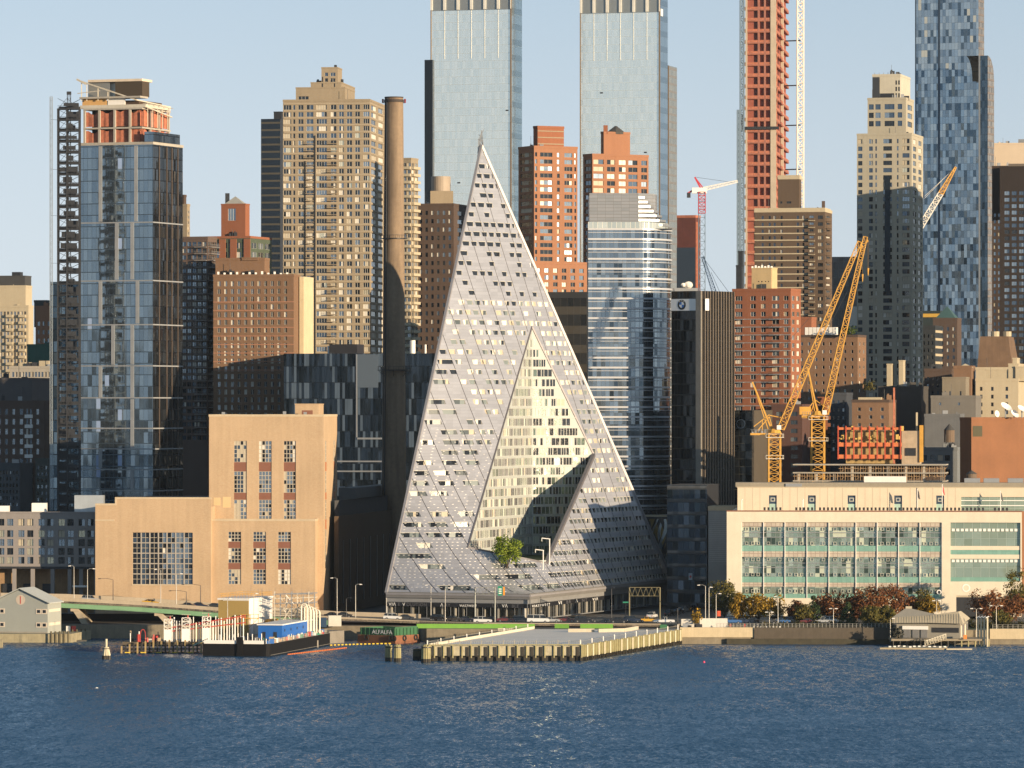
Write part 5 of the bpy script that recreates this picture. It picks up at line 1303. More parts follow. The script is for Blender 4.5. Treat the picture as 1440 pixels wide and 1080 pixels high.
b, T = lowb("brown mansard-topped tower with netting near the right edge", 10, 1372, 1426, 1436, 520, CREAM, 1880)
Tm = b.tier(10, 1374, 1424, 1434, 1882); Tn = b.tier(10, 1376, 1420, 1428, 1882); mb = MB(); mb.prism(Tm.foot(), Tm.z(520), Tm.z(473), top=[Vector((p.x, p.y, 0)) for p in Tn.foot(.6)]); mb.build("mansard", plain("mansard_brown", (.15, .095, .06), .9, var=.4, scale=.3), b.e)
for px in (1399, 1416):
    mb = MB(); mb.cyl(X(px, 1886)-b.loc[0], 5, Tm.z(473), Tm.z(466), 1.6, 0, 10); mb.build("roof_unit", CREAM, b.e)
b.done()
b, T = lowb("cream stone building with stepped castle-like top near the right edge", 10, 1372, 1432, 1450, 536, CREAM, 1800, L=([(.1, .16, 1), (.36, .42, 1), (.7, .76, 1)], 544, 11, 5.5, 620), tiers=[(1386, 1418, 1424, 521, CREAM, 1804, 536), (1418, 1432, 1440, 513, CREAM, 1803, 536), (1428, 1440, 1450, 517, CREAM, 1802, 536), (1424, 1430, 1434, 505, CREAM, 1806, 513)]); b.done()
b, T = lowb("dim grey concrete building with roof sheds in front of the castle-like block", 10, 1309, 1372, 1380, 560, plain("dim_concrete", (.15, .14, .125), .9), 1760, L=([(.18, .23, 1), (.6, .65, 1)], 566, 30, 4, 600), tiers=[(1325, 1358, 1363, 532, plain("dim_tan", (.2, .17, .125), .9), 1766, 560, ([(.1, .16, 1), (.3, .36, 1), (.75, .82, 1)], 550, 20, 6, 560))]); b.done()
b, T = lowb("brown brick roof house with a little gabled lantern", 10, 1341, 1366, 1371, 518, BROWN, 1800)
mb = MB(); c = T.A+T.lu*T.Ll*.62+T.ru*3; z = T.z(518)+.1; mb.prism([c+V3(-3, -2, 0), c+V3(3, -2, 0), c+V3(3, 2, 0), c+V3(-3, 2, 0)], z, z+1.6, top=[c+V3(-.2, -.2, 0), c+V3(.2, -.2, 0), c+V3(.2, .2, 0), c+V3(-.2, .2, 0)]); mb.build("lantern", CREAM, b.e); b.done()
b, T = lowb("deep brown building in shade left of the roof house", 10, 1300, 1338, 1348, 522, DKBR, 1850, L=(ev(5, .4, 1), 530, 10, 5, 590), wts=W_DARK); b.done()
b, T = lowb("dark low building with planted roof and two tall vents", 12, 1235, 1296, 1306, 547, plain("dusk_wall", (.06, .055, .05), .9), 1790)
for x0, xc, x1, yt in ((1247, 1254, 1257, 513), (1264, 1270, 1273, 508)): block(b, 12, x0, xc, x1, yt, CREAM, 1794, yb=547, name="vent_shaft", cap_h=.4)
b.done()
shrub("tufted green roof planting beside two tall vents", 1222, 549, 22, 14, 1785, LO)
b, T = lowb("squat brown brick building with nine small windows and a pale roof strip", 10, 1198, 1250, 1260, 566, BROWN, 1720, L=([(.16, .24, 1), (.47, .55, 1), (.78, .86, 1)], 573, 11, 5, 640), wts=(5, 2, 2, 1, 2, 0), fr=FR_WHITE, capm=DKBR); rooftop(b, T, T.z(566), [(.15, .1, 8, 4, 1.8)], CREAM); b.done()
b, T = lowb("dark slate building left of the squat brown one", 10, 1168, 1190, 1199, 556, plain("slate", (.045, .05, .06), .7), 1750, L=(ev(3, .4, 1), 563, 11, 5, 640), wts=(2, 5, 2, 0, 0, 0)); b.done()
b, T = lowb("narrow brick and pale slivers beside the second yellow crane", 10, 1150, 1172, 1178, 562, RED, 1780, L=(ev(2, .5, 1), 570, 10, 5, 640)); b.done()
b, T = lowb("dim blue grey building with arched sheds behind the orange formwork", 10, 1296, 1346, 1352, 633, plain("dim_blue", (.16, .17, .175), .8), 1700, L=([(.05, .15, 1), (.25, .4, 1), (.45, .6, 1), (.65, .8, 1)], 640, 20, 8, 690)); b.done()
b, T = lowb("dim building with a slate shed roof below the grey concrete one", 10, 1300, 1350, 1356, 586, plain("dim_slate", (.12, .125, .13), .8), 1735); b.done()
b, T = lowb("large plain orange brown brick hall carrying satellite dishes at the right edge", 52, 1350, 1366, 1450, 591, plain("hall_brick", (.2, .09, .043), .9, var=.2, scale=.15), 1660, name="brick_hall"); mb = MB(); T.fr.box(mb, .6, T.Lr*.18, T.z(614), T.z(599), -.1, .04); mb.build("vent_panel", plain("vent_olive", (.06, .055, .03), .8), b.e); b.done()
for i, (px, py, r_, tilt, lab) in enumerate(((1414, 574, 9, .75, "large white satellite dish tipped upward on the brick hall"), (1426, 583, 7, .5, "round white satellite dish facing out on the brick hall"), (1401, 582, 5, .1, "small grey satellite dish on the brick hall roof"), (1437, 577, 8, .8, "white satellite dish at the right frame edge"))):
    D = 1668; s = D/F; t = thing("satellite_dish", lab, "satellite dish", (X(px, D), D, Z(591, D)+.9), 0, "satellite dishes on the brick hall"); mb = MB(); hh = Z(py, D)-Z(591, D)-.9
    ax = Vector((.45, -.45, tilt)).normalized(); q = ax.to_track_quat('Z', 'Y'); r = r_*s; prev = None
    for k in range(5):
        rr = r*k/4; ring = [q @ Vector((rr*math.cos(a*math.pi/8), rr*math.sin(a*math.pi/8), .35*r*(k/4)**2))+Vector((0, 0, hh)) for a in range(16)]
        if prev and k > 1:
            for a in range(16): mb.poly([prev[a], prev[(a+1) % 16], ring[(a+1) % 16], ring[a]])
        elif prev:
            for a in range(16): mb.poly([ring[a], prev[0], ring[(a+1) % 16]][::-1])
        prev = ring
    mb.build("reflector", WHITEP, t); mb = MB(); mb.bar((0, 0, 0), (0, 0, hh), .22, 0, 6); mb.build("mount", GREYM, t)
water_tank("dark wooden water tank on tall legs in shade", 1335, 632, 596, 15, 1722); water_tank("small weathered roof tank with pointed cap on the long pale hall", 1366, 682, 661, 15, 1600)

# ------------------------------------------------------------------ yellow cranes and the site below them
YEL = plain("crane_yellow", (.52, .28, .05), .55, var=.25, scale=.6)
def yellow_crane(label, D, mx, w_px, ytop, yb, deck, boom, aframe, cw, cab):
    t = thing("tower_crane", label, "crane", (X(mx, D), D, GZ), 0, "yellow luffing cranes"); s = D/F
    def P(px, py, dy=0): return Vector((X(px, D)-t.location.x, dy, Z(py, D)-GZ))
    w = w_px*s
    mb = MB(); lattice(mb, (0, 0, 0), P(mx, ytop+6), w, 30, .2)
    for sx in (-1, 1):
        for sy in (-1, 1): mb.bar((sx*w/2, sy*w/2, 0), (sx*w/2, sy*w/2, P(mx, ytop+6).z), .34)
    mb.build("mast", YEL, t)
    for y in (ytop+12, ytop+42):
        mb = MB(); z = P(0, y).z; k = w*.75
        for a, c in (((-k, -k), (k, -k)), ((k, -k), (k, k)), ((k, k), (-k, k)), ((-k, k), (-k, -k))):
            mb.bar((*a, z), (*c, z), .1); mb.bar((*a, z+1.1), (*c, z+1.1), .06); mb.bar((*a, z), (*a, z+1.1), .06)
        mb.build("work_platform", LATW, t)
    mb = MB(); mb.cyl(0, 0, P(0, ytop+6).z, P(0, ytop).z, w*.6, 0, 12, w*.45); mb.build("slew_ring", YEL, t)
    (d0, dy0), (d1, dy1) = deck
    mb = MB(); mb.box(P(d0, 0).x, P(d1, 0).x, -1.3, 1.3, P(0, dy1).z, P(0, dy0).z); mb.build("machine_deck", YEL, t)
    mb = MB()
    for i in range(9): 
        xx = P(d0+2+(d1-d0-8)*i/8, 0).x; mb.box(xx, xx+.55, -1.1+(i % 3)*.5, -.4+(i % 3)*.5, P(0, dy0).z, P(0, dy0-2-(i*7 % 5)).z)
        mb.bar((xx, -1.25, P(0, dy0).z), (xx, -1.25, P(0, dy0).z+1.1), .05)
    mb.bar((P(d0, 0).x, -1.25, P(0, dy0).z+1.1), (P(d1, 0).x, -1.25, P(0, dy0).z+1.1), .05); mb.build("winch", GREYM, t)
    (b0, b1) = boom
    mb = MB(); lattice(mb, P(*b0), P(*b1), 9.5*s, 26, .19, 0, 5.5*s); mb.build("boom", YEL, t)
    mb = MB(); hx = P(*b1); mb.bar(hx, hx+V3(.9, 0, -1.6), .3); mb.bar(hx+V3(.9, 0, -1.6), hx+V3(-.6, 0, -2.2), .2); mb.build("boom_head", YEL, t)
    mb = MB()
    for a, c, r in aframe: mb.bar(P(*a), P(*c), r)
    mb.build("a_frame", YEL, t)
    tip = aframe[0][1]
    mb = MB(); mb.bar(P(*tip), P(b0[0]+(b1[0]-b0[0])*.8, b0[1]+(b1[1]-b0[1])*.8), .06, 0, 3); mb.bar(P(*tip), P(d0+3, dy0), .05, 0, 3); mb.build("luffing_rope", STEEL, t)
    if cw: mb = MB(); mb.box(P(cw[0], 0).x, P(cw[2], 0).x, -1.2, 1.2, P(0, cw[3]).z, P(0, cw[1]).z); mb.build("counterweight", YEL, t)
    mb = MB(); mb.box(P(cab[0], 0).x, P(cab[0]+6, 0).x, -2.4, -1.31, P(0, cab[1]+6).z, P(0, cab[1]).z); mb.build("cab", WHITEP, t)
    hk = P(*b1)
    mb = MB(); mb.bar(hk+V3(.9, 0, -1.6), hk+V3(.9, 0, -10.5), .05, 0, 3); mb.bar(hk+V3(.9, 0, -10.5), hk+V3(.9, 0, -13), .35, 0, 6, .12); mb.build("hook_block", YEL, t)
yellow_crane("front yellow luffing crane with tall raised boom above the pale hall", 1610, 1089, 16.5, 603, 690, ((1055, 609), (1099, 611.8)), ((1098, 603), (1209, 340)),
    [((1086, 606), (1058, 537), .35), ((1081, 606), (1058, 537), .2), ((1065, 606), (1082, 586), .22), ((1060, 600), (1082, 583), .2), ((1082, 584), (1102, 588), .2), ((1082, 586), (1087, 606), .18), ((1072, 606), (1072, 590), .15)], None, (1092, 598))
yellow_crane("rear yellow luffing crane with box counterweight and boom crossing behind", 1660, 1150, 18, 578, 690, ((1127, 584), (1160, 588)), ((1160, 582), (1217, 333)),
    [((1150, 582), (1136, 517), .35), ((1146, 582), (1136, 517), .2), ((1133, 580), (1146, 562), .2), ((1146, 562), (1160, 572), .18), ((1140, 582), (1146, 562), .16), ((1146, 562), (1152, 582), .16)], (1124, 572, 1140, 583), (1156, 577))
D = 2350; t = thing("crane_boom", "pale crane jib with yellow tip crossing in front of the mottled tower", "crane", (X(1280, D), D, GZ))
def P(px, py): return Vector((X(px, D)-t.location.x, 0, Z(py, D)-GZ))
mb = MB(); lattice(mb, P(1280, 342), P(1323, 272), 8.5*D/F, 15, .25, 0, 7*D/F); mb.build("boom", LATW, t); mb = MB(); lattice(mb, P(1323, 272), P(1344, 235), 7*D/F, 9, .28, 0, 2*D/F); mb.build("boom_tip", YEL, t)
mb = MB(); mb.bar(P(1344, 235), P(1300, 276), .15, 0, 3); mb.bar(P(1340, 238), P(1300, 279), .1, 0, 3); mb.build("stay_cable", LATW, t); mb = MB(); mb.bar((0, 0, 0), P(1280, 342), 1.5); mb.build("mast", LATW, t)

b = Bld("construction_site", "concrete frame building site with orange formwork and timber shoring behind the pale hall", "building site", 1610, 1330)
T = b.tier(8, 1115, 1330, None, 1610, dr=30); FORM = plain("formwork_orange", (.52, .16, .06), .8, var=.3, scale=.8); TIMB = plain("timber", (.4, .27, .15), .85, var=.25)
for y in (676, 664.5, 653):
    q0 = 0 if y > 660 else (.03 if y > 655 else 0); mb = MB(); T.fl.box(mb, T.Ll*q0, T.Ll, T.z(y+1.6), T.z(y), -16, .2); mb.build("floor_slab", CONC, b.e)
mb = MB(); T.fl.box(mb, .5, T.Ll-.5, 0, T.z(690), -24, -.6); T.fl.box(mb, T.Ll*.3, T.Ll-2, T.z(690), T.z(655), -17, -10); mb.build("core_wall", DKBR, b.e)
for y0, y1 in ((690, 676), (676, 664.5), (664.5, 654.5)):
    sh = MB()
    for i in range(60):
        u = T.Ll*(i+.5)/60
        if y0 < 670 and u < T.Ll*.3: continue
        T.fl.box(sh, u, u+.16, T.z(y0), T.z(y1)-.4, -1.2+.5*(i % 3), -1.0+.5*(i % 3))
        if i % 3 == 0: sh.bar(T.fl.P(u, T.z(y0), -1.3), T.fl.P(u+2.6, T.z(y1)-.4, -1.3), .06)
    T.fl.box(sh, 0 if y0 > 670 else T.Ll*.3, T.Ll, (T.z(y0)+T.z(y1))/2, (T.z(y0)+T.z(y1))/2+.14, -.5, -.3); sh.build("shoring", TIMB, b.e)["kind"] = "stuff"
    for i in range(9):
        u = T.Ll*(.03+i*.117); mb = MB()
        if y0 < 670 and u < T.Ll*.3: continue
        T.fl.box(mb, u, u+.8, T.z(y0), T.z(y1)-.4, -1.5, -.7); mb.build("column", CONC, b.e)
Tf = b.tier(8, 1178, 1268, None, 1616, dr=14)
for y0, y1 in ((645, 629), (628, 601)):
    mb = MB(); Tf.fl.box(mb, 0, Tf.Ll, Tf.z(y0), Tf.z(y0)+1.3, -.3, .3); Tf.fl.box(mb, 0, Tf.Ll, Tf.z(y1)-.8, Tf.z(y1), -.3, .3) if y1 < 610 else None; mb.build("formwork_panel", FORM, b.e)
for i in range(9):
    mb = MB(); u = Tf.Ll*i/8.2; Tf.fl.box(mb, u, u+.4, Tf.z(646), Tf.z(599), .31, .7); mb.build("formwork_post", plain("post_red", (.4, .07, .035), .6), b.e)
bk = MB(); bk.prism(Tf.foot(2.5), Tf.z(652), Tf.z(606)); bk.build("core_wall", plain("formwork_ochre", (.34, .24, .10), .9, var=.6, scale=1.2), b.e)  # ochre fill colour between the formwork bands
tt = MB(); rr = random.Random(9)
for i in range(70): u = rr.uniform(0, Tf.Ll); z = rr.choice((Tf.z(628), Tf.z(606), Tf.z(618))); tt.box(*(lambda p, w: (p.x, p.x+w, p.y, p.y+.2))(Tf.fl.P(u, 0, rr.uniform(-1, .2)), rr.uniform(.15, 1.2)), z, z+rr.uniform(.3, 1.7))
tt.build("site_clutter", [plain("clutter_ochre", (.5, .35, .1), .8)], b.e)["kind"] = "stuff"
Th = b.tier(8, 1268, 1293, None, 1616, dr=12); mb = MB(); mb.prism(Th.foot(), Th.z(653), Th.z(606)); mb.build("unfinished_wall", plain("block_wall", (.38, .3, .21), .9, var=.3, scale=.5), b.e)
mb = MB(); Th.fl.box(mb, Th.Ll+.02, Th.Ll+1.2, Th.z(650), Th.z(598), -1, .5); mb.build("yellow_hoist", YEL, b.e)
mb = MB(); Th.fl.box(mb, Th.Ll*.2, Th.Ll*.8, Th.z(641), Th.z(630), .02, .2); mb.build("tarpaulin", STEEL, b.e)
for px, y0, y1, m_ in ((1257, 620, 545, NET), (1289, 606, 580, CREAM)):
    mb = MB(); q = X(px, 1618)-b.loc[0]; mb.box(q-.3, q+.3, 7, 7.6, Tf.z(652), Tf.z(y1)); mb.build("post", m_, b.e)
mb = MB(); Tr = b.tier(8, 1215, 1273, None, 1600, dr=5); mb.prism(Tr.foot(), Tr.z(682), Tr.z(670)); mb.build("site_cabin", WHITEP, b.e)
b.done()
# ------------------------------------------------------------------ front row: sandy brick plant
b = Bld("brick_power_plant", "sandy brick power plant with a tall windowed block and a big gridded window", "building", 1532, 455)
GW = plain("glazing_bar", (.42, .37, .29), .6, streak=False)
def plant_window(f, px_u, T, x0, x1, y0, y1, nx, ny, wts=(6, 2, 1, .6, .3, 0), fw=.22, n=-.25, sub=1):
    """x0..x1 as fractions of the face, rows y0..y1"""
    mb = MB(); w = (x1-x0)*f.L; uc = (x0+x1)/2*f.L; z0 = T.z(y1)
    panes(mb, lambda u, z, d: f.P(uc+u, z, n+d), w, T.z(y0)-z0, z0, nx, ny, R, wts, fw=fw)
    mb.build("window", PAL+[GW], b.e)
T = b.tier(5, 294, 455, 474); z1 = T.z(586); f = T.fl; L = f.L
pxu = lambda px: (px-294)/(455-294)
cx_ = [(329, 347), (364, 382), (399, 416)]; ry = [(620, 650), (663, 693), (703, 731)]
mb = MB(); mb.prism(T.foot(.5), 0, z1-.02)
cur = 0
for a, c in cx_:
    u0, u1 = pxu(a)*L, pxu(c)*L
    f.box(mb, cur, u0, 0, z1, -.5, 0); cz = 0
    for y0, y1 in reversed(ry): f.box(mb, u0, u1, cz, T.z(y1), -.5, 0 if cz == 0 else -.2, 0 if cz == 0 else 1); cz = T.z(y0)
    f.box(mb, u0, u1, cz, z1, -.5, 0); cur = u1
f.box(mb, cur, L, 0, z1, -.5, 0)
rcols = [(.12, .24), (.74, .86)]; cur = .5
for a, c in rcols:
    T.fr.box(mb, cur, a*T.Lr, 0, z1, -.5, 0); T.fr.box(mb, a*T.Lr, c*T.Lr, 0, T.z(800), -.5, 0); T.fr.box(mb, a*T.Lr, c*T.Lr, T.z(620), z1, -.5, 0); cur = c*T.Lr
T.fr.box(mb, cur, T.Lr, 0, z1, -.5, 0)
mb.build("tall_block", [SAND, SPAND], b.e)
for a, c in cx_:
    for y0, y1 in ry: plant_window(f, 0, T, pxu(a), pxu(c), y0, y1, 4, 5, (3, 2, 4, 2, 1, 0), .2)
for a, c in rcols:
    for y0, y1 in ((620, 650), (663, 693), (703, 731), (745, 800)): plant_window(T.fr, 0, T, a, c, y0, y1, 3, 5, (4, 2, 3, 1, 0, 0), .2)
    mb = MB()
    for y0, y1 in ((650, 663), (693, 703), (731, 745)): T.fr.box(mb, a*T.Lr, c*T.Lr, T.z(y1), T.z(y0), -.48, -.15)
    mb.build("spandrel", plain("spandrel_orange", (.36, .13, .06), .7), b.e)
pb = MB(); ft = T.foot(-.12); fi = T.foot(.5)
for i in range(4):
    j = (i+1) % 4; c = [ft[i], ft[j], fi[j], fi[i]]; pb.hexa([V3(p.x, p.y, z1) for p in c]+[V3(p.x, p.y, z1+.7) for p in c])
pb.build("coping", plain("coping_stone", (.47, .38, .26), .85), b.e)
T2 = block(b, 5, 415, 448, 455, 569, SAND, 1538, yb=586, cap_h=.3, name="roof_house"); mb = MB(); T2.fl.box(mb, T2.Ll*.3, T2.Ll*.75, T2.z(584), T2.z(577), .01, .1); mb.build("vent_panel", SPAND, b.e)
mb = MB()
for px, yy in ((398, 583), (427, 584), (312, 584)): p = X(px, 1536)-b.loc[0]; mb.box(p, p+1.0, 3, 4, z1+.02, T.z(yy)+1)
mb.build("roof_unit", GREYM, b.e)
# lower front block
Tl = b.tier(5, 296, 443, 449, 1526); z2 = Tl.z(733); f = Tl.fl; L = f.L; pxl = lambda px: (px-296)/(443-296)
cl = [(321, 339), (356, 374), (391, 409)]; rl = [(748, 762), (771, 792), (801, 822)]
mb = MB(); mb.prism(Tl.foot(.5), 0, z2-.02); cur = 0
for a, c in cl:
    u0, u1 = pxl(a)*L, pxl(c)*L; f.box(mb, cur, u0, 0, z2, -.5, 0); cz = 0
    for y0, y1 in reversed(rl): f.box(mb, u0, u1, cz, Tl.z(y1), -.5, 0 if cz == 0 else -.2, 0 if cz == 0 else 1); cz = Tl.z(y0)
    f.box(mb, u0, u1, cz, z2, -.5, 0); cur = u1
f.box(mb, cur, L, 0, z2, -.5, 0); Tl.fr.box(mb, .5, Tl.Lr, 0, z2, -.5, 0)
mb.build("front_block", [SAND, SPAND], b.e)
for a, c in cl:
    for k, (y0, y1) in enumerate(rl): plant_window(f, 0, Tl, pxl(a), pxl(c), y0, y1, 4, 3 if k < 1 else 4, (6, 3, 2, 1, 1, 0) if k < 2 else (3, 2, 3, 2, 3, 0), .2)
pb = MB(); f.box(pb, -.1, L+.1, z2, z2+.7, -.5, .12); Tl.fr.box(pb, 0, Tl.Lr, z2, z2+.7, -.5, .12); pb.build("coping", MATS["coping_stone"], b.e)
# left hall
Tw = b.tier(5, 134, 297, None, 1527, dr=26); f = Tw.fl; L = f.L; pxw = lambda px: (px-134)/(297-134); zc = Tw.z(702); za = Tw.z(711)
mb = MB(); ua, ub = pxw(186.5)*L, pxw(271)*L; us = pxw(164)*L; zb0, zb1 = Tw.z(822), Tw.z(749)
mb.prism([Tw.A+Tw.ru*.6, Tw.C+Tw.ru*.6, Tw.Bk, Tw.E], 0, za-.3)
f.box(mb, 0, us, 0, za, -.6, 0); f.box(mb, us, ua, 0, zc, -.6, 0); f.box(mb, ua, ub, 0, zb0, -.6, 0); f.box(mb, ua, ub, zb1, zc, -.6, 0); f.box(mb, ub, L, 0, zc, -.6, 0)
mb.build("turbine_hall", SAND, b.e)
pb = MB(); f.box(pb, 0, us-.01, za, za+.6, -.6, .12); f.box(pb, us, L, zc, zc+.6, -.6, .12); f.box(pb, us-.5, us, za+.6, zc+.6, -.6, .12); f.box(pb, 0, us*.9, Tw.z(733), Tw.z(733)+.5, .01, .15); pb.build("coping", MATS["coping_stone"], b.e)
wn_ = MB(); panes(wn_, lambda u, z, d: f.P((ua+ub)/2+u, z, -.4+d), ub-ua, zb1-zb0, zb0, 14, 10, random.Random(4), (10, 2, .6, 0, .2, 0), fw=.12); big = wn_.build("window", PAL+[GW], b.e)
mb = MB()
for i in range(1, 7): u = ua+(ub-ua)*i/7; f.box(mb, u-.19, u+.19, zb0, zb1, -.32, -.1)
for j in range(1, 5): z = zb0+(zb1-zb0)*j/5; f.box(mb, ua, ub, z-.16, z+.16, -.33, -.12)
fm = mb.build("frame", plain("frame_stone", (.33, .30, .26), .7, streak=False), big)
mb = MB(); f.box(mb, ua-.2, ub+.2, zb0-.35, zb0-.02, .01, .2); mb.build("sill", MATS["coping_stone"], b.e)
# pale repair patches left of the tall block
mb = MB(); f5 = T.fl
for x0, x1, y0, y1 in ((.04, .10, 700, 711), (.12, .19, 699, 714)): f5.box(mb, L*0+x0*f5.L, x1*f5.L, T.z(y1), T.z(y0), .005, .03)
mb.build("repair_patch", plain("patch_pale", (.58, .42, .23), .9, var=.06), b.e)
# rear wings, dark roofs
RW = plain("old_roof", (.05, .05, .052), .85, var=.2)
mb = MB(); mb.prism([V3(X(190, 1560)-b.loc[0], 22, 0), V3(X(300, 1560)-b.loc[0], 22, 0), V3(X(300, 1590)-b.loc[0], 50, 0), V3(X(190, 1590)-b.loc[0], 50, 0)], 0, Z(699, 1560)-GZ, top=[V3(X(196, 1560)-b.loc[0], 24, 0), V3(X(300, 1560)-b.loc[0], 24, 0), V3(X(300, 1590)-b.loc[0], 50, 0), V3(X(214, 1590)-b.loc[0], 50, 0)]); mb.build("hall_roof", RW, b.e)
Ts = b.tier(9, 470, 476, 568, 1545); mb = MB(); mb.prism(Ts.foot(), 0, Ts.z(726)); mb.build("south_wing", brick("brick_sand_shade", (.10, .07, .045), .15), b.e)  # sandy brick darkened to stand for the pyramid's cast shadow
mb = MB(); q = Ts.foot(); mb.prism([q[0]+V3(0, 3, 0), q[1]+V3(0, 4, 0), q[2]+V3(-3, -4, 0), q[3]], Ts.z(726)+.02, Ts.z(704)); mb.build("monitor_roof", RW, b.e)
mb = MB(); Tq = b.tier(9, 476, 500, 566, 1600); mb.prism(Tq.foot(), 0, Tq.z(686)); mb.build("rear_hall", plain("shed_grey", (.12, .12, .12), .8), b.e)
mb = MB(); pz = Ts.fr.P(Ts.Lr*.5, Ts.z(704), -10); mb.cyl(pz.x, pz.y, Ts.z(704)+.02, Ts.z(704)+3.5, 1.0, 0, 10); mb.build("roof_vent", GREYM, b.e)
for i in range(9):
    mb = MB(); u = Ts.Lr*(.06+i*.1); Ts.fr.box(mb, u, u+1.6, 3, Ts.z(760), .01, .12); mb.build("tall_window", plain("dusk_window", (.045, .045, .05), .3), b.e)
b.done()
for px in range(150, 290, 11): pass

# hotel-like block at far left with a columned ground floor
b = Bld("grey_window_block", "low grey block with five rows of paired windows and a columned ground floor at left", "building", 1545, 136); b.frame = FR_DARK
GW_ = plain("panel_grey", (.23, .21, .2), .75, var=.12); T = b.tier(6, -42, 137, None, 1545, dr=24); z1 = T.z(722); zg = T.z(797)
cols = []
for i in range(11):
    c = (8+i*28.3+42-28.3*1)/179.
    for dx in (-6.3, 6.3):
        q0, q1 = (8+i*28.3-28.3+dx-4.4+42)/179., (8+i*28.3-28.3+dx+4.4+42)/179.
        if q0 > 0.005 and q1 < .997: cols.append((q0, q1, 2))
cols = cols[:]
mb = MB(); mb.prism([p for p in T.foot(.4)], zg, z1); skin(b, mb, T.fl, cols, [(T.z(y+9.5), T.z(y)) for y in (730, 746, 758.5, 771, 783.5)], zg, z1, .4, 0, 1, (3, 3, 4, 2, 2, .8)); T.fr.box(mb, .4, T.Lr, zg, z1, -.4, 0)
mb.build("wall", GW_, b.e)
mb = MB(); T.fl.box(mb, -.1, T.Ll+.1, z1, z1+.5, -.5, .15); mb.build("parapet", GW_, b.e)
mb = MB(); T.fl.box(mb, 0, T.Ll, 0, zg, -9, -7); mb.build("ground_floor_wall", plain("ochre_wall", (.30, .19, .10), .8, var=.5, scale=.4), b.e)
mb = MB(); T.fl.box(mb, 0, T.Ll, zg-.7, zg-.02, -.6, .2); mb.build("lintel", STEEL, b.e)
for px in (-20, 20, 46, 74, 98, 114, 135):
    mb = MB(); u = (px+42)/179*T.Ll; T.fl.box(mb, u-.6, u+.6, 0, zg-.72, -.6, .1); mb.build("column", GW_, b.e)
for px in (6, 35, 62):
    mb = MB(); u = (px+42)/179*T.Ll; T.fl.box(mb, u-1.8, u+2, 0, zg*.62, -6.9, -6.4); mb.build("garage_door", STEEL, b.e)
mb = MB(); T.fl.box(mb, (104+42)/179*T.Ll, (124+42)/179*T.Ll, T.z(825.5), T.z(823), .1, 2.5); mb.build("awning", WHITEP, b.e)
for x0, x1, yt, m_ in ((-2, 12, 712, WHITEP), (45, 65, 708, WHITEP), (105, 146, 697, plain("unit_silver", (.45, .48, .5), .4, .5))):
    mb = MB(); p0, p1 = X(x0, 1552)-b.loc[0], X(x1, 1552)-b.loc[0]; mb.box(p0, p1, 6, 11, z1+.02, T.z(yt)); mb.build("roof_unit", m_, b.e)
b.done()

# ------------------------------------------------------------------ long pale hall at the right
b = Bld("pale_garage_hall", "long pale stone and glass hall with green spandrel bands behind the park trees", "building", 1522, 1437)
T = b.tier(4, 1022, 1437, None, 1522, dr=60); f = T.fl; L = f.L; px_ = lambda px: (px-1022)/415.*L; z1 = T.z(720)
PST = plain("pale_stone", (.60, .54, .43), .8, var=.12)
mb = MB(); mb.prism(T.foot(1.2), 0, z1-.1); f.box(mb, 0, px_(1043), 0, z1, -1.2, 0); f.box(mb, px_(1043), L, T.z(735), z1, -1.2, 0)
f.box(mb, px_(1325), px_(1337), 0, T.z(735), -1.2, 0); f.box(mb, px_(1435), L, 0, T.z(735), -1.2, 0)
f.box(mb, px_(1043), px_(1325), 0, T.z(842), -1.2, -.1); f.box(mb, px_(1337), px_(1435), T.z(838), T.z(818), -1.2, -.1)
mb.build("stone_wall", PST, b.e)
mb = MB(); f.box(mb, -.1, L+.1, z1, z1+.35, -1.3, .12); mb.build("coping", SPAND, b.e)
GH = curtain("hall_glass", 1.36, 2.2, (.24, .33, .28), (.48, .57, .5), (.34, .38, .35), mw=.08, mh=.08, metal=.65, tilt=.02, lit=.12, litc=(.42, .46, .38), dark=.12, darkc=(.08, .12, .1))
FRO = curtain("hall_frosted", 1.36, 1.2, (.42, .36, .30), (.5, .44, .36), (.28, .22, .18), mw=.18, mh=.18, metal=.1, rough=.3, tilt=.0)
GRN = curtain("hall_green", 1.36, 5, (.19, .36, .30), (.24, .42, .35), (.13, .24, .21), mw=.08, mh=.0, metal=.2, rough=.25, tilt=.003)
u0, u1 = px_(1043), px_(1325)
def strip(nm, mat, a, c, y0, y1, n):
    mb = MB(); z0, z_ = T.z(y1), T.z(y0); P = f.P
    for q in ((P(a, z0, n), P(c, z0, n), P(c, z_, n), P(a, z_, n)),): mb.poly(q, 0, [(a, z0), (c, z0), (c, z_), (a, z_)])
    f.box(mb, a, c, z0+.02, z_-.02, n-.3, n-.02); mb.build(nm, mat, b.e)
for y0, y1, m_, nm, n in ((735, 741.5, FRO, "frosted_band", -.5), (741.5, 768, GH, "glass_band", -.8), (768, 776, GRN, "green_spandrel", -.4), (776, 784, FRO, "frosted_band", -.5), (784, 812, GH, "glass_band", -.8), (812, 820, GRN, "green_spandrel", -.4), (820, 826, FRO, "frosted_band", -.5), (826, 836, GH, "glass_band", -.8), (836, 842, GRN, "green_spandrel", -.4)):
    strip(nm, m_, u0, u1, y0, y1, n)
for y in (749.5, 756, 792.5, 799):
    mb = MB(); f.box(mb, u0, u1, T.z(y)-.12, T.z(y)+.08, -.75, -.5); mb.build("transom", GREYM, b.e)
mx = [1043, 1074, 1104, 1135, 1166, 1204, 1234, 1264, 1294, 1325]
for i, m in enumerate(mx):
    mb = MB(); u = px_(m); f.box(mb, u-.1, u+.1, T.z(842), T.z(735), -.7, -.05); mb.build("mullion", WHITEP, b.e)
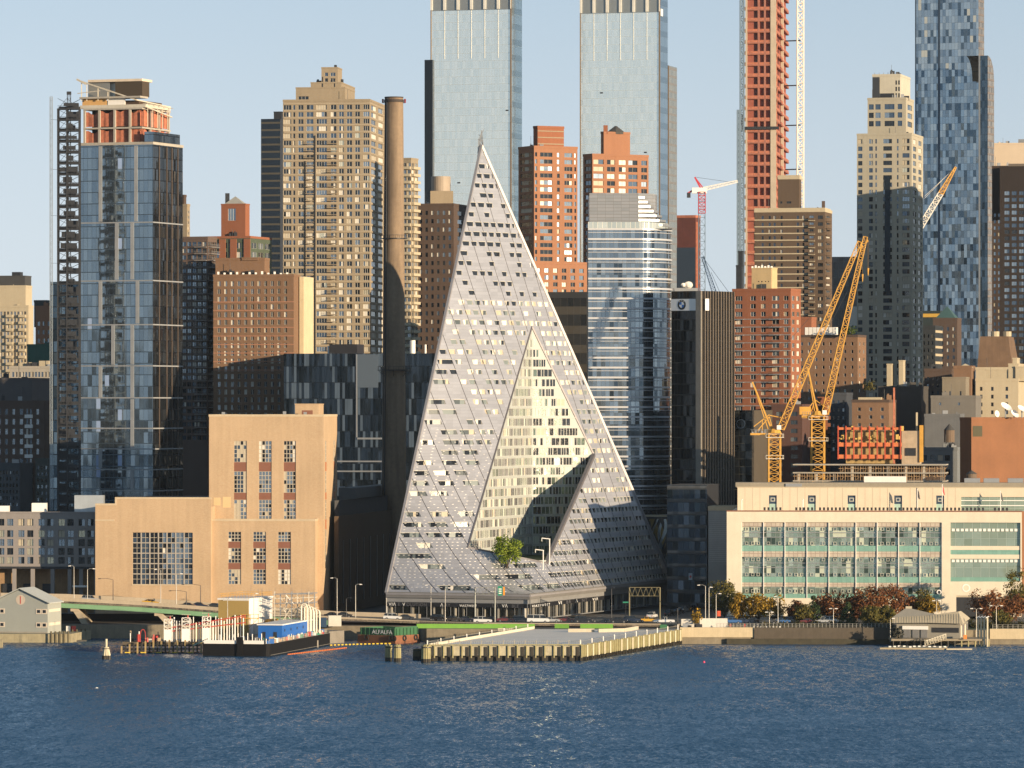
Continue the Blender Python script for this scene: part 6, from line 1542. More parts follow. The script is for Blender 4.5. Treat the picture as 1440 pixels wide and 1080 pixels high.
for i in range(len(mx)-1):
    for q in (.22, .5, .75)[(0 if i % 3 else 0):]:
        if q == .5 and i % 2: continue
        for y in (744.5, 764.8, 787.5, 808.8, 832):
            mb = MB(); u = px_(mx[i]+(mx[i+1]-mx[i])*q); z = T.z(y); w = .48
            f.box(mb, u-w, u+w, z+w*.75, z+w, -.78, -.45); f.box(mb, u-w, u+w, z-w, z-w*.75, -.78, -.45); f.box(mb, u-w, u-w*.75, z-w*.75, z+w*.75, -.78, -.45); f.box(mb, u+w*.75, u+w, z-w*.75, z+w*.75, -.78, -.45)
            mb.build("vent_frame", plain("vent_pale", (.42, .42, .37), .6, streak=False), b.e)
u0, u1 = px_(1337), px_(1435)
GH2 = curtain("hall_glass_right", 2.6, 3.0, (.34, .44, .37), (.42, .52, .44), (.34, .4, .35), mw=.12, mh=.1, metal=.55, tilt=.008)
for y0, y1, m_, nm, n in ((735, 768, GH2, "glass_band", -.8), (768, 773.5, PST, "stone_band", -.3), (773.5, 780, GRN, "green_spandrel", -.4), (780, 786, PST, "stone_band", -.3), (786, 812, GH2, "glass_band", -.8), (812, 818, GRN, "green_spandrel", -.4)):
    strip(nm, m_, u0, u1, y0, y1, n)
for y in (745.5, 789):
    for i in range(15):
        mb = MB(); u = u0+(u1-u0)*(.04+i*.064); z = T.z(y); f.box(mb, u-.45, u+.45, z-.4, z+.4, -.78, -.6); mb.build("ceiling_lamp", WHITEP, b.e)
mb = MB(); f.box(mb, px_(1345), px_(1388), .2, T.z(840), -.3, -.05); mb.build("gateway_shade", STEEL, b.e)  # dark panel stands for the shade in the opening
mb = MB(); f.box(mb, px_(1337), px_(1345), 0, T.z(838), -1.2, 0); f.box(mb, px_(1388), px_(1435), 0, T.z(838), -1.2, 0); mb.build("stone_pier", PST, b.e)
mb = MB(); disc(mb, f, px_(1359), T.z(827), 0, 1.05, 24, -.05, 0); disc(mb, f, px_(1359), T.z(827), .85, 1.25, 24, -.03, 1); mb.build("round_emblem", [PST, WHITEP], b.e)
mb = MB(); disc(mb, f, px_(1321), T.z(833), 0, .5, 20, -.02, 0); disc(mb, f, px_(1321), T.z(833), .45, .75, 20, 0.0, 1); mb.build("round_emblem", [STEEL, WHITEP], b.e)
for i in range(62):
    px = 1075+i*5.6
    if 1098 < px < 1118 or 1143 < px < 1152 or 1385 < px < 1396: continue
    mb = MB(); u = px_(px); f.box(mb, u-.32, u+.32, z1+.36, z1+1.25, -4.5, -3.6); mb.build("roof_vent", STEEL, b.e)
# set-back upper storey
Tu = b.tier(4, 1037, 1460, None, 1534, dr=45); fu = Tu.fl; Lu = fu.L; pu = lambda px: (px-1037)/423.*Lu; zu0 = z1-.05; zu1 = Tu.z(686)
mb = MB(); mb.prism(Tu.foot(.8), zu0, zu1-.02); cur = 0
for px in (1081.5, 1136.5, 1192.5, 1258, 1317):
    a, c = pu(px), pu(px+11); fu.box(mb, cur, a, zu0, zu1, -.8, 0); fu.box(mb, a, c, Tu.z(697), zu1, -.8, 0); cur = c
fu.box(mb, cur, pu(1352), zu0, zu1, -.8, 0); fu.box(mb, pu(1352), Lu, Tu.z(699), zu1, -.8, 0); mb.build("upper_wall", plain("pale_panel_wall", (.58, .49, .37), .8, var=.1), b.e)
for i in range(40):
    mb = MB(); u = Lu*i/40
    if any(pu(p)-.6 < u < pu(p+11)+.3 for p in (1081.5, 1136.5, 1192.5, 1258, 1317)) or u > pu(1350): continue
    fu.box(mb, u, u+.07, zu0, zu1-.1, .002, .03); mb.build("panel_joint", plain("joint", (.34, .27, .2), .8), b.e)
for px in (1081.5, 1136.5, 1192.5, 1258, 1317):
    a, c = pu(px), pu(px+11); mb = MB(); fu.box(mb, a, c, zu0, Tu.z(709), -.75, -.4, 1); fu.box(mb, a, c, Tu.z(709), Tu.z(697), -.75, -.55, 0); z = Tu.z(703); m = (a+c)/2
    fu.box(mb, m-.7, m+.7, z-.6, z+.6, -.54, -.35, 2); fu.box(mb, m-.42, m+.42, z-.36, z+.36, -.34, -.3, 0); mb.build("window", [PAL[1], plain("window_mint", (.33, .46, .4), .5), MATS["vent_pale"]], b.e)
a, c = pu(1352), Lu
mb = MB(); z0_, z1_ = zu0, Tu.z(699); P = fu.P; mb.poly([P(a, z0_, -.5), P(c, z0_, -.5), P(c, z1_, -.5), P(a, z1_, -.5)], 0, [(a, z0_), (c, z0_), (c, z1_), (a, z1_)]); mb.build("glass_band", GH2, b.e)
for y in (704, 711): mb = MB(); fu.box(mb, a, c, Tu.z(y)-.12, Tu.z(y)+.12, -.48, -.2); mb.build("transom", WHITEP, b.e)
mb = MB(); fu.box(mb, -.6, Lu, zu1, Tu.z(679), -8, -.6); mb.build("roof_parapet", plain("parapet_taupe", (.25, .22, .17), .8), b.e)
mb = MB(); fu.box(mb, -.2, Lu, zu1-.02, zu1+.25, -.6, .1); mb.build("coping", CREAM, b.e)
for px in (1357, 1384, 1418): mb = MB(); fu.box(mb, pu(px), pu(px+22), Tu.z(679)+.02, Tu.z(673), -7, -4); mb.build("roof_unit", GREYM, b.e)
mb = MB(); fu.box(mb, pu(1105), pu(1128), zu1+.26, Tu.z(680.5), -.55, -.2); mb.build("roof_unit", GREYM, b.e)
b.done()
for px, y0, y1, flag in ((1290, 687, 717, (.06, .05, .05)), (1325, 681, 717, (.45, .10, .10)), (1407, 690, 717, (.08, .08, .08))):
    D = 1530; t = thing("flagpole", {1290: "flagpole with a furled dark flag on the pale hall", 1325: "white flagpole with a furled red and white flag on the pale hall", 1407: "flagpole with a black drooping flag at the hall's right"}[px], "flagpole", (X(px, D), D, z1+GZ), 0, "flagpoles on the pale hall roof"); h = Z(y0, D)-t.location.z
    mb = MB(); mb.bar((0, 0, 0), (0, 0, h), .1, 0, 6); mb.build("pole", WHITEP, t); mb = MB(); mb.poly([(0.12, 0, h-.4), (.5, .05, h-1.2), (.9, 0, h-3.4), (.5, -.1, h-3.2), (.12, 0, h-2.2)]); mb.poly([(0.12, .08, h-.4), (.12, .06, h-2.2), (.5, 0, h-3.2), (.9, .1, h-3.4), (.5, .13, h-1.2)]); mb.build("flag", plain("flag_%d" % px, flag, .8), t)
for px in (1043, 1129): 
    D = 1531; t = thing("vent_pipe", "white vent pipe standing on the pale hall's roof, " + ("left one" if px < 1100 else "right one"), "pipe", (X(px, D), D, z1+GZ)); mb = MB(); mb.bar((0, 0, 0), (0, 0, 3.4), .14, 0, 8); mb.bar((0, 0, 3.4), (.25, 0, 3.8), .14, 0, 8); mb.build("pipe", WHITEP, t)

# ------------------------------------------------------------------ highway on its viaduct
ROADP = [(-120, 1494, 11.8), (85, 1491, 11.1), (200, 1490, 9.9), (300, 1488, 8.4), (470, 1482, 6.2), (590, 1478.5, 5.5), (680, 1469, 5.3), (960, 1466, 5.1), (1440, 1470, 5.0), (1700, 1472, 5.0)]
def road_at(px):
    for i in range(len(ROADP)-1):
        a, c = ROADP[i], ROADP[i+1]
        if a[0] <= px <= c[0]: t = (px-a[0])/(c[0]-a[0]); return a[1]+(c[1]-a[1])*t, a[2]+(c[2]-a[2])*t
    return 1470, 5
ASPH = plain("asphalt", (.10, .096, .09), .9, var=.2, streak=False); PARA = plain("parapet_concrete", (.37, .31, .23), .9, var=.2)
rd = MB(); pn = MB(); pf = MB(); gd = MB(); W_R = 22
for i in range(len(ROADP)-1):
    (x0, d0, h0), (x1, d1, h1) = ROADP[i], ROADP[i+1]; a, c = X(x0, d0), X(x1, d1)
    a2, c2 = X(x0, d0), X(x1, d1)
    rd.hexa([(a, d0, h0-.6), (c, d1, h1-.6), (c2, d1+W_R, h1-.6), (a2, d0+W_R, h0-.6), (a, d0, h0), (c, d1, h1), (c2, d1+W_R, h1), (a2, d0+W_R, h0)])
    hp0, hp1 = [1.05 if q < 350 else .6 if q < 580 else .25 for q in (x0, x1)]
    if x0 < 960:
        pn.hexa([(a, d0, h0-.58), (c, d1, h1-.58), (c, d1+.4, h1-.58), (a, d0+.4, h0-.58), (a, d0, h0+hp0), (c, d1, h1+hp1), (c, d1+.4, h1+hp1), (a, d0+.4, h0+hp0)])
    if x0 < 590: pf.hexa([(a, d0+W_R-.4, h0+.01), (c, d1+W_R-.4, h1+.01), (c, d1+W_R, h1+.01), (a, d0+W_R, h0+.01), (a, d0+W_R-.4, h0+1.3), (c, d1+W_R-.4, h1+1.3), (c, d1+W_R, h1+1.3), (a, d0+W_R, h0+1.3)])
    if x0 < 320: gd.hexa([(a, d0+.2, h0-2.0), (c, d1+.2, h1-2.0), (c, d1+.7, h1-2.0), (a, d0+.7, h0-2.0), (a, d0+.2, h0-.61), (c, d1+.2, h1-.61), (c, d1+.7, h1-.61), (a, d0+.7, h0-.61)])
tag(rd.build("road", ASPH), kind="structure")
tag(pn.build("parapet_wall", PARA), "low tan concrete parapet along the river side of the highway", "parapet"); tag(pf.build("parapet_wall", PARA), "far tan parapet of the highway ramp in front of the brick plant", "parapet")
t = thing("highway_viaduct", "pale green steel girder of the highway ramp on concrete piers at left", "viaduct", (X(200, 1490), 1490, 4.2))
o = gd.build("girder", plain("girder_green", (.16, .30, .17), .6, var=.15), t); o.location = -t.location
for px in (104, 222, 318, -20):
    d, h = road_at(px); x = X(px, d)-t.location.x; mb = MB(); y = d-1490+1
    mb.hexa([(x+2.2, y, 0), (x+4.2, y, 0), (x+4.2, y+16, 0), (x+2.2, y+16, 0), (x-.9, y, h-4.2-2.02), (x+1.2, y, h-4.2-2.02), (x+1.2, y+16, h-4.2-2.02), (x-.9, y+16, h-4.2-2.02)]); mb.box(x-1.1, x+1.4, y-.3, y+16.3, h-4.2-2.9, h-4.2-2.03); mb.build("pier", PARA, t)
mb = MB(); mb.box(X(-60, 1512)-t.location.x, X(420, 1512)-t.location.x, 22.6, 23, 0, 2.2); mb.build("retaining_wall", plain("dark_wall", (.05, .045, .04), .9), t)
# lane paint behind the parapet
lm = MB()
for i in range(60):
    px = 60+i*24; d, h = road_at(px); d2, h2 = road_at(px+9)
    for off in (7.5, 14.5): lm.poly([(X(px, d), d+off, h+.006), (X(px+9, d2), d2+off, h2+.006), (X(px+9, d2), d2+off+.18, h2+.006), (X(px, d), d+off+.18, h+.006)])
tag(lm.build("road_marking", plain("lane_white", (.6, .58, .52), .8, streak=False)), kind="structure")
pv = MB(); pv.poly([(X(955, 1455), 1454, 4.215), (X(1440, 1455), 1451.5, 4.215), (X(1500, 1468), 1469.5, 4.215), (X(955, 1465), 1465.5, 4.215)]); tag(pv.build("pavement", plain("promenade", (.24, .21, .17), .9, streak=False)), kind="structure")
lw = MB(); lw.poly([(X(1065, 1458), 1457, 4.23), (X(1250, 1458), 1456, 4.23), (X(1250, 1468), 1467.5, 4.23), (X(1065, 1466), 1466, 4.23)]); lw.poly([(X(1355, 1456), 1455, 4.23), (X(1460, 1458), 1455, 4.23), (X(1460, 1466), 1467, 4.23), (X(1355, 1466), 1467, 4.23)])
tag(lw.build("lawn", plain("grass_green", (.05, .085, .02), .95, var=.4, scale=1.5, streak=False)), kind="structure")

# ------------------------------------------------------------------ vehicles
PAINT = {}
def paint(n, c):
    if n not in PAINT:
        t = NT("car_paint_"+n); t.p(Base_Color=c, Roughness=.25, Metallic=.2, Coat_Weight=.6); PAINT[n] = t.mat
    return PAINT[n]
COLS = {"black": (.012, .012, .014), "white": (.7, .7, .68), "silver": (.35, .36, .37), "navy": (.02, .03, .06), "charcoal": (.04, .042, .045), "taxi": (.62, .34, .02), "maroon": (.12, .02, .02), "blue": (.04, .12, .3), "tan": (.35, .28, .2)}
CGL = glass("car_glass", (.02, .025, .03), .1, .04); TYRE = plain("tyre", (.02, .02, .02), .8, streak=False); RIMM = plain("wheel_rim", (.4, .4, .4), .3, .7, streak=False); LAMPW = plain("headlamp", (.7, .7, .65), .2, streak=False); LAMPR = plain("tail_lamp", (.45, .03, .02), .3, streak=False)
PROF = {  # body outline (x, z) and cabin outline
    "sedan": (4.7, [(-2.35, .35), (2.35, .35), (2.35, .7), (2.15, .85), (1.1, .98), (-1.5, 1.0), (-2.3, .92), (-2.35, .6)], [(1.05, .99), (.35, 1.42), (-.9, 1.44), (-1.75, 1.01)]),
    "suv": (4.8, [(-2.4, .4), (2.4, .4), (2.4, .85), (2.2, 1.0), (1.2, 1.1), (-2.3, 1.12), (-2.4, .7)], [(1.15, 1.11), (.6, 1.72), (-2.0, 1.76), (-2.33, 1.13)]),
    "van": (5.9, [(-2.95, .4), (2.95, .4), (2.95, .9), (2.75, 1.15), (2.2, 1.25), (-2.9, 1.3), (-2.95, .7)], [(2.15, 1.26), (1.5, 2.1), (-2.75, 2.15), (-2.9, 1.31)]),
    "pickup": (5.6, [(-2.8, .45), (2.8, .45), (2.8, .9), (2.6, 1.05), (1.4, 1.12), (-.5, 1.12), (-.55, 1.05), (-2.8, 1.05)], [(1.35, 1.13), (.8, 1.75), (-.3, 1.77), (-.48, 1.13)]),
}
def make_vehicle(kind):
    Ln, bp, cp = PROF[kind]; t = thing("parked_car", "x", "car"); w = .92 if kind != "van" else 1.0
    def ext(mb, pr, w0, w1, zt, m=0):
        n = len(pr); zmin = min(z for _, z in pr)
        def wd(z): return w0+(w1-w0)*max(0, min(1, (z-zmin)/(zt-zmin)))
        A = [(x, -wd(z), z) for x, z in pr]; B = [(x, wd(z), z) for x, z in pr]
        mb.poly(A, m); mb.poly(B[::-1], m)
        for i in range(n): j = (i+1) % n; mb.poly([A[j], A[i], B[i], B[j]], m)
    mb = MB(); ext(mb, bp, w, w*.96, 1.3)
    zt = max(z for _, z in cp); top = [(x*.97, z) for x, z in cp]
    hx = [x for x, z in cp if z > 1.3]
    mb.box(min(hx)+.02, max(hx)-.02, -w*.72, w*.72, zt-.05, zt+.03)
    body = mb.build("body", paint("white", COLS["white"]), t)
    mb = MB(); ext(mb, cp, w*.94, w*.74, zt); mb.build("cabin_glass", CGL, t)
    pb = MB()
    for q in (.33, .66):
        x = cp[3][0]+(cp[0][0]-cp[3][0])*q
        for s in (-1, 1): pb.box(x-.05, x+.05, s*w*.84-.08, s*w*.84+.08, cp[0][1], zt-.1)
    pb.build("pillar", body.data.materials[0], t)
    for x in (Ln*.31, -Ln*.30):
        for s in (-1, 1):
            mb = MB(); mb.bar((x, s*(w-.18), .34), (x, s*(w+.02), .34), .34, 0, 14); wh = mb.build("wheel", TYRE, t)
            mb = MB(); mb.bar((x, s*(w+.021), .34), (x, s*(w+.035), .34), .2, 0, 10); mb.build("rim", RIMM, wh)
    for s in (-1, 1):
        mb = MB(); mb.box(Ln/2-.06, Ln/2+.02, s*.62-.2, s*.62+.2, .62, .78); mb.build("headlight", LAMPW, t)
        mb = MB(); mb.box(-Ln/2-.02, -Ln/2+.06, s*.66-.16, s*.66+.16, .68, .85); mb.build("tail_light", LAMPR, t)
    return t
PROTO = {}
def car(kind, colr, loc, rz, label, group="vehicles on the highway", cat=None):
    if kind not in PROTO: PROTO[kind] = make_vehicle(kind); t = PROTO[kind]
    else: t = copy_tree(PROTO[kind])
    t.name = {"van": "passenger_van", "pickup": "pickup_truck"}.get(kind, "car" if colr != "taxi" else "taxi"); t["label"] = label; t["group"] = group; t["category"] = cat or {"van": "van", "pickup": "pickup truck"}.get(kind, "car")
    t.location = loc; t.rotation_euler = (0, 0, rz); t.scale = (1.12, 1.12, 1.14)
    for c in t.children:
        if c.name.startswith(("body", "pillar")): c.material_slots[0].link = 'OBJECT'; c.material_slots[0].material = paint(colr, COLS[colr])
    return t
def rcar(kind, colr, px, off, label, flip=False, **kw):
    d, h = road_at(px); d2, h2 = road_at(px+20); x, x2 = X(px, d+off), X(px+20, d2+off)
    t = car(kind, colr, (x, d+off, h+.01), math.atan2(d2-d, x2-x)+(math.pi if flip else 0), label, **kw); t.rotation_euler[1] = -math.atan2(h2-h, x2-x)*(-1 if flip else 1)*1.0
    return t
rcar("suv", "silver", 127, 4, "silver SUV on the highway ramp near the grey window block")
rcar("sedan", "taxi", 212, 8, "yellow taxi on the highway ramp before the big gridded window", cat="taxi")
rcar("sedan", "black", 262, 4, "black sedan on the ramp right of the yellow taxi", True)
rcar("sedan", "navy", 281, 12, "dark blue sedan in the far lane of the ramp")
rcar("sedan", "charcoal", 303, 15, "charcoal sedan on the ramp behind the tan shed")
rcar("sedan", "black", 468, 5, "black sedan below the two lamps at the plant's dark wall"); rcar("sedan", "charcoal", 484, 9, "charcoal sedan just right of the black one at the dark wall")
rcar("suv", "white", 552, 4, "white SUV at the pyramid's left corner"); rcar("sedan", "charcoal", 571, 7, "charcoal sedan tailing the white SUV at the pyramid's left corner")
rcar("suv", "black", 618, 8, "black SUV ahead of a dark row in front of the lobby"); rcar("sedan", "black", 638, 9, "black sedan behind the black SUV by the lobby"); rcar("sedan", "navy", 657, 9, "navy sedan in the dark row left of the sign gantry")
rcar("suv", "white", 679, 2, "white SUV close to the near parapet under the sign gantry"); rcar("sedan", "black", 693, 12, "black sedan behind the sign gantry"); rcar("sedan", "maroon", 711, 11, "dark maroon sedan left of the white van"); rcar("suv", "charcoal", 733, 12, "charcoal SUV beside the white van's tail")
rcar("van", "white", 757, 6, "long white passenger van before the lobby's right half", cat="van"); rcar("sedan", "silver", 775, 9, "silver sedan nosing out ahead of the white van"); rcar("sedan", "maroon", 797, 12, "maroon sedan in the middle of the right row"); rcar("suv", "black", 820, 10, "black SUV in the right row below the bend of the lobby")
rcar("sedan", "charcoal", 844, 12, "charcoal sedan below the street corner"); rcar("sedan", "black", 870, 9, "black sedan left of the yellow gantry"); rcar("suv", "navy", 889, 12, "navy SUV passing the yellow gantry's left post")
rcar("pickup", "white", 934, 6, "white pickup truck at the junction", cat="pickup truck"); rcar("sedan", "taxi", 911, 14, "yellow taxi turning by the yellow gantry", cat="taxi")
for i, (px, c, k) in enumerate(((1030, "blue", "suv"), (1046, "navy", "sedan"), (1060, "black", "sedan"), (1080, "charcoal", "suv"), (1099, "blue", "sedan"), (1116, "black", "suv"), (1137, "maroon", "sedan"), (1158, "silver", "sedan"), (1166, "white", "suv"))):
    rcar(k, c, px, 5+(i % 3)*3, ["pale blue SUV first in the row below the yellow trees", "navy sedan second in the row below the yellow trees", "black sedan under the orange tree", "charcoal SUV before the thin orange trees", "bright blue sedan beside a lamp post by the trees", "black SUV under the first rust tree", "maroon sedan behind the conifer", "silver sedan right of the conifer", "white SUV right of the conifer, near the dark red trees"][i], group="cars along the park road")
car("suv", "white", (X(917, 1530), 1530, 4.21), 1.25, "white SUV coming down the shaded side street", group="cars on the side street")
sl_ = ["nearest", "second", "third", "fourth", "fifth", "sixth", "seventh", "eighth"]
for i in range(8):
    d = 1548+i*9; px = 942+i*6.2
    car("sedan" if i % 3 else "suv", ("black", "charcoal", "navy", "silver")[i % 4], (X(px, d), d, 4.21), 1.22, "dark parked car in the shaded side street, %s of the row from the river" % sl_[i], group="cars on the side street")

# ------------------------------------------------------------------ lamps, gantries, signs
LP = plain("lamp_grey", (.33, .32, .3), .5, .4, streak=False)
def lamp(px, y0, D, zb, arm, label, dark=False, group="street lamps along the highway", double=False):
    t = thing("street_lamp", label, "street lamp", (X(px, D), D, zb), 0, group); h = Z(y0, D)-zb; m = STEEL if dark else LP
    mb = MB(); mb.bar((0, 0, 0), (0, 0, h), .13, 0, 8, .08); mb.build("pole", m, t)
    for s in ((-1, 1) if double else (1,)):
        mb = MB(); mb.bar((0, 0, h-.05), (s*arm*.5, 0, h+.35), .06, 0, 6); mb.bar((s*arm*.5, 0, h+.35), (s*arm, 0, h+.3), .06, 0, 6); mb.build("arm", m, t)
        mb = MB(); mb.bar((s*arm, 0, h+.27), (s*(arm+math.copysign(.8, arm)), 0, h+.22), .16, 0, 6, .1); mb.build("lamp_head", WHITEP if not dark else STEEL, t)
for px, y0, off, arm, lab, dk in ((104, 797, 1, -.9, "lamp post with short arm left of the silver SUV", 0), (123, 801, .6, 1.6, "lamp post with curved arm over the silver SUV", 0), (226, 802, 20, -1.2, "lamp post left of the big gridded window's middle", 0), (248, 808, .6, 1.2, "lamp post right of the big gridded window's middle", 0), (282, 823, 18, -5, "dark signal mast with long arm near the brick plant", 1), (159, 815, 18, -3.8, "dark pole with long arm at the plant's left edge", 1), (262, 832, 3, -4.5, "dark signal pole with long arm by the black sedan", 1),
                               (474, 814, 3, -1.2, "lamp post at the lit edge of the plant's dark wall", 0), (500, 823, 1, 1.2, "lamp post second in front of the plant's dark wall", 0), (606, 824, 15, -1, "lamp post left of the lobby name band", 0), (626, 828, .6, .9, "lamp post before the lobby name band", 0), (487, 842, 8, 1, "short dark lamp between the two posts at the dark wall", 1), (992, 824, 2, -1.6, "lamp post with arm at the side street corner", 0), (1007, 836, .5, .8, "lamp post before the olive tree", 0), (997, 827, 5, .3, "bare pole beside the corner lamp post", 0), (1094, 840, -2, -.4, "white lamp post before the thin orange trees", 0), (860, 828, 18, .3, "dark signal pole at the lobby's bend", 1), (953, 856, 2, .2, "short green pole at the junction", 1)):
    d, h = road_at(px); lamp(px, y0, d+off, h if px < 960 else 4.6, arm, lab, dk)
for px, y0 in ((1082, 862), (1172, 857), (1317, 846)): lamp(px, y0, 1458, 4.2, .5, "twin-headed park lamp %s" % {1082: "on the lawn by the orange tree", 1172: "between the conifers", 1317: "right behind the boathouse roof"}[px], group="park lamps on the promenade", double=True)
lamp(1373, 857, 1450, 1.0, 1.0, "tall twin-headed lamp at the boathouse's right", group="park lamps on the promenade", double=True); lamp(1401, 853, 1456, 4.2, 1.2, "twin-headed park lamp by the right rust tree", group="park lamps on the promenade", double=True)
def gantry(px0, px1, ytop, ybeam, off, label, mat, signs=()):
    d, h = road_at((px0+px1)/2); d += off; t = thing("sign_gantry", label, "sign gantry", (X(px0, d), d, h)); w = X(px1, d)-X(px0, d); za, zb = Z(ybeam, d)-h, Z(ytop, d)-h
    for x in (0, w): mb = MB(); mb.bar((x, 0, 0), (x, 0, zb), .22, 0, 8); mb.build("post", mat, t)
    mb = MB()
    for z in (za, zb):
        for y in (-.5, .5): mb.bar((0, y, z), (w, y, z), .09)
    n = max(4, int(w/.8))
    for i in range(n):
        for y in (-.5, .5): mb.bar((w*i/n, y, za if i % 2 else zb), (w*(i+1)/n, y, zb if i % 2 else za), .07)
    mb.build("truss", mat, t)
    for p0, p1, y0, y1, m in signs: mb = MB(); mb.box(X(p0, d)-X(px0, d), X(p1, d)-X(px0, d), -.8, -.65, Z(y1, d)-h, Z(y0, d)-h); mb.build("sign_panel", m, t)
    return t
GSG = plain("sign_green", (.02, .20, .13), .5, streak=False, var=.03)
gt = gantry(668, 696, 826, 836, 10, "dark sign gantry with a green sign in front of the lobby", plain("gantry_grey", (.2, .21, .2), .5, .4, streak=False), [(700, 706.5, 824, 837.5, GSG), (707.5, 710, 825, 837, plain("sign_orange", (.6, .25, .02), .5))])
mb = MB(); d = road_at(690)[0]+10; h = gt.location.z; x0 = X(668, d)
mb.bar((X(690, d)-x0, 0, Z(832, d)-h), (X(712, d)-x0, -.4, Z(832, d)-h), .1)
for y in (827.5, 830.5, 833.5): mb.box(X(701.3, d)-x0, X(705.3, d)-x0, -.83, -.81, Z(y+1.4, d)-h, Z(y, d)-h)
mb.build("sign_legend", WHITEP, gt)
gantry(885, 928, 826, 838, 16, "yellowish box truss gantry over the side street mouth", plain("gantry_yellow", (.15, .132, .07), .6, streak=False))
def post_sign(px, y0, D, zb, w, h, m, label, cross=False):
    t = thing("road_sign", label, "sign", (X(px, D), D, zb)); mb = MB(); z = Z(y0, D)-zb; mb.bar((0, 0, 0), (0, 0, z), .08, 0, 6); mb.build("post", STEEL, t); mb = MB(); mb.box(-w/2, w/2, -.12, -.06, z-h, z); p = mb.build("panel", m, t)
    if cross: mb = MB(); mb.box(-.13, .13, -.15, -.13, z-h*.72, z-h*.28); mb.box(-.35, .35, -.15, -.13, z-h*.58, z-h*.42); mb.build("cross_mark", LAMPR, p)
post_sign(971, 806, 1580, 4.2, 1.2, 2.2, plain("banner_blue", (.25, .32, .38), .6), "pale blue sign with a red cross mark in the shaded street", True)
post_sign(1011, 859, 1468, 4.6, 1.0, 1.6, plain("sign_red", (.55, .09, .04), .6), "red sign board under the olive tree"); post_sign(880, 846, 1488, 4.6, 1.8, .4, GSG, "small green street name sign at the lobby corner")
# courtyard swing-arm lamps on the pyramid's rim
for px, py, pb in ((773, 758, 790), (764, 774, 797)):
    D = 1518; t = thing("crane_arm_lamp", "white hooked maintenance arm on the pyramid's courtyard rim, " + ("upper one" if py < 770 else "lower one"), "maintenance arm", (X(px, D), D, Z(pb, D))); h = Z(py, D)-Z(pb, D); mb = MB(); mb.bar((0, 0, -1.0), (0, 0, h), .2); mb.bar((.2, 0, h), (-2.4, 0, h+.3), .18); mb.bar((-2.4, 0, h+.3), (-2.4, 0, h-.7), .12); mb.build("arm", WHITEP, t)
# ------------------------------------------------------------------ pier
DZ = 4.2; FRD = 1355
pa, pb_, pc, pd = Vector((X(598, 1355), 1355)), Vector((X(818, 1357), 1357)), Vector((X(957, 1452.5), 1452.5)), Vector((X(745, 1459.5), 1459.5))
pier = thing("river_pier", "flat paved river pier with timber fender walls and railings in front of the pyramid", "pier", (pa.x, pa.y, 0))
def L2(p): return Vector((p.x-pa.x, p.y-pa.y, 0))
mb = MB(); q = [L2(pa), L2(pb_), L2(pc), L2(pd)]; mb.prism([p+V3(0, .4, 0) for p in q], DZ-.7, DZ, 1, 0); mb.build("deck", [plain("pier_paving", (.7, .65, .58), .9, var=.14, scale=.12, streak=False), CONC], pier)
PILE = plain("pile_greenish", (.30, .27, .14), .9, var=.35, scale=.9); PILEW = plain("pile_pale", (.52, .47, .34), .9, var=.25, scale=.8); WETD = plain("wet_timber", (.025, .022, .016), .6, var=.3); FACE = plain("pier_face", (.34, .31, .22), .9, var=.45, scale=.6)
def fender(p, q_, n, kind):
    u = (q_-p); L = u.length; u.normalize(); f = Face((p.x-pa.x, p.y-pa.y), (u.x, u.y), L)
    mb = MB(); f.box(mb, 0, L, 1.5, DZ-.1, -.8, 0, 0); f.box(mb, 0, L, -1, 1.5, -1.6, -.9, 1); mb.build("fender_wall", [FACE, WETD], pier)
    lo = MB(); ms = [PILE, WETD]
    for i in range(n+1):
        s = L*i/n
        if kind == 'f':
            f.box(lo, s-.16, s+.16, .9, DZ+.12+.16*math.sin(i*2.7), .01, .5, 0); f.box(lo, s-.19, s+.19, -1, .9, .01, .5, 1)
            if i < n:
                if i % 5 not in (3,): f.box(lo, s+L/n*.42, s+L/n*.72, 1.3, DZ-.3, .01, .28, 1)
        else:
            for k in range(3):
                s2 = s+k*L/n/3; f.box(lo, s2-.26, s2+.26, 1.1, DZ+(.15 if k else .35), .01, .42, 0); f.box(lo, s2-.25, s2+.25, -1, 1.1, .01, .42, 1)
    lo.build("fender_piles", ms, pier)["kind"] = "stuff"
    if kind == 's':
        for i in range(n):
            if i in (5,): continue
            mb = MB(); s = L*(i+.62)/n; f.box(mb, s, s+.95, 1.0, DZ+.05, .43, .55); mb.build("white_fender", PILEW, pier)
        mb = MB(); rr = random.Random(2)
        for i in range(90): s = rr.uniform(.3, L-.3); f.box(mb, s, s+rr.uniform(.2, .8), -.3, rr.uniform(.3, 1.0), .2, rr.uniform(.5, .9))
        mb.build("fouled_bracing", WETD, pier)["kind"] = "stuff"
    return f
ff = fender(pa, pb_, 17, 'f'); fs = fender(pb_, pc, 18, 's'); fl_ = fender(pd, pa, 14, 'f')
mb = MB(); ff.box(mb, 0, ff.L, DZ+.13, DZ+.4, -.3, .5); mb.build("kerb_beam", PILE, pier)
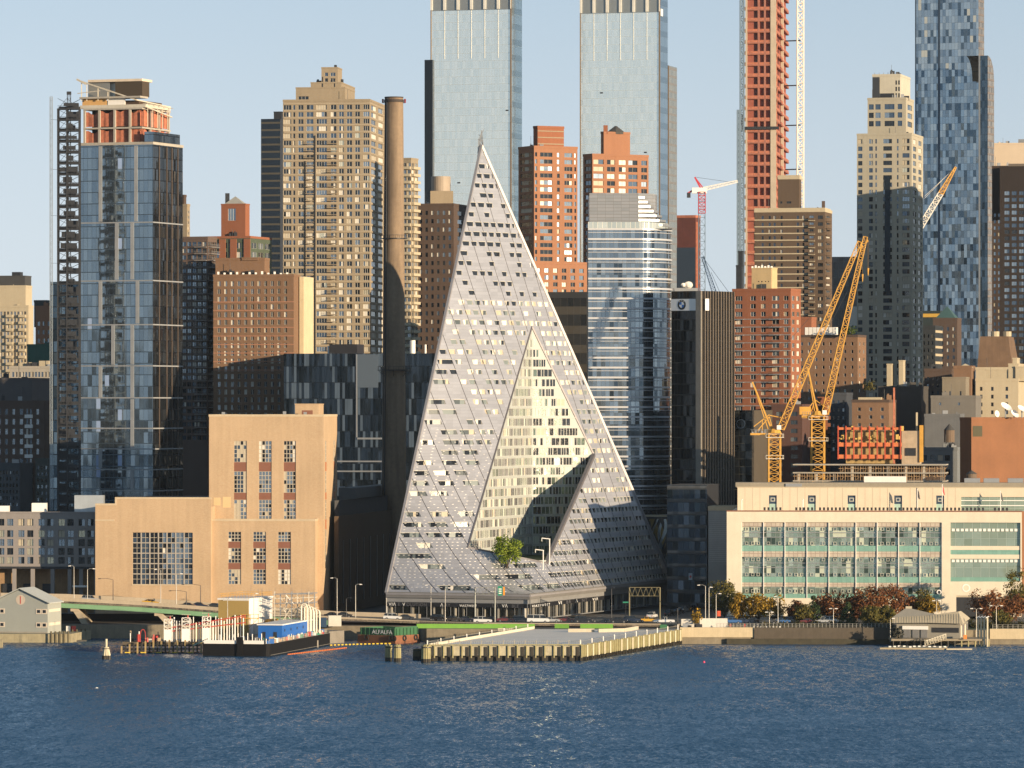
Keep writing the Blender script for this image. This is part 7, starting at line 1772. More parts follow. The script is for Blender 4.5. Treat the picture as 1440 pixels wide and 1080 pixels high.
def railing(f, u0, u1, n, label, h=1.2, posts=6, mat=None, off=0.5, parent=None):
    t = thing("pier_railing", label, "railing", f.P(0, DZ)+V3(pa.x, pa.y, 0), 0, "railings round the pier"); m = mat or plain("rail_grey", (.33, .32, .29), .5, .3, streak=False); org = f.P(0, DZ)
    mb = MB()
    for z in (.15, h): mb.bar(f.P(u0, DZ+z, -off)-org, f.P(u1, DZ+z, -off)-org, .05)
    k = int((u1-u0)/.55)
    for i in range(k+1): mb.bar(f.P(u0+(u1-u0)*i/k, DZ+.15, -off)-org, f.P(u0+(u1-u0)*i/k, DZ+h, -off)-org, .03, 0, 3)
    mb.build("rails", m, t)
    for i in range(n+1):
        mb = MB(); p = f.P(u0+(u1-u0)*i/n, DZ, -off)-org; mb.box(p.x-.14, p.x+.14, p.y-.14, p.y+.14, .0, h+.35); mb.build("post", m if f is ff else WHITEP, t)
railing(ff, .5, ff.L-.5, 14, "railing along the river end of the pier"); railing(fs, .6, fs.L-1, 9, "railing along the pier's right side above the white fenders"); railing(fl_, 4, fl_.L-.5, 8, "railing along the pier's left side above a white kerb")
mb = MB(); fl_.box(mb, .5, fl_.L-.3, DZ+.01, DZ+.75, -1.6, -1.1); mb.build("white_kerb", plain("kerb_cream", (.58, .52, .4), .85), pier)
def wall_between(name, label, cat, p0, p1, z0, z1, th, mat, group=None):
    a, c = Vector((X(p0[0], p0[1]), p0[1])), Vector((X(p1[0], p1[1]), p1[1])); u = (c-a); L = u.length; u.normalize(); mb = MB(); f = Face((0, 0), (u.x, u.y), L); f.box(mb, 0, L, 0, z1-z0, -th, 0); o = mb.build(name, mat); o.location = (a.x, a.y, z0); tag(o, label, cat, group); return o
BAR = plain("barrier_concrete", (.45, .4, .31), .9, var=.15)
for p0, p1, lab in (((700, 1440), (722, 1441), "short concrete barrier at the pier's left entrance"), ((799, 1437), (836, 1438), "concrete barrier left in the row at the pier's root"), ((842, 1436), (878, 1440), "white lit concrete barrier at the pier's root"), ((878.5, 1440), (898, 1455), "angled concrete barrier at the right of the pier's root")):
    wall_between("concrete_barrier", lab, "barrier", p0, p1, DZ+.005, DZ+1.0, .5, BAR, "concrete barriers on the pier")
for x0, x1, lab in ((586, 752, "bright green construction fence, long left run by the highway"), (780, 800, "bright green construction fence, short middle panel run"), (816, 862, "bright green construction fence, right run by the pier's root")):
    wall_between("green_fence", lab, "fence", (x0, 1462.5), (x1, 1461.5), 4.21, 5.5, .15, plain("fence_lime", (.15, .34, .05), .7, var=.12, scale=.7), "green construction fences")
wall_between("green_fence", "dark green fence panel right of the pier's root barriers", "fence", (928, 1460), (938, 1460), 4.21, 5.4, .15, plain("fence_dark", (.03, .13, .06), .7))
def dolphin(label, px, py_top, py_bot, n, r, spread, mats, cone=False, name="pile_cluster", hi=None):
    D = CAM_H*F/(py_bot-HZ); t = thing(name, label, "pile cluster", (X(px, D), D, 0)); h = Z(py_top, D); rr = random.Random(px)
    for i in range(n):
        a = 2*math.pi*i/n; x, y = math.cos(a)*spread, math.sin(a)*spread; k = .45 if cone else .96; hh = h*rr.uniform(.9, 1.0)
        mb = MB(); mb.bar((x, y, -2), (x*(1-(1-k)*.2), y*(1-(1-k)*.2), 1.0), r, 1, 8); mb.bar((x*(1-(1-k)*.2), y*(1-(1-k)*.2), 1.0), (x*k, y*k, hh), r, 0, 8, r*.9); mb.build("pile", mats, t)
    if hi: mb = MB(); mb.bar((0, 0, 0), (0, 0, hi), r*1.1, 0, 8); mb.build("pile", mats, t)
    mb = MB(); mb.cyl(0, 0, h*.8, h*.86, spread+r*1.02 if not cone else spread*.6+r, 0, 14); mb.build("cable_wrap", STEEL, t)
dolphin("pale tapered pile cluster standing alone in the river at left", 149.5, 909, 927, 9, .28, 1.05, [PILEW, WETD], True, hi=5.6)
dolphin("greenish pile cluster, left of the twin pair", 546.5, 906, 929.5, 10, .27, .75, [PILE, WETD]); dolphin("greenish pile cluster, right of the twin pair", 559, 906, 930.5, 10, .27, .75, [PILE, WETD]); dolphin("dark squat pile cluster at the pier's left corner", 587, 912, 928, 12, .3, 1.0, [plain("pile_dark", (.10, .085, .05), .9), WETD]); dolphin("tall pile cluster against the pier's left front corner", 599, 906, 931.5, 12, .28, 1.05, [PILE, WETD])

# ------------------------------------------------------------------ green hopper barge
D = 1453; b = thing("hopper_barge", "rusty barge with a green hopper lettered in white beside the pier", "barge", (X(556, D), D, 0)); 
class _B: pass
T = Tier((b.location.x, b.location.y), D, 36, 503, 556, 591); RUST = plain("hull_rust", (.20, .085, .045), .85, var=.4, scale=.5); HG = plain("hopper_green", (.035, .12, .055), .7, var=.3, scale=.4)
z0, z1, z2 = -1, Z(894, D), Z(884, D)
mb = MB(); mb.prism(T.foot(), z0, z1); mb.build("hull", RUST, b)
mb = MB(); A = T.foot(.5); B = T.foot(.9)
for i in range(4): j = (i+1) % 4; c = [A[i], A[j], B[j], B[i]]; mb.hexa([V3(p.x, p.y, z1) for p in c]+[V3(p.x, p.y, z2+.35*(i in (1,))) for p in c])
mb.build("hopper", HG, b); mb = MB(); mb.prism(T.foot(.95), z1+.02, z1+.5); mb.build("hold_floor", plain("hold_ochre", (.4, .2, .09), .9), b)
for i in range(9): mb = MB(); u = T.Ll*(.06+i*.11); T.fl.box(mb, u, u+.15, z1+.02, z2, -.5, -.35); mb.build("stiffener", HG, b)
for i in range(7): mb = MB(); u = T.Lr*(.08+i*.14); T.fr.box(mb, u, u+.3, z1+.02, z2, -.5, -.25); mb.build("stiffener", HG, b)
for f, u in ((T.fl, T.Ll*.25), (T.fl, T.Ll*.9), (T.fl, T.Ll*.98), (T.fr, T.Lr*.35), (T.fr, T.Lr*.8)):
    mb = MB(); c = f.P(u, 1.6, .25); ring = [c+f.u*math.cos(a*math.pi/6)*.7+V3(0, 0, math.sin(a*math.pi/6)*.7) for a in range(12)]
    for i in range(12): mb.bar(ring[i], ring[(i+1) % 12], .2, 0, 5)
    mb.build("tyre_fender", TYRE, b)
cu = bpy.data.curves.new("lettering", 'FONT'); cu.body = "ALFALFA"; cu.size = 1.75; cu.extrude = .02; cu.materials.append(SIGN); o = text_mesh("lettering", cu, b); o.location = T.fl.P(T.Ll*.36, z1+.35, -.33); o.rotation_euler = (math.pi/2, 0, T.fl.rot()); o.scale = (1.1, 1, 1)
def boom_line(label, pts, mat, name="floating_boom", r=.2):
    p0 = Vector((X(pts[0][0], CAM_H*F/(pts[0][1]-HZ)), CAM_H*F/(pts[0][1]-HZ), 0)); t = thing(name, label, "floating boom", p0); prev = None; P3 = []
    for px, py in pts: d = CAM_H*F/(py-HZ); P3.append(Vector((X(px, d), d, 0))-p0)
    mb = MB(); yl = MB()
    for i in range(len(P3)-1):
        n = max(2, int((P3[i+1]-P3[i]).length/1.2))
        for k in range(n): a, c = P3[i].lerp(P3[i+1], k/n), P3[i].lerp(P3[i+1], (k+.55)/n); mb.bar(a+V3(0, 0, .15), c+V3(0, 0, .15), r, 0, 6)
    mb.build("floats", mat, t)["kind"] = "stuff"
BY = plain("boom_yellow", (.6, .42, .04), .6); BO = plain("boom_orange", (.62, .16, .04), .6)
boom_line("yellow floating boom around the rusty barge", [(464, 908), (506, 906.5), (552, 905.5), (590, 903)], BY); boom_line("orange floating boom between the black barge and the slip", [(405, 921), (440, 917), (488, 911.5)], BO)

# ------------------------------------------------------------------ black tank barge with deckhouse
D = 1380; bg_ = thing("tank_barge", "black steel barge with white bulwarks and a blue deckhouse at left", "barge", (X(378, D), D, 0)); T = Tier((bg_.location.x, bg_.location.y), D, 12, 285, 378, 464); HB = plain("hull_black", (.009, .009, .01), .7, var=.4, scale=.4, spec=.15); zd = Z(906, D)
mb = MB(); ft = T.foot(); c0 = T.foot(.0); mb.prism([ft[0], ft[1]+V3(-.8, .2, 0), ft[1]+V3(.3, 1.2, 0), ft[2], ft[3]], -1, zd); mb.build("hull", HB, bg_)
mb = MB(); T.fr.box(mb, 1.5, T.Lr, zd+.02, zd+.12, -.35, .04); T.fr.box(mb, 1.5, T.Lr, .3, .4, .1, .22); mb.build("rubbing_strake", plain("strake_grey", (.2, .19, .17), .6), bg_)
for q0, q1 in ((.02, .5), (.62, .92)): mb = MB(); T.fl.box(mb, T.Ll*q0, T.Ll*q1, zd+.01, zd+1.0, -.3, -.05); mb.build("bulwark", WHITEP, bg_)
mb = MB(); T.fl.box(mb, T.Ll*.52, T.Ll*.6, -.2, zd+1.9, -1, .4); mb.build("bow_post", HB, bg_)
mb = MB(); mb.prism([p+V3(0, 0, 0) for p in T.foot(.6)], zd+.01, zd+.06); mb.build("deck", plain("deck_grey", (.16, .15, .13), .8), bg_)
dkf = lambda s, n, z=0: T.fr.P(s, zd+z, -n)
def dbox(name, s0, s1, n0, n1, z0, z1, mat, parent=bg_): mb = MB(); T.fr.box(mb, s0, s1, zd+z0, zd+z1, -n1, -n0); return mb.build(name, mat, parent)
BLU = plain("deckhouse_blue", (.02, .12, .42), .45, var=.08); dh = dbox("deckhouse", 26, 60, 3, 10, .08, 4.1, BLU)
mbf = MB(); fdx = Face(T.fr.P(26, 0, -10.0)[:2], T.lu[:2], 7); 
dbox("deckhouse_roof", 25.6, 60.4, 2.7, 10.3, 4.11, 4.45, WHITEP)
for i in range(5): mb = MB(); c = T.fr.P(29+i*7, zd+2.6, -2.98); mb.bar(c, c-T.fr.n*(-.06), .42, 0, 12); mb.build("porthole", STEEL, dh)
mb = MB(); fbl = Face((T.fr.P(26, 0, -10.0).x, T.fr.P(26, 0, -10.0).y), (T.lu.x, T.lu.y), 7.0)
for u in (1.2, 4.5): fbl.box(mb, u, u+1.0, zd+.1, zd+2.2, .01, .1)
mb.build("door", STEEL, dh)
rr = random.Random(12)
cm = [WHITEP, plain("pipe_red", (.45, .06, .05), .5), plain("pipe_green", (.06, .25, .18), .6), plain("crate_blue", (.04, .14, .4), .6), YEL, GREYM, plain("drum_tan", (.4, .3, .2), .8)]
for i in range(110):
    s, n, z = rr.uniform(1, 66), rr.choice((.6, 1.1, rr.uniform(.6, 16))), .08; k = rr.random(); mb = MB(); p = dkf(s, n, z)
    if 25 < s < 61 and n > 2.4: continue
    if k < .5: mb.bar(p, p+V3(0, 0, rr.uniform(.9, 1.6)), .1, 0, 6); nm = "bollard_post"
    elif k < .75: mb.bar(p, p+V3(0, 0, rr.uniform(.6, 1.2)), .4, 0, 10); nm = "drum"
    else: mb.box(p.x, p.x+rr.uniform(.6, 1.6), p.y, p.y+1, p.z, p.z+rr.uniform(.5, 1.4)); nm = "deck_locker"
    mb.build(nm, cm[rr.choice((0, 0, 1, 2, 3, 5, 6))], bg_)
mb = MB()
for i in range(70): p = dkf(1+i*.95, .25, .07); mb.bar(p, p+V3(0, 0, 1.05), .045, 0, 4)
mb.bar(dkf(1, .25, 1.1), dkf(67.5, .25, 1.1), .05); mb.bar(dkf(1, .25, .6), dkf(67.5, .25, .6), .04); mb.build("guard_rail", plain("rail_pale", (.5, .46, .38), .6, streak=False), bg_)
mb = MB(); 
for i in range(14): p = T.fl.P(T.Ll*(.03+i*.07), zd+1.0, -1.5); mb.bar((p.x, p.y, zd+.07), (p.x, p.y, zd+rr.uniform(1.2, 3.2)), rr.choice((.07, .1, .14)), 0, 5)
mb.build("deck_standpipes", WHITEP, bg_)["kind"] = "stuff"
for px in (347, 353): mb = MB(); q = X(px, 1384)-bg_.location.x; mb.bar((q, 3.5, zd+1.4), (q+.6, 3.7, zd+1.4), .75, 0, 12); mb.build("tyre_fender", TYRE, bg_)

# plant shed, pipe racks and loading gear behind / beside the barge (transfer dock)
D = 1432; t = thing("plant_shed", "tan and white sloping-roofed plant shed with yellow stairs behind the blue deckhouse", "shed", (X(350, D), D, 0)); T = Tier((t.location.x, D), D, 17, 307, 350, 383); zt = Z(842, D)
OCH = plain("shed_ochre", (.36, .25, .085), .8, var=.1); zb = 2.0
mb = MB(); T.fl.box(mb, 0, T.Ll, zb, zt-.6, -8, 0); mb.build("side_wall", OCH, t)
mb = MB(); T.fr.box(mb, .02, T.Lr, zb, zt-.4, -8, 0); mb.build("front_wall", WHITEP, t)
mb = MB(); mb.prism(T.foot(-.2), zt-.38, zt+.1); mb.build("roof", WHITEP, t)
mb = MB(); ft = T.foot(.1)
for i in range(4):
    a, c = ft[i], ft[(i+1) % 4]; mb.bar((a.x, a.y, zt+1.3), (c.x, c.y, zt+1.3), .06); mb.bar((a.x, a.y, zt+.7), (c.x, c.y, zt+.7), .05)
    for k in range(10): q = Vector((a.x, a.y, 0)).lerp(Vector((c.x, c.y, 0)), k/10); mb.bar((q.x, q.y, zt+.1), (q.x, q.y, zt+1.3), .045)
mb.build("roof_railing", YEL, t)
mb = MB(); a, c = T.fl.P(T.Ll*.15, zb+1.5, .9), T.fl.P(T.Ll*.8, zb+6.5, .9)
for k in range(14): q = a.lerp(c, k/14); mb.box(q.x-.35, q.x+.35, q.y-.5, q.y+.5, q.z, q.z+.12)
mb.build("stair", STEEL, t)
mb = MB(); mb.bar(a+V3(0, -.5, 1.1), c+V3(0, -.5, 1.1), .08); mb.bar(c+V3(0, -.5, 1.1), c+V3(5, -.5, 1.1), .08); mb.bar(c+V3(0, -.5, 0), c+V3(5, -.5, 0), .15)
for k in range(9): q = a.lerp(c, k/8); mb.bar(q+V3(0, -.5, 0), q+V3(0, -.5, 1.1), .06)
for k in range(5): mb.bar(c+V3(k*1.2, -.5, -5), c+V3(k*1.2, -.5, 1.1), .09); 
mb.bar(c+V3(0, -.5, -5), c+V3(4.8, -.5, 0), .09); mb.build("stair_rail", YEL, t)
mb = MB(); T.fr.box(mb, T.Lr*.25, T.Lr*.6, zb, zb+4.6, .01, .12); mb.build("door", plain("door_white", (.62, .6, .55), .6), t)
mb = MB(); T.fr.box(mb, T.Lr*.65, T.Lr*.95, zb+1, zb+5.6, .3, 2.2); mb.build("equipment_frame", YEL, t)
# pipe rack scaffold
D = 1436; t = thing("pipe_rack", "tangle of pale pipes and scaffolding right of the white shed", "pipe rack", (X(415, D), D, 2.0)); PC = [plain("pipe_cream", (.58, .52, .42), .5, .2, streak=False), GREYM, WHITEP]
def PX(px, py): return Vector((X(px, D)-t.location.x, 0, Z(py, D)-2.0))
for i in range(8):
    px = 386+i*8; mb = MB(); a = PX(px, 887); h = PX(px, 832+(i % 3)*3).z
    for y in (0, 4): mb.bar((a.x, y, 0), (a.x, y, h), .12)
    mb.build("upright", PC[i % 2], t)
for y_ in (836, 842, 849, 857, 866, 875):
    mb = MB()
    for y in (0, 4): mb.bar(V3(PX(384, y_).x, y, PX(384, y_).z), V3(PX(446, y_-2).x, y, PX(446, y_-2).z), .1)
    mb.box(PX(385, 0).x, PX(440, 0).x, .3, 3.7, PX(0, y_).z, PX(0, y_).z+.1) if y_ in (836, 849, 866) else None
    mb.build("gangway" if y_ in (836, 849, 866) else "rail", PC[1 if y_ in (836, 849) else 0], t)
for i in range(26):
    mb = MB(); a, c = PX(rr.uniform(384, 440), rr.uniform(838, 886)), PX(rr.uniform(384, 440), rr.uniform(836, 884)); yy = rr.uniform(-1, 3); c = a.lerp(c, min(1, 5/max(1, (c-a).length)))
    mb.bar(a+V3(0, yy, 0), c+V3(0, yy+rr.uniform(-1, 1), 0), rr.choice((.08, .1, .14)), 0, 6); mb.build("brace_pipe", PC[rr.choice((0, 0, 1, 2))], t)
for i in range(5):
    px = 424+i*4.5; mb = MB(); a = PX(px, 890); pk = PX(px+2, 848+i*2.2); prev = V3(a.x, -1.4, 0)
    pts = [V3(a.x, -1.4, 0), V3(a.x, -1.4, pk.z-1)]+[V3(a.x+.8-.8*math.cos(k*math.pi/6), -1.4, pk.z-1+.9*math.sin(k*math.pi/6)) for k in range(1, 7)]+[V3(a.x+1.6, -1.4, 2)]
    for k in range(len(pts)-1): mb.bar(pts[k], pts[k+1], .26, 0, 8)
    mb.build("gooseneck_pipe", PC[0], t)
for i in range(16):
    mb = MB(); px = rr.uniform(345, 446); a = PX(px, 838); mb.bar((a.x, 2, PX(0, 842).z), (a.x, 2, PX(0, rr.uniform(822, 832)).z), .035, 0, 3); mb.build("rod", PC[1], t)
mb = MB(); mb.box(PX(383, 0).x, PX(448, 0).x, -2.5, 6, -3, 0); mb.build("dock_base", CONC, t)
# loading trestle left of the barge
D = 1400; t = thing("loading_dock", "timber dock with dark fender piles carrying white loading towers at left", "dock", (X(226, D), D, 0)); 
mb = MB(); mb.box(X(172, D)-t.location.x, X(283, D)-t.location.x, .6, 12, 2.4, 3.1); mb.build("deck", plain("dock_timber", (.10, .08, .055), .9), t)
for i in range(21):
    px = 170.5+i*5.6; mb = MB(); x = X(px, D-2)-t.location.x; hh = rr.uniform(2.6, 3.8) if px > 196 else 2.0+(px-170)*.05
    mb.box(x-.22, x+.22, -1, -.5, -1.5, hh); mb.build("fender_pile", plain("pile_ochre", (.30, .22, .10), .9, var=.3) if i % 2 == 0 else WETD, t)
for z in (1.0, 2.0): mb = MB(); mb.box(X(171, D)-t.location.x, X(283, D)-t.location.x, -.49, -.2, z, z+.35); mb.build("waler", WETD, t)
for i in range(5): mb = MB(); x = X(176+i*22, D)-t.location.x; mb.box(x, x+1.5, -1.05, -.9, .1, .35); mb.build("reflector", BY, t)
def ptop(px, py, y=0): return V3(X(px, D)-t.location.x, y, Z(py, D))
tl = thing("pipe_gallery", "row of white standpipes and red pipes on the loading dock", "pipe gallery", (X(290, D), D, 3.1)); off = t.location-tl.location
for i in range(28):
    px = 236+i*3.9; y0 = 872+rr.uniform(-3, 6)-(i*.15); mb = MB(); a = ptop(px, 900, 3+rr.uniform(-1, 1))+off; mb.bar(V3(a.x, a.y, 0), V3(a.x, a.y, ptop(px, y0).z-3.1), rr.choice((.12, .16, .2)), 0, 8); mb.build("standpipe", WHITEP if i % 5 else PC[0], tl)
RP = cm[1]
for y0, y1, y in ((884, 866, 2.2), (889, 876, 2.6), (886, 869, 4.4)): mb = MB(); a, c = ptop(234, y0, y)+off, ptop(345, y1, y)+off; mb.bar(a, c, .16, 0, 6); mb.build("red_pipe", RP, tl)
for px, y0, lab in ((236, 871, "white ladder tower with red beacon, leftmost on the loading dock"), (261, 869, "white ladder tower with red beacon, middle of the loading dock"), (290, 867, "white ladder tower with red beacon, nearest the barge's bow")):
    tw = thing("loading_tower", lab, "tower", (X(px, D), D+2, 3.1), 0, "white loading towers on the dock"); h = Z(y0, D)-3.1; w = 1.1
    mb = MB(); lattice(mb, (0, 0, 0), (0, 0, h), 2.2, 6, .13); mb.build("frame", WHITEP, tw)
    mb = MB(); mb.box(-1.2, 1.2, -1.2, 1.2, h*.62, h*.68); mb.box(-1.2, 1.2, -1.2, 1.2, h-.1, h); 
    for sx in (-1.2, 1.2):
        for z in (h*.8, h+.9): mb.bar((sx, -1.2, z), (sx, 1.2, z), .06)
    mb.bar((-1.2, -1.2, h+.9), (1.2, -1.2, h+.9), .06); mb.build("platform", PC[0], tw); mb = MB(); mb.box(-1.0, 1.0, -1.15, -.95, .2, h*.55); mb.build("cladding", WHITEP, tw); mb = MB(); mb.bar((.5, 0, h), (.5, 0, h+.9), .22, 0, 8, .12); mb.build("beacon", RP, tw)
for px, yt, lab in ((320, 843, "thin grey lamp post between loading dock and tan shed"), (357, 836, "thin grey lamp post before the white shed wall")): lamp(px, yt, 1404 if px < 340 else 1415, 3.0, .5, lab, group="lamps on the loading dock")
t2 = thing("mooring_gear", "red and tan mooring gear at the left end of the loading dock", "mooring gear", (X(205, D), D+1, 3.1))
for i in range(22):
    mb = MB(); x = rr.uniform(-5, 4.5); h = rr.uniform(.5, 3.2); y = rr.uniform(-1, 4); k = rr.random()
    if k < .6: mb.bar((x, y, 0), (x, y, h), rr.uniform(.1, .3), 0, 8)
    else: mb.box(x, x+rr.uniform(.5, 1.3), y, y+.8, 0, h*.7)
    mb.build("fitting", [PC[0], RP, WETD, WHITEP, cm[6]][i % 5], t2)
mb = MB()
for k in range(8): a0, a1 = k*math.pi/8, (k+1)*math.pi/8; mb.bar((-.8+1.2*math.cos(a0)*.6, -.9, 2+1.6*math.sin(a0)), (-.8+1.2*math.cos(a1)*.6, -.9, 2+1.6*math.sin(a1)), .13)
mb.bar((-.08, -.9, 0), (-.08, -.9, 2), .13); mb.bar((-1.52, -.9, 0), (-1.52, -.9, 2), .13); mb.build("red_arch", RP, t2)
wk = thing("gangplank", "pale green sloping gangplank between loading dock and barge bow", "gangway", (X(272, 1390), 1390, 2.5)); mb = MB(); mb.hexa([(0, 0, .0), (4.2, -4, 2.0), (4.2, -2.6, 2.0), (0, 1.4, .0), (0, 0, .35), (4.2, -4, 2.35), (4.2, -2.6, 2.35), (0, 1.4, .35)]); mb.build("plank", plain("plank_green", (.25, .38, .3), .7), wk)
# slip works right of the barge
wall_between("timber_bulkhead", "grey timber bulkhead at the slip between barge and hopper", "bulkhead", (463, 1455), (484, 1462), -1, 3.6, 5, plain("bulkhead_grey", (.2, .18, .15), .9, var=.3)); wall_between("white_container", "white site container behind the slip bulkhead", "container", (462, 1475), (480, 1475.5), 4.21, 7.4, 2.5, plain("container_pale", (.5, .48, .42), .7)); wall_between("blue_tank", "dark blue tank between pipe rack and slip", "tank", (450, 1470), (459, 1470), 4.21, 7.0, 2, plain("tank_blue", (.02, .05, .1), .6))

# ------------------------------------------------------------------ pier house at far left
D = 1466; b = thing("pier_house", "grey clapboard pier house with gabled roof and round gable vent at left", "house", (X(67, D), D, 2.6)); T = Tier((b.location.x, D), D, 16, -10, 67, 86); z = lambda y: Z(y, D)-2.6; ze = z(847); zr = z(829); CLP = plain("clapboard_grey", (.30, .315, .29), .8, var=.06)
mid = T.A.lerp(T.C, .5); mid2 = T.E.lerp(T.Bk, .5); mb = MB(); mb.prism(T.foot(), 0, ze); mb.poly([V3(T.A.x, T.A.y, ze), V3(T.C.x, T.C.y, ze), V3(mid.x, mid.y, zr)]); mb.poly([V3(T.Bk.x, T.Bk.y, ze), V3(T.E.x, T.E.y, ze), V3(mid2.x, mid2.y, zr)]); mb.build("wall", CLP, b)
mb = MB(); n_ = T.fl.n*.7
for s, (p, q_) in ((1, (T.C, T.Bk)), (-1, (T.A, T.E))):
    o = T.lu*(.9*s); a, c = V3(p.x, p.y, ze-.35)+o+n_, V3(q_.x, q_.y, ze-.35)+o; e, g = V3(mid.x, mid.y, zr+.15)+n_, V3(mid2.x, mid2.y, zr+.15); up = V3(0, 0, .25)
    lo = [a, c, g, e]; mb.hexa(lo+[v+up for v in lo] if s > 0 else lo[::-1]+[v+up for v in lo[::-1]])
mb.build("roof", plain("roof_palegrey", (.42, .44, .42), .6, var=.08), b)
f = T.fl; pf_ = lambda px: (px+10)/77.*f.L
mb = MB(); disc(mb, f, pf_(29), z(844), 0, 1.5, 24, .04, 0); mb.build("round_vent", plain("vent_cream", (.5, .42, .34), .8), b)
mb = MB(); f.box(mb, pf_(28.5), pf_(29.4), z(849.5), z(839), .05, .1); mb.build("vent_bar", LAMPR, b)
for px, y in ((3, 860), (54.5, 860), (62.5, 860), (3, 879), (54.5, 879), (62.5, 879)):
    mb = MB(); u = pf_(px); zc = z(y); f.box(mb, u-.85, u+.85, zc-.75, zc+.75, .01, .1); w = mb.build("window", plain("trim_cream", (.6, .52, .42), .7), b); mb = MB(); f.box(mb, u-.5, u+.5, zc-.45, zc+.45, .11, .13); mb.build("pane", PAL[0], w)
mb = MB(); T.fr.box(mb, 1, T.Lr-1, z(880), z(876), .01, .12); T.fr.box(mb, 1, T.Lr-1, z(861), z(857), .01, .12); mb.build("window_band", MATS["trim_cream"], b)
mb = MB(); f.box(mb, 0, f.L, -.1, .35, .01, .15); mb.build("plinth", plain("plinth", (.3, .28, .24), .8), b)
QM = plain("quay_stone", (.26, .23, .15), .9, var=.4, scale=.5)
t = thing("stone_quay", "low stone quay under the grey pier house", "quay", (X(0, 1462), 1462, 0)); mb = MB(); mb.prism([V3(-14, 0, 0), V3(X(100, 1462), 1462-1462, 0)-V3(t.location.x, 0, 0), V3(X(128, 1484)-t.location.x, 22, 0), V3(-14, 24, 0)], -1, 2.58); mb.build("wall", QM, t)
for i in range(34): mb = MB(); x = -12+i*1.15; 
for i in range(9): mb = MB(); px = 72+i*6; d = 1461+i*2.2*(px > 98); mb.bar((X(px, d)-t.location.x, d-1462-.3, -.5), (X(px, d)-t.location.x, d-1462-.3, 3.4), .25, 0, 8); mb.build("pile", plain("pile_dark", (.10, .085, .05), .9), t)
for px, c, lab in ((97, WHITEP, "small white box by the pier house steps"), (103, RP, "small red box by the pier house steps")): mb = MB(); mb.box(-.8, .8, -.5, .5, 0, 1.6); o = mb.build("equipment_box", c); o.location = (X(px, 1478), 1478, 2.6); tag(o, lab, "box")
wall_between("float_stage", "low dark floating stage beside the stone quay", "float", (94, 1466), (122, 1470), -.2, .4, 2, WETD)
bpx = X(0, 1440); mb = MB(); mb.box(-3, .6, -1, 1.5, -1, 2.2); o = mb.build("mooring_block", QM); o.location = (X(0.5, 1432), 1432, 0); tag(o, "small stone mooring block cut by the left frame edge", "mooring block")

# ------------------------------------------------------------------ boathouse and floats at the right
D = 1440; b = thing("boathouse", "grey boathouse with folded roof and white doors on the right shore", "boathouse", (X(1352, D), D, 2.2)); z = lambda y: Z(y, D)-2.2; SH = plain("shingle_grey", (.24, .225, .19), .8, var=.12, scale=.6); SH2 = plain("shingle_pale", (.36, .32, .24), .8, var=.12, scale=.6)
T = Tier((b.location.x, D), D, 14, 1258, 1352, 1364); ze, zl = z(877), z(872); f = T.fl; pf_ = lambda px: (px-1258)/94.*f.L
mb = MB(); mb.prism(T.foot(.5), 0, ze); mb.build("wall", SH, b)
fo = Face((T.A-T.lu*.6).xy, T.lu.xy, f.L+1.2); P = fo.P; Lf = fo.L
mb = MB(); # folded roof: ridge dips from both gable peaks
lowf = [P(0, z(877), .8), P(Lf*.5, z(876), .8), P(Lf, z(877), .8)]; ridge = [P(Lf*.16, z(856), -5), P(Lf*.62, z(866), -4.2), P(Lf*.93, z(860), -4.5)]; backf = [P(0, z(873), -13), P(Lf*.5, z(870), -13), P(Lf, z(872), -13)]
mid_ = [P(0, z(869), .3), P(Lf*.5, z(866), .2), P(Lf*.93, z(860), .1)]
mb.poly([lowf[0], lowf[1], mid_[1], mid_[0]], 1); mb.poly([lowf[1], lowf[2], mid_[2], mid_[1]], 1)
mb.poly([mid_[0], mid_[1], ridge[1], ridge[0]], 0); mb.poly([mid_[1], mid_[2], ridge[2], ridge[1]], 0)
mb.poly([ridge[0], ridge[1], backf[1], backf[0]], 0); mb.poly([ridge[1], ridge[2], backf[2], backf[1]], 0); mb.poly([lowf[2], backf[2], ridge[2], mid_[2]], 1); mb.poly([backf[0], lowf[0], mid_[0], ridge[0]], 0)
mb.poly([lowf[0], backf[0], backf[1], lowf[1]], 0); mb.poly([lowf[1], backf[1], backf[2], lowf[2]], 0)
mb.build("roof", [SH, SH2], b)
mb = MB()
for i in range(26): a, c = P(Lf*(.02+i*.037), z(876.8), .84), P(Lf*(.02+i*.037), z(869-(i*.25)), .36); mb.bar(a, c, .05)
mb.build("roof_battens", SH, b)["kind"] = "stuff"
for a, c in ((1270, 1280), (1283, 1292), (1295, 1304)): mb = MB(); f.box(mb, pf_(a), pf_(c), .1, z(886.5), -.48, -.2); mb.build("boat_door", plain("door_grey", (.17, .17, .17), .6), b)
mb = MB(); f.box(mb, pf_(1269), pf_(1305), z(886), z(881), -.4, .1); mb.build("sign_board", WHITEP, b)
mb = MB(); f.box(mb, pf_(1310), pf_(1348), z(890), z(883), -.48, -.4); mb.build("window_strip", STEEL, b)
for i in range(4): mb = MB(); T.fr.box(mb, T.Lr*(.1+i*.22), T.Lr*(.22+i*.22), .4, z(880), -.48, -.3); mb.build("window", plain("door_grey", (.17, .17, .17), .6) if i % 2 else MATS["trim_cream"], b)
mb = MB(); p = P(Lf*.16, z(856), -5); mb.box(p.x-.3, p.x+1.5, p.y-.5, p.y+.5, p.z-.3, p.z+.35); mb.build("ridge_vent", SH2, b)
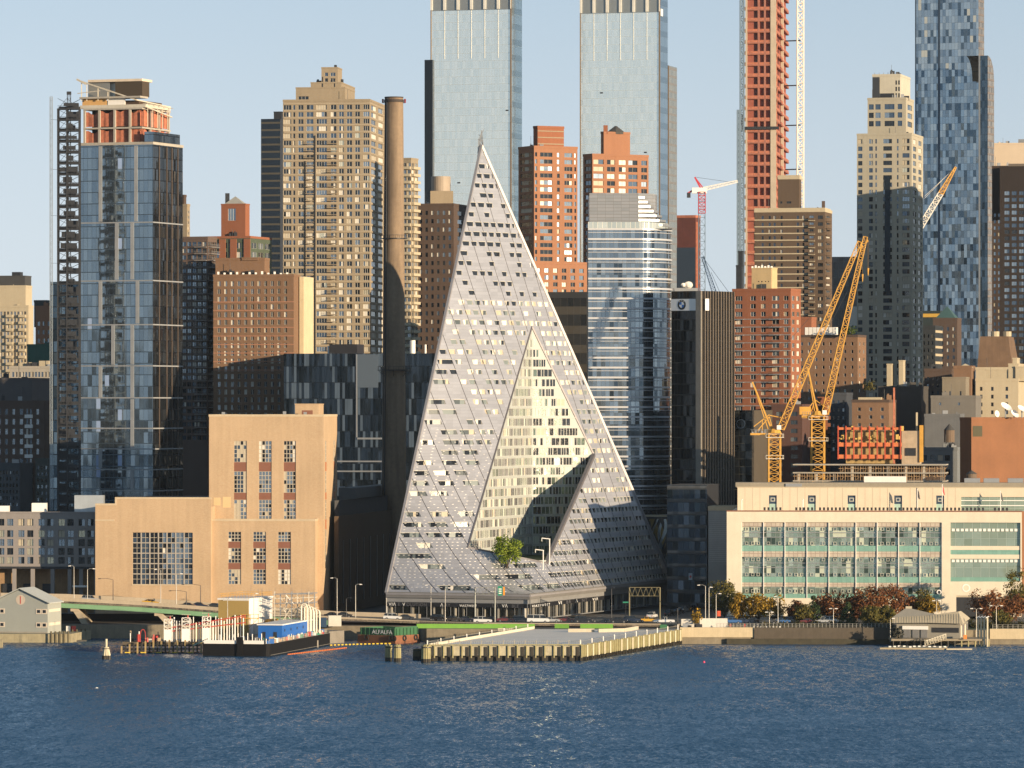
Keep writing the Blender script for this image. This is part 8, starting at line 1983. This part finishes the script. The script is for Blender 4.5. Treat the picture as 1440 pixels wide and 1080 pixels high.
t = thing("boathouse_deck", "timber deck on piles carrying the boathouse", "deck", (X(1310, 1440), 1440, 0)); mb = MB(); mb.box(X(1253, 1440)-t.location.x, X(1392, 1440)-t.location.x, -1.5, 13, 1.6, 2.19); mb.build("deck", plain("deck_wood", (.25, .21, .15), .9), t)
for i in range(15): mb = MB(); x = X(1256+i*9.6, 1439)-t.location.x; mb.bar((x, -1.2, -1), (x, -1.2, 1.59), .22, 0, 8); mb.build("pile", PILE if i > 9 else WETD, t)
t = thing("floating_dock", "low floating dock with white cleats in front of the boathouse", "dock", (X(1300, 1428), 1428, 0)); mb = MB(); mb.hexa([(X(1237, 1423)-t.location.x, -6, -.2), (X(1330, 1420)-t.location.x, -8.5, -.2), (X(1332, 1432)-t.location.x, 4, -.2), (X(1262, 1434)-t.location.x, 6, -.2), (X(1237, 1423)-t.location.x, -6, .45), (X(1330, 1420)-t.location.x, -8.5, .45), (X(1332, 1432)-t.location.x, 4, .45), (X(1262, 1434)-t.location.x, 6, .45)]); mb.build("float", plain("float_wood", (.36, .3, .2), .85), t)
for i in range(12): mb = MB(); x = X(1250+i*7, 1424)-t.location.x; y = rr.uniform(-6, 0); mb.box(x, x+.7, y, y+.5, .46, .8); mb.build("cleat", WHITEP, t)
wall_between("floating_dock", "narrow pale float right of the boathouse dock", "dock", (1331, 1419), (1367, 1419), -.2, .35, 1.6, plain("float_pale", (.5, .43, .3), .8))
t = thing("gangway", "slanted timber gangway with white railings from deck to float", "gangway", (X(1301, 1432), 1432, .45)); w = X(1331, 1432)-X(1301, 1432)
mb = MB(); mb.hexa([(0, 0, .0), (w, 1, 1.7), (w, 2.4, 1.7), (0, 1.4, .0), (0, 0, .2), (w, 1, 1.9), (w, 2.4, 1.9), (0, 1.4, .2)]); mb.build("ramp", MATS["deck_wood"], t)
mb = MB()
for y in (0, 1.4):
    mb.bar((0, y, 1.4), (w, y+1, 3.4), .09)
    for k in range(9): mb.bar((w*k/8, y+k/8, .2+1.7*k/8), (w*k/8, y+k/8, 1.4+2*k/8), .07); 
    for k in range(8): mb.bar((w*k/8, y+k/8, .2+1.7*k/8), (w*(k+1)/8, y+(k+1)/8, 1.4+2*(k+1)/8), .05)
mb.build("railing", plain("rail_cream", (.5, .46, .36), .6, streak=False), t)
for i in range(4):
    px = 1375.5+i*4.3; D = 1440-i*.8; t = thing("mooring_pole", "pale mooring pole with slanted cap, %s of four from the left beside the boathouse" % ("first", "second", "third", "fourth")[i], "pole", (X(px, D), D, 0), 0, "mooring poles by the boathouse"); h = Z(869, D); mb = MB(); mb.bar((0, 0, -1), (0, 0, h), .27, 0, 8); mb.build("pole", PILEW, t); mb = MB(); mb.bar((-.45, 0, h), (.5, 0, h+.5), .18, 0, 6); mb.build("cap", WHITEP, t)
for px, D, y0, lab in ((1252, 1444, 871, "white pole with lamp left of the boathouse"),): lamp(px, y0, D, 1.0, .5, lab, group="park lamps on the promenade")
shrub("dark shrub at the boathouse's left corner", 1262, 898, 14, 16, 1441, plain("leaf_dark", (.04, .04, .03), .9)); 
mb = MB(); mb.box(-.5, .5, -.2, .2, 0, 1.2); o = mb.build("life_ring_board", plain("board_orange", (.6, .2, .04), .6)); o.location = (X(1357, 1438), 1437.5, 2.2); tag(o, "small orange board on the boathouse deck", "board")

# ------------------------------------------------------------------ promenade, seawall, railings
wall_between("seawall", "sunlit stone seawall right of the pier", "sea wall", (956, 1452.4), (1060, 1452.6), 2.0, 4.9, .8, plain("wall_sunny", (.46, .38, .25), .9, var=.2, scale=.5)); wall_between("seawall", "stone seawall coloured dark for shade along the park shore", "sea wall", (1060.5, 1452.2), (1262, 1450.5), 1.6, 4.9, .6, plain("wall_painted_shade", (.08, .066, .05), .9, var=.3, scale=.5)); wall_between("seawall", "stone seawall at the far right behind the mooring poles", "sea wall", (1392, 1450), (1480, 1449.6), 1.6, 4.6, .6, MATS["wall_sunny"])  # sun and shade put into the wall colours, pale and dark stretches
wall_between("rubble_ledge", "dark weedy stone ledge at the foot of the park seawall", "ledge", (1022, 1451.6), (1262, 1449.8), -1, 1.59, 1.5, plain("ledge_dark", (.05, .045, .03), .95, var=.5, scale=.6))
def fence_run(label, p0, p1, z0, h, n, mat, group="promenade railings"):
    a, c = Vector((X(p0[0], p0[1]), p0[1], z0)), Vector((X(p1[0], p1[1]), p1[1], z0)); t = thing("railing", label, "railing", a, 0, group); d = c-a; mb = MB()
    for z in (.2, h*.6, h): mb.bar(V3(0, 0, z), d+V3(0, 0, z), .04)
    mb.build("rails", mat, t)
    for i in range(n+1): mb = MB(); q = d*(i/n); mb.bar(q, q+V3(0, 0, h+.08), .09); mb.build("post", mat, t)
RM = plain("rail_grey", (.33, .32, .29), .5, .3, streak=False)
fence_run("railing on the sunlit seawall right of the pier", (1008, 1453), (1060, 1453), 4.9, 1.1, 11, RM); fence_run("long railing along the shaded park seawall", (1061, 1453), (1252, 1451.4), 4.9, 1.1, 36, RM); fence_run("railing at the far right seawall", (1396, 1450.5), (1460, 1450.2), 4.6, 1.2, 9, RM)
for i in range(9): mb = MB(); mb.box(-.22, .22, -.2, .2, 0, .95); o = mb.build("bollard", WHITEP if i % 2 == 0 else BAR); o.location = (X(1060+i*4.6, 1454.5), 1454.5, 4.9-.69); tag(o, "short pale bollard on the promenade before the shaded cars", "bollard", "pale bollards on the promenade")
for x0, x1, zt, lab in ((958, 976, 7.0, "white site hoarding left of the tan shrub"), (984, 1023, 7.2, "white site hoarding right of the tan shrub")): wall_between("site_hoarding", lab, "hoarding", (x0, 1461), (x1, 1460.5), 4.21, zt, .3, plain("hoarding_white", (.62, .59, .53), .7))
for px, s, m, lab in ((965, 1.5, GREYM, "grey generator box before the white hoarding"), (969, 1.0, STEEL, "dark machine before the white hoarding"), (983, 1.3, STEEL, "dark portable cabin by the tan shrub")): mb = MB(); mb.box(-s*.7, s*.7, -.5, .5, 0, s*1.1); mb.box(-s*.5, s*.3, -.52, -.5, s*.3, s*.8); o = mb.build("equipment_box", m); o.location = (X(px, 1457), 1457, 4.22); tag(o, lab, "box")
shrub("tan shrub between two white hoardings", 979, 876, 14, 20, 1460, LY)
def person(px, D, z, shirt, label, lean=0):
    t = thing("person", label, "person", (X(px, D), D, z)); me = bpy.data.meshes.new("body"); 
    J = [(0, 0, .95), (0, 0, 1.2), (0, 0, 1.45), (0, -.02, 1.56), (0, -.03, 1.68), (-.12, 0, .9), (-.14, -.08, .5), (-.14, .02, .06), (.12, 0, .9), (.14, .1, .5), (.15, .2, .06), (-.22, 0, 1.42), (-.28, .03, 1.15), (-.27, -.1, .92), (.22, 0, 1.42), (.28, -.03, 1.15), (.27, .1, .92), (-.14, -.14, .03), (.15, .06, .03)]
    E = [(0, 1), (1, 2), (2, 3), (3, 4), (0, 5), (5, 6), (6, 7), (0, 8), (8, 9), (9, 10), (2, 11), (11, 12), (12, 13), (2, 14), (14, 15), (15, 16), (7, 17), (10, 18)]
    rad = [.15, .15, .15, .06, .11, .10, .075, .05, .10, .075, .05, .07, .05, .04, .07, .05, .04, .04, .04]
    me.from_pydata(J, E, []); o = bpy.data.objects.new("body", me); COL.objects.link(o); o.parent = t; sk = o.modifiers.new("skin", 'SKIN')
    for i, v in enumerate(me.skin_vertices[0].data): v.radius = (rad[i], rad[i])
    me.skin_vertices[0].data[0].use_root = True; o.modifiers.new("sub", 'SUBSURF').levels = 1; me.materials.append(shirt)
    mb = MB(); mb.cyl(0, .0, 1.66, 1.82, .1, 0, 10, .06); mb.build("hair", STEEL, t)
person(1027, 1456, 4.22, plain("cloth_red", (.4, .05, .03), .9), "person in dark red standing on the promenade left of the trees"); person(1047, 1456, 4.22, plain("cloth_red", (.4, .05, .03), .9), "person in red on the promenade under the orange tree"); person(1065, 1457, 4.22, plain("cloth_grey", (.15, .15, .16), .9), "person in grey walking by the first bollards")

# ------------------------------------------------------------------ trees
BARK = plain("bark", (.07, .05, .035), .95)
def tree(label, px, py_top, w_px, D, mat, kind="round", seed=0, name="park_tree", zb=4.2, n=1500, group="autumn trees along the park"):
    t = thing(name, label, "tree", (X(px, D), D, zb), 0, group); rr = random.Random(seed*91+int(px)); H = Z(py_top, D)-zb; Wd = w_px*D/F/2
    tk = MB(); h0 = H*(.13 if kind != "pine" else .05); Wd *= 1.3; tk.bar((0, 0, -.2), (0, 0, h0+.3), .22, 0, 8, .17)
    cl = []
    if kind == "pine":
        tk.bar((0, 0, h0), (0, 0, H*.95), .17, 0, 6, .03)
        for k in range(60): zz_ = h0+(H-h0)*rr.random()**1.15; r = Wd*(1-(zz_-h0)/(H-h0))**.85; a = rr.uniform(0, 6.28); cl.append((math.cos(a)*r*rr.uniform(.4, 1), math.sin(a)*r*rr.uniform(.4, 1), zz_-.3*r*.5, .55+.25*rr.random()))
    else:
        limbs = []
        for k in range(7):
            a = k*6.28/7+rr.uniform(-.3, .3); e = V3(math.cos(a)*Wd*rr.uniform(.45, .8), math.sin(a)*Wd*rr.uniform(.45, .8), H*rr.uniform(.5, .86)); s = V3(0, 0, h0); m = s.lerp(e, .5)+V3(0, 0, H*.06); tk.bar(s, m, .12, 0, 6, .08); tk.bar(m, e, .08, 0, 5, .03); limbs += [m, e, m.lerp(e, .5)]
        tk.bar((0, 0, h0), (0, 0, H*.85), .13, 0, 6, .03)
        nb = 30
        for k in range(nb):
            u = rr.uniform(-.9, 1); a = rr.uniform(0, 6.28); q = math.sqrt(1-u*u)*rr.uniform(.55, 1.0); lob = 1+.22*math.sin(3*a+seed)+.15*math.sin(5*a+2*u+seed*2)
            cl.append((math.cos(a)*q*Wd*.8*lob, math.sin(a)*q*Wd*.8*lob, h0+(H-h0)*(.5+.43*u*rr.uniform(.75, 1.05)), Wd*rr.uniform(.26, .42)))
        for l in limbs: cl.append((l.x, l.y, l.z, Wd*.22))
    tk.build("trunk", BARK, t); mb = MB(); per = max(8, n//len(cl))
    for x, y, z_, r in cl:
        for k in range(per):
            d = Vector((rr.gauss(0, 1), rr.gauss(0, 1), rr.gauss(0, .8))); d = d.normalized()*r*rr.random()**.4; c = V3(x, y, z_)+d
            s = rr.uniform(.2, .46) if kind != "pine" else rr.uniform(.16, .34); nrm = (d.normalized()+V3(rr.uniform(-.8, .8), rr.uniform(-.8, .8), rr.uniform(-.2, 1))).normalized(); a = nrm.orthogonal().normalized()*s; e = nrm.cross(a).normalized()*s*rr.uniform(.6, 1)
            if c.z > H+.15: continue
            mb.poly([c-a, c-e*.8, c+a, c+e*.8])
    mb.build("crown", mat, t)
TL = [("olive green tree at the shaded street corner", 1019, 815, 42, 1497, LO, "round"), ("yellow green tree right of the olive corner tree", 1040, 832, 30, 1490, LY, "round"), ("golden orange tree in the middle of the yellow row", 1066, 833, 36, 1488, LY, "round"), ("thin orange tree with bare twigs right of the golden one", 1093, 833, 26, 1490, LY, "thin"), ("small rust red tree left of the first conifer", 1120, 844, 28, 1484, LR, "round"), ("first dark conifer between rust trees", 1144, 838, 26, 1478, LPINE, "pine"), ("wide dark rust tree behind the second conifer", 1178, 832, 52, 1492, LR, "round"), ("second dark conifer before the dark rust tree", 1192, 847, 24, 1474, LPINE, "pine"), ("tall rust and olive tree left of the boathouse", 1223, 822, 44, 1486, LR, "round"), ("tall deep rust tree behind the boathouse's left end", 1258, 821, 44, 1490, LR, "round"), ("grey olive bushy tree by the boathouse's left corner", 1245, 852, 26, 1472, LO, "round"), ("rust tree peeping over the boathouse roof", 1286, 838, 26, 1492, LR, "round"), ("golden tree over the boathouse roof", 1305, 838, 26, 1488, LY, "round"), ("thin grey green tree behind the golden one", 1297, 824, 22, 1500, LO, "thin"), ("rust tree between the two conifers, set back", 1162, 838, 36, 1496, LR, "round"), ("dark rust tree left of the tall rust and olive tree", 1205, 836, 32, 1494, LR, "round"), ("low olive tree just right of the first rust tree", 1132, 850, 26, 1476, LO, "round"), ("low dark olive tree below the tall deep rust tree", 1226, 852, 30, 1470, LO, "round"), ("wide rust brown tree right of the boathouse", 1389, 826, 42, 1484, LR, "round"), ("rust red tree at the right edge", 1424, 836, 42, 1486, LR, "round"), ("tall olive yellow tree at the right frame edge", 1430, 796, 40, 1500, LO, "round"), ("low olive bush under the right rust tree", 1406, 858, 24, 1466, LO, "round")]
for i, (lab, px, yt, w, D, m, k) in enumerate(TL): tree(lab, px, yt, w, D, m, k, i, n=(900 if k == "thin" else 2300))
tree("bright green tree in the pyramid's courtyard", 713, 748, 36, 1520, LC, "round", 40, name="courtyard_tree", zb=18.5, n=2600, group=None)
hd = MB(); rr2 = random.Random(5)
for i in range(6500):
    px = rr2.choice((rr2.uniform(1070, 1255), rr2.uniform(1350, 1450))); c = V3(X(px, 1464), 1464+rr2.uniform(-3, 3), 4.25+abs(rr2.gauss(0, 1.0))*(.6+.5*math.sin(px*.13)**2)); s = rr2.uniform(.12, .3); a = V3(rr2.uniform(-1, 1), rr2.uniform(-1, 1), rr2.uniform(-1, 1)).normalized()*s; e = a.orthogonal().normalized()*s; hd.poly([c-a, c-e, c+a, c+e])
tag(hd.build("undergrowth", leafm("leaf_dusky", (.02, .022, .008), (.04, .04, .013), (.075, .06, .02))), "low dark shrubs along the park lawn", "undergrowth", kind="stuff")
# small things on the river
mb = MB(); mb.bar((0, 0, -.2), (0, 0, .5), .38, 0, 12, .2); o = mb.build("buoy", plain("buoy_pink", (.7, .05, .12), .5)); D = CAM_H*F/(932-HZ); o.location = (X(990, D), D, 0); tag(o, "small red buoy floating on the open water", "buoy")
D = CAM_H*F/(974-HZ)*.996; t = thing("gull", "white gull flying low over the water at left", "gull", (X(136, D), D, 1.4)); me = bpy.data.meshes.new("body"); o = bpy.data.objects.new("body", me); COL.objects.link(o); o.parent = t
J = [(-.3, 0, 0), (-.1, 0, .02), (.12, 0, .02), (.3, 0, .03), (0, -.3, .14), (-.1, -.62, .1), (0, .3, .14), (-.1, .62, .1), (.38, 0, .02)]; me.from_pydata(J, [(0, 1), (1, 2), (2, 3), (3, 8), (2, 4), (4, 5), (2, 6), (6, 7)], []); o.modifiers.new("skin", 'SKIN')
for i, v in enumerate(me.skin_vertices[0].data): r = (.05, .1, .11, .07, .06, .02, .06, .02, .02)[i]; v.radius = (r, r*.8)
me.skin_vertices[0].data[1].use_root = True; me.materials.append(WHITEP)
# ------------------------------------------------------------------ thin river haze
hz = MB(); hz.box(-9600, 9600, -9600, 30400, -4, 345)
ho = hz.build("haze", []); hm = bpy.data.materials.new("haze_air"); hm.use_nodes = True
hn = hm.node_tree; hn.nodes.remove(hn.nodes["Principled BSDF"]); pv_ = hn.nodes.new("ShaderNodeVolumePrincipled")
pv_.inputs["Color"].default_value = (.74, .88, 1, 1); pv_.inputs["Density"].default_value = .000014; pv_.inputs["Anisotropy"].default_value = .2
hn.links.new(pv_.outputs[0], hn.nodes["Material Output"].inputs["Volume"]); ho.data.materials.append(hm); tag(ho, "thin pale river haze over the whole city", "haze", kind="stuff")
